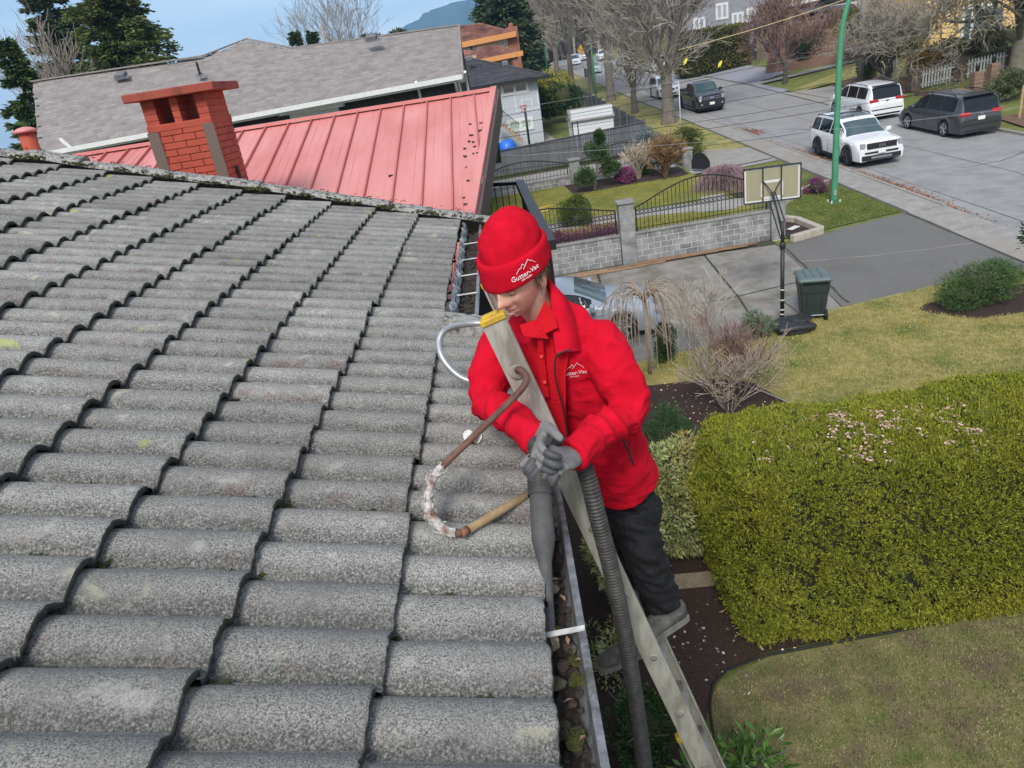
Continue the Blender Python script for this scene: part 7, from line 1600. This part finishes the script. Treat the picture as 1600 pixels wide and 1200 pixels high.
vt_ = og(1384, 140); bare_tree('street_tree', 'vase shaped dark bare tree beside the utility pole', (vt_.x, vt_.y, gz(vt_.x, vt_.y)), 5.6, .30, 35, 6, 3, .95, MATS['dark_bark'], M_twig, fork=.16, nmain=9, thin=.02, upw=.06)
bt_ = G0(1588, 116); bare_tree('street_tree', 'big mossy bare tree spreading in front of the yellow house', bt_, 9.5, .42, 37, 7, 3, 1.1, mat('mossy_bark', (.14, .13, .09), (.22, .20, .15), 4, .95, .8, 20), mat('mossy_twig', (.21, .185, .14), (.29, .26, .20), 3, .95), fork=.22, nmain=8, upw=.01, rmin=.016)
# far woodland: individual trees where trunks show, one mass behind
protos = []
rq = random.Random(50)
for k in range(3):
    o = bare_tree('woodland_tree', 'tall pale bare tree in the wood at the end of the street', (0, 0, 0), 19, .3, 60+k, 6, 3, .28, mat('far_bark', (.22, .20, .18), (.28, .26, .235), 3, .95), mat('far_twig%d' % (k % 2), (.285, .25, .225) if k % 2 else (.25, .195, .175), rough=.95), fork=.25, group='woodland trees', thin=.07, rmin=.035); protos.append(o)
for k in range(34):
    p = protos[k % 3] if k < 3 else copy_tree(protos[k % 3])
    x = 9+k*.85+rq.uniform(-1.0, 1.5); y = 172+rq.uniform(0, 40)
    if k > 26: x = 24+(k-26)*2.2; y = 105+rq.uniform(0, 40)
    p.location = (x, y, gz(x, y)-.5); p.rotation_euler.z = rq.uniform(0, 6); s_ = rq.uniform(.75, 1.15); p.scale = (s_, s_, s_)
wm_ = MB(); rq = random.Random(77)
for k in range(2600):
    x = rq.uniform(9.5, 62); y = 205+rq.uniform(0, 40); z = gz(x, y)-1; h = rq.uniform(5, 15); d = Vector((rq.gauss(0, .18), rq.gauss(0, .18), 1)); wm_.tube([Vector((x, y, z)), Vector((x, y, z))+d*h*.5, Vector((x+rq.gauss(0, .8), y, z))+d*h], [.12, .09, .03], 3, caps=False)
tag(obj('distant_woodland', wm_, mat('far_thicket', (.25, .205, .18), (.33, .28, .25), .4, 1)), 'dense brown winter woodland beyond the end of the street', 'woodland', kind='stuff')
# ================================================================== conifers
def conifer(name, label, base, h, r, n, m, seed, ln=.5, gappy=.0, top_pow=1.0):
    rng = np.random.default_rng(seed); t = thing(name, label, 'tree', base); base = Vector(base); T = MB().tube([base, base+Vector((0, 0, h*.97))], [r*.09, .03], 8); nb = int(h*15); n = int(n*2.6); P = []; D = []
    for k in range(nb):
        f = rng.random()**.85; z = h*(.06+.93*f); R_ = r*(1-f)**top_pow*rng.uniform(.65, 1.12)+.15; a = rng.uniform(0, 2*pi); d = np.array([cos(a), sin(a), 0]); q = max(6, int(n/nb*(R_/r+.15)*1.6)); s_ = rng.random(q)**.7
        pz = z-.28*R_*s_+.18*R_*s_**3; p = np.array(base)+d*(R_*s_)[:, None]+np.stack([0*s_, 0*s_, pz], 1); side = np.array([-sin(a), cos(a), 0]); p = p+side*(rng.normal(size=q)*.16*R_*(1-s_*.6))[:, None]+rng.normal(size=(q, 3))*.05*R_; P.append(p); D.append(d+side*rng.normal(size=(q, 1))*.6+np.array([0, 0, -.15])+rng.normal(size=(q, 3))*.3)
        if k % 3 == 0: T.tube([base+Vector((0, 0, z)), base+Vector((0, 0, z-.15*R_))+Vector(d)*R_*.8], [.05, .015], 4)
    obj('trunk', T, M_bark, t); me = leaves(np.concatenate(P), np.concatenate(D), ln, ln*.32, 'crown', rng=rng); me.transform(Matrix.Translation(-base)); obj('crown', me, m, t); return t
M_con = mat('conifer_needle', (.085, .115, .028), (.13, .155, .04), .6, .85, isl=.5, trans=.2); M_con2 = mat('conifer_dark', (.045, .072, .028), (.075, .10, .035), .6, .85, isl=.5, trans=.15)
def con_at(name, label, Xt, Yt, Xb, D, r, n, m, seed, z0=1.0, ln=.5, tp=1.0): p = at_y(Xt, Yt, D); conifer(name, label, (p.x, D, z0), p.z-z0, r, n, m, seed, ln, 0, tp)
con_at('cedar_tree', 'big green cedar rising behind the shingle roof end', 95, -210, 95, 58, 6.2, 40000, M_con, 1, 1.0, .40)
con_at('cedar_tree', 'tall thin dark conifer left of the big cedar', 18, -140, 18, 66, 5.0, 22000, M_con2, 2, 1.0, .45)
con_at('cedar_tree', 'green conifer close behind the small red flue', 6, 60, 6, 40, 3.2, 12000, mat('conifer_mid', (.045, .085, .02), (.08, .12, .03), .6, .85, isl=.5), 3, 1.0, .4)
con_at('spruce_tree', 'small dark spruce peeking over the shingle ridge', 458, 47, 458, 75, 2.0, 4000, M_con2, 4, 2, .5)
con_at('spruce_tree', 'second small dark spruce beside the far wooden pole', 486, 47, 486, 78, 2.6, 5000, M_con2, 5, 2, .5)
con_at('pine_tree', 'tall dark pine behind the tan house', 775, -40, 775, 118, 6.5, 13000, M_con2, 6, 4, .9, .45)
p = at_y(597, 48, 72); shrub('round_tree', 'rounded dark evergreen tree top behind the shingle ridge', 'tree', (p.x, 72, 3), [((p.x, 72, p.z-1.6), (2.9, 2.5, 2.4))], M_con2, 7000, .4, .16)
p = at_y(532, 72, 95); bare_tree('bare_tree', 'pale bare tree behind the shingle ridge', (p.x, 95, 3), p.z+3.2-3, .25, 71, 6, 3, .55, MATS['far_bark'], MATS['far_twig1'], fork=.3, thin=.06)
p = at_y(88, 110, 50); bare_tree('bare_tree', 'pale bare birch in front of the big cedar', (p.x, 50, 2), p.z+1.6-2, .12, 72, 5, 3, .5, mat('birch', (.45, .40, .36), rough=.9), mat('birch_twig', (.30, .25, .22), rough=.9), fork=.4, thin=.02)
# ================================================================== across the street
def G(X, Y_): p = og(X, Y_); return Vector((p.x, p.y, gz(p.x, p.y)))
def bsheet(name, px_, lift, m): return tag(obj(name, MB().add([(p.x, p.y, gz(p.x, p.y)+lift) for p in [og(*q) for q in px_]], [tuple(range(len(px_)))]), m), kind='structure')
bsheet('driveway', [(1066, 113), (1150, 128), (1222, 146), (1232, 141), (1180, 131), (1235, 112), (1180, 104), (1130, 98), (1088, 100)], .05, M_apron)
bsheet('soil_bank', [(1195, 116), (1240, 108), (1345, 88), (1345, 60), (1270, 78), (1240, 92)], .06, M_leafl)
bsheet('garden_path', [(1180, 131), (1186, 133), (1345, 96), (1345, 91)], .07, M_conc)
bsheet('driveway', [(1225, 147), (1300, 136), (1420, 150), (1340, 172), (1300, 166)], .05, M_conc)
bsheet('leaf_litter', [(1300, 134), (1345, 120), (1420, 122), (1425, 142), (1400, 149)], .065, M_leafl)
bsheet('leaf_litter', [(1555, 186), (1600, 178), (1640, 190), (1600, 200)], .06, M_leafl)
M_dbr = mat('dark_brick', (.11, .075, .06), (.16, .11, .09), 5, .9, .8, 30)
pf = thing('picket_fence', 'white picket fence with dark brick pillars on the yard across the street', 'fence', G(1500, 130))
prev = None
ends = [(1427, 143), (1497, 127), (1580, 110), (1660, 96)]
E_ = [G(*e) for e in ends]; tops = [1.25]*4
for k, p in enumerate(E_):
    for q in range(6): obj('pillar_brick', MB().bbox(p+Vector((0, 0, .12+.22*q)), (.26+random.uniform(0, .012), 0, 0), (0, .26+random.uniform(0, .012), 0), (0, 0, .105), .08), M_dbr, pf)
    if k:
        a, b = E_[k-1], p; d = b-a; n = int(d.length/.16)
        for q in range(1, n):
            c = a+d*(q/n); 
            if (c-a).length > .34 and (c-b).length > .34: obj('picket', MB().prism([c+Vector((-.045, -.03, .10)), c+Vector((.045, -.03, .10)), c+Vector((.045, -.03, 1.02)), c+Vector((0, -.03, 1.12)), c+Vector((-.045, -.03, 1.02))], (0, .025, 0)), M_wtrim, pf)
        for h in (.3, .85): obj('fence_rail', MB().obox((a+b)/2+Vector((0, .03, h)), d/2, (0, .02, 0), (0, 0, .045)), M_wtrim, pf)
for X, Y_, l in ((1523, 149, 'brick lamp pillar nearer the dark minivan'), (1549, 135, 'brick lamp pillar beside the round clipped bush')):
    p = G(X, Y_); t = thing('lamp_pillar', l, 'pillar', p)
    for q in range(6): obj('brick_course', MB().bbox(p+Vector((0, 0, .1+.2*q)), (.24+random.uniform(0, .012), 0, 0), (0, .24, 0), (0, 0, .096), .08), mat('brown_brick', (.20, .12, .085), (.26, .17, .12), 6, .9, .8, 30), t)
    obj('lantern', MB().lathe(p+Vector((0, 0, 1.2)), [(.05, 0), (.09, .06), (.12, .22), (.13, .24), (.03, .34)], 8), M_bmet, t)
c = G(1572, 158)+Vector((0, 0, .75)); ball('clipped_bush', 'round clipped grey green bush behind the dark minivan', c, (1.3, 1.1, .85), mat('olive_leaf', (.085, .105, .045), (.13, .15, .07), 2, .8, isl=.35), 5000, .12, .05)
p = G(1592, 186); solo('timber_stake', MB().tube([p, p+Vector((.03, 0, 1.45))], .05, 8), mat('stake_wood', (.42, .26, .15), (.5, .33, .2), 8, .8), 'pale timber stake standing in the mulch by the far kerb', 'stake')
a, b = G(1430, 150), G(1560, 148); solo('timber_edging', MB().obox((a+b)/2+Vector((0, 0, .12)), (b-a)/2, (0, .1, 0), (0, 0, .14)), M_dbr, 'dark low timber edging at the front of the picket fence yard', 'edging')
for k, (X, Y_, r, m, l) in enumerate(((1440, 115, (1.0, .9, .9), mat('gold_leaf', (.33, .21, .03), (.42, .28, .05), 3, .8, isl=.35), 'golden shrub behind the picket fence corner'), (1480, 100, (1.6, 1.2, 1.0), mat('olive2', (.12, .12, .03), (.19, .17, .05), 2, .8, isl=.4), 'olive green shrub behind the white pickets'), (1545, 85, (1.7, 1.3, 1.1), MATS['olive2'], 'broad olive shrub below the yellow house'), (1355, 116, (.8, .7, 1.3), M_globe, 'upright green conifer shrub beside the utility pole'), (1345, 40, (2.1, 1.6, 1.7), mat('hedge_olive', (.11, .12, .02), (.16, .165, .03), 2, .8, isl=.35), 'large clipped olive ball bush on the bank'), (1268, 92, (1.8, 1.4, 1.7), M_con2, 'dark green bush below the reddish bare tree'), (1410, 60, (2.4, 1.5, 1.5), MATS['olive2'], 'olive shrub between the pole and the yellow house'))):
    p = og(X, Y_+8) if k != 4 else og(X, 70); p = Vector((p.x, p.y, gz(p.x, p.y)+r[2]*.85)); 
    if k in (4, 6): p = at_y(X, Y_, 62 if k == 4 else 60)
    ball('garden_shrub', l, p, r, m, 4200, .2, .08)
# olive clipped hedge up the street
hh = at_y(1116, 72, 80); mbh = thing('clipped_hedge', 'long olive clipped hedge beyond the blue grey drive', 'hedge', (hh.x, 80, gz(hh.x, 80)))
P = RNG.uniform(-1, 1, (9000, 3)); ax_ = RNG.integers(0, 3, 9000); P[np.arange(9000), ax_] = np.sign(P[np.arange(9000), ax_]); Pw = np.array([hh.x, 81, hh.z-.3])+P*np.array([3.3, 1.4, 1.7])+RNG.normal(size=(9000, 3))*.12
me = leaves(Pw, P+np.array([0, 0, .5])+RNG.normal(size=P.shape)*.5, .32, .13, 'foliage'); me.transform(Matrix.Translation(-mbh.location)); obj('foliage', me, mat('hedge_olive2', (.085, .085, .016), (.125, .12, .025), 1, .85, isl=.4), mbh); obj('inner_branches', MB().box((hh.x-3.1, 79.8, hh.z-2.6), (hh.x+3.1, 82.2, hh.z+1.2)), M_hdark, mbh)
# houses across
bk = MB(); bp_ = [G(1196, 117), G(1260, 106), G(1345, 92), G(1420, 90), at_y(1425, 40, 66), at_y(1340, 32, 71), at_y(1262, 32, 71), at_y(1205, 50, 73)]
bk.prism([p-Vector((0, 0, 0)) for p in bp_], (.8, 3, -3)); struct('bank', bk, M_leafl)
for k in range(7):
    p = bp_[1].lerp(bp_[5], .25+.1*k)+Vector((-4+1.3*k, 0, .0)); twiggy('bare_shrub', ['thin bare shrub on the brown bank nearest the garden stairs', 'dense bare bush on the brown bank left of the dark green bush', 'low bare bush on the middle of the brown bank', 'bare bush on the brown bank behind the reddish tree', 'bare bush on the brown bank below the white eaves', 'bare bush on the brown bank beside the olive ball bush', 'bare bush at the top of the brown bank behind the utility pole'][k], 'shrub', p, 12, 2.4, .6, .03, M_twigr, 3, 3, 200+k, rmin=.016)
yh = thing('yellow_house', 'yellow stucco house with dark bay window across the street', 'house', (36, 60, 6)); YY = 60.0; M_yel2 = mat('yellow_stucco', (.66, .44, .17), (.72, .5, .22), 3, .9, .3, 30)
a, b = at_y(1440, 95, YY), at_y(1650, -60, YY); obj('wall', MB().box((a.x, YY, gz(a.x, YY)-1), (b.x, YY+8, b.z)), M_yel2, yh)
a, b = at_y(1500, 78, YY), at_y(1550, 8, YY); window(yh, (a.x, YY-.001, a.z+.4), (b.x, YY-.001, b.z+.1), mat('bay_glass', (.05, .07, .09), rough=.15), fr=.12, panes=3)
obj('bay_shutter', MB().box((b.x-.9, YY-.5, at_y(1535, 70, YY).z), (b.x+.6, YY-.04, at_y(1535, 15, YY).z)), mat('blue_grey_panel', (.10, .11, .13), rough=.5), yh)
obj('floor_band', MB().box((a.x-6, YY-.08, at_y(1480, 72, YY).z-.1), (b.x+8, YY-.003, at_y(1480, 72, YY).z+.15)), mat('cream_band', (.7, .6, .42), rough=.8), yh)
wh = thing('white_trim_house', 'grey house with white trimmed eaves on the bank across the street', 'house', (30, 72, 6)); YW = 74.0
a, b = at_y(1228, 34, YW), at_y(1400, -30, YW); obj('wall', MB().box((a.x, YW+.6, gz(a.x, YW)-1), (b.x, YW+8, b.z)), mat('tan_wall2', (.45, .38, .26), rough=.9), wh)
for (X0, Y0_, X1, Y1_) in ((1240, 22, 1340, 4), (1275, 24, 1335, 15), (1228, 10, 1330, -14)): beam('eave', at_y(X0, Y0_, YW), at_y(X1, Y1_, YW), .13, .25, M_wtrim, wh)
a, b, c, d = at_y(1232, 14, YW), at_y(1340, -6, YW), at_y(1330, -40, YW+5), at_y(1240, -20, YW+5); obj('roof', MB().prism([a, b, c, d], (0, 0, .15)), M_shd, wh)
a, b, c, d = at_y(1240, 24, YW-1), at_y(1335, 12, YW-1), at_y(1330, 2, YW+.5), at_y(1245, 14, YW+.5); obj('porch_roof', MB().prism([a, b, c, d], (0, 0, .1)), M_shd, wh)
gh2 = thing('grey_bank_house', 'grey gabled house with white windows behind the reddish tree', 'house', (27, 88, 6)); YB2 = 88.0
a, b = at_y(1075, 60, YB2), at_y(1232, -25, YB2); obj('wall', MB().box((a.x, YB2, gz(a.x, YB2)-1), (b.x, YB2+8, b.z)), mat('blue_grey_siding', (.22, .225, .25), (.28, .285, .31), 2, .8, .3, 12), gh2)
a, b, c, d = at_y(1190, 18, YB2-.8), at_y(1240, 22, YB2-.8), at_y(1245, -30, YB2+3), at_y(1180, -30, YB2+3); obj('roof', MB().prism([a, b, c, d], (0, 0, .15)), mat('light_shingle', (.30, .29, .30), rough=.9), gh2)
for (X0, Y0_, X1, Y1_) in ((1145, 40, 1160, 20), (1168, 33, 1180, 12), (1085, 45, 1100, 28), (1120, 30, 1136, 5)): a, b = at_y(X0, Y0_, YB2), at_y(X1, Y1_, YB2); window(gh2, (a.x, YB2-.001, a.z), (b.x, YB2-.001, max(b.z, a.z+.9)), mat('pale_glass2', (.35, .37, .4), rough=.2), fr=.12, panes=2)
beam('floor_band', at_y(1080, 52, YB2-.1), at_y(1185, 30, YB2-.1), .12, .06, M_wtrim, gh2)
stp = thing('garden_stairs', 'dark garden stairs climbing the bank beside the olive hedge', 'stairs', G(1165, 98)); s0, s1 = G(1166, 97)+Vector((0, 0, .1)), at_y(1195, 55, 84)
for k in range(12): q = s0.lerp(s1, k/11); obj('stair_tread', MB().box((q.x-.9, q.y-.2, q.z-.3), (q.x+.9, q.y+.25, q.z)), mat('stair_dark', (.06, .055, .055), rough=.8), stp)
beam('handrail', s0+Vector((-.9, -.2, 1.0)), s1+Vector((-.9, -.2, 1.0)), .04, .03, M_wtrim, stp); beam('handrail', s0+Vector((.9, -.2, .9)), s1+Vector((.9, -.2, .9)), .04, .03, M_wtrim, stp)
rw = thing('retaining_wall', 'low brick step wall at the foot of the reddish bare tree', 'wall', G(1220, 108)); a, b = G(1208, 110), G(1255, 104)
for q in range(4): obj('brick_course', MB().obox((a+b)/2+Vector((.08*q, .25*q, .1+.2*q)), (b-a)/2*(1-.05*q), (0, .2, 0), (0, 0, .1)), M_dbr, rw)
for X, Y_, l in ((1163, 92, 'grey bin left of the garden stairs'), (1156, 94, 'second grey bin beside the olive hedge')): p = G(X, Y_); t = thing('wheelie_bin', l, 'bin', p); obj('body', MB().bbox(p+Vector((0, 0, .5)), (.3, 0, 0), (0, .32, 0), (0, 0, .5), .1), mat('bin_grey', (.28, .31, .34), rough=.5), t); obj('lid', MB().bbox(p+Vector((0, 0, 1.04)), (.33, 0, 0), (0, .36, 0), (0, 0, .04), .3), MATS['bin_grey'], t)
# ================================================================== mountain
mtn = MB(); DM = 2900; prof = [(560, 90), (610, 60), (640, 36), (660, 22), (680, 14), (700, 9), (716, 4), (735, -6), (760, -16), (800, -18), (860, 5), (950, 20), (1100, -10), (1300, -40), (1600, -60)]
rows = []; rq = random.Random(91)
xs_m = np.linspace(540, 1600, 90); ymt = np.interp(xs_m, [p[0] for p in prof], [p[1] for p in prof])
for r in range(8):
    f = r/7; row = []
    for X, Yp in zip(xs_m, ymt):
        p = at_y(float(X), float(Yp), DM); h = max(1, p.z+60)
        row.append((p.x+rq.gauss(0, 12), DM-1300*(1-f)**1.2+rq.gauss(0, 60)*(1-f), -60+h*(f**1.25)*(1+(.05*rq.gauss(0, 1) if 0 < r < 7 else .012*rq.gauss(0, 1)))))
    rows.append(row)
rows.append([(x, DM+900, -60) for (x, y, z) in rows[-1]])
mtn.grid(rows); struct('mountain', mtn, mat('forested_slope', (.035, .055, .035), (.06, .08, .05), .004, 1), True)
hz = MB(); hz.box((-3500, -1500, -120), (4000, 4600, 420))
hm_ = bpy.data.materials.new('haze'); hm_.use_nodes = True; t_ = hm_.node_tree; t_.nodes.clear(); vo = N(t_, 'ShaderNodeVolumePrincipled'); vo.inputs['Color'].default_value = (.28, .58, 1, 1); vo.inputs['Density'].default_value = .00022; vo.inputs['Anisotropy'].default_value = 0
ho = N(t_, 'ShaderNodeOutputMaterial'); t_.links.new(vo.outputs[0], ho.inputs['Volume']); tag(obj('haze', hz, hm_), kind='stuff')
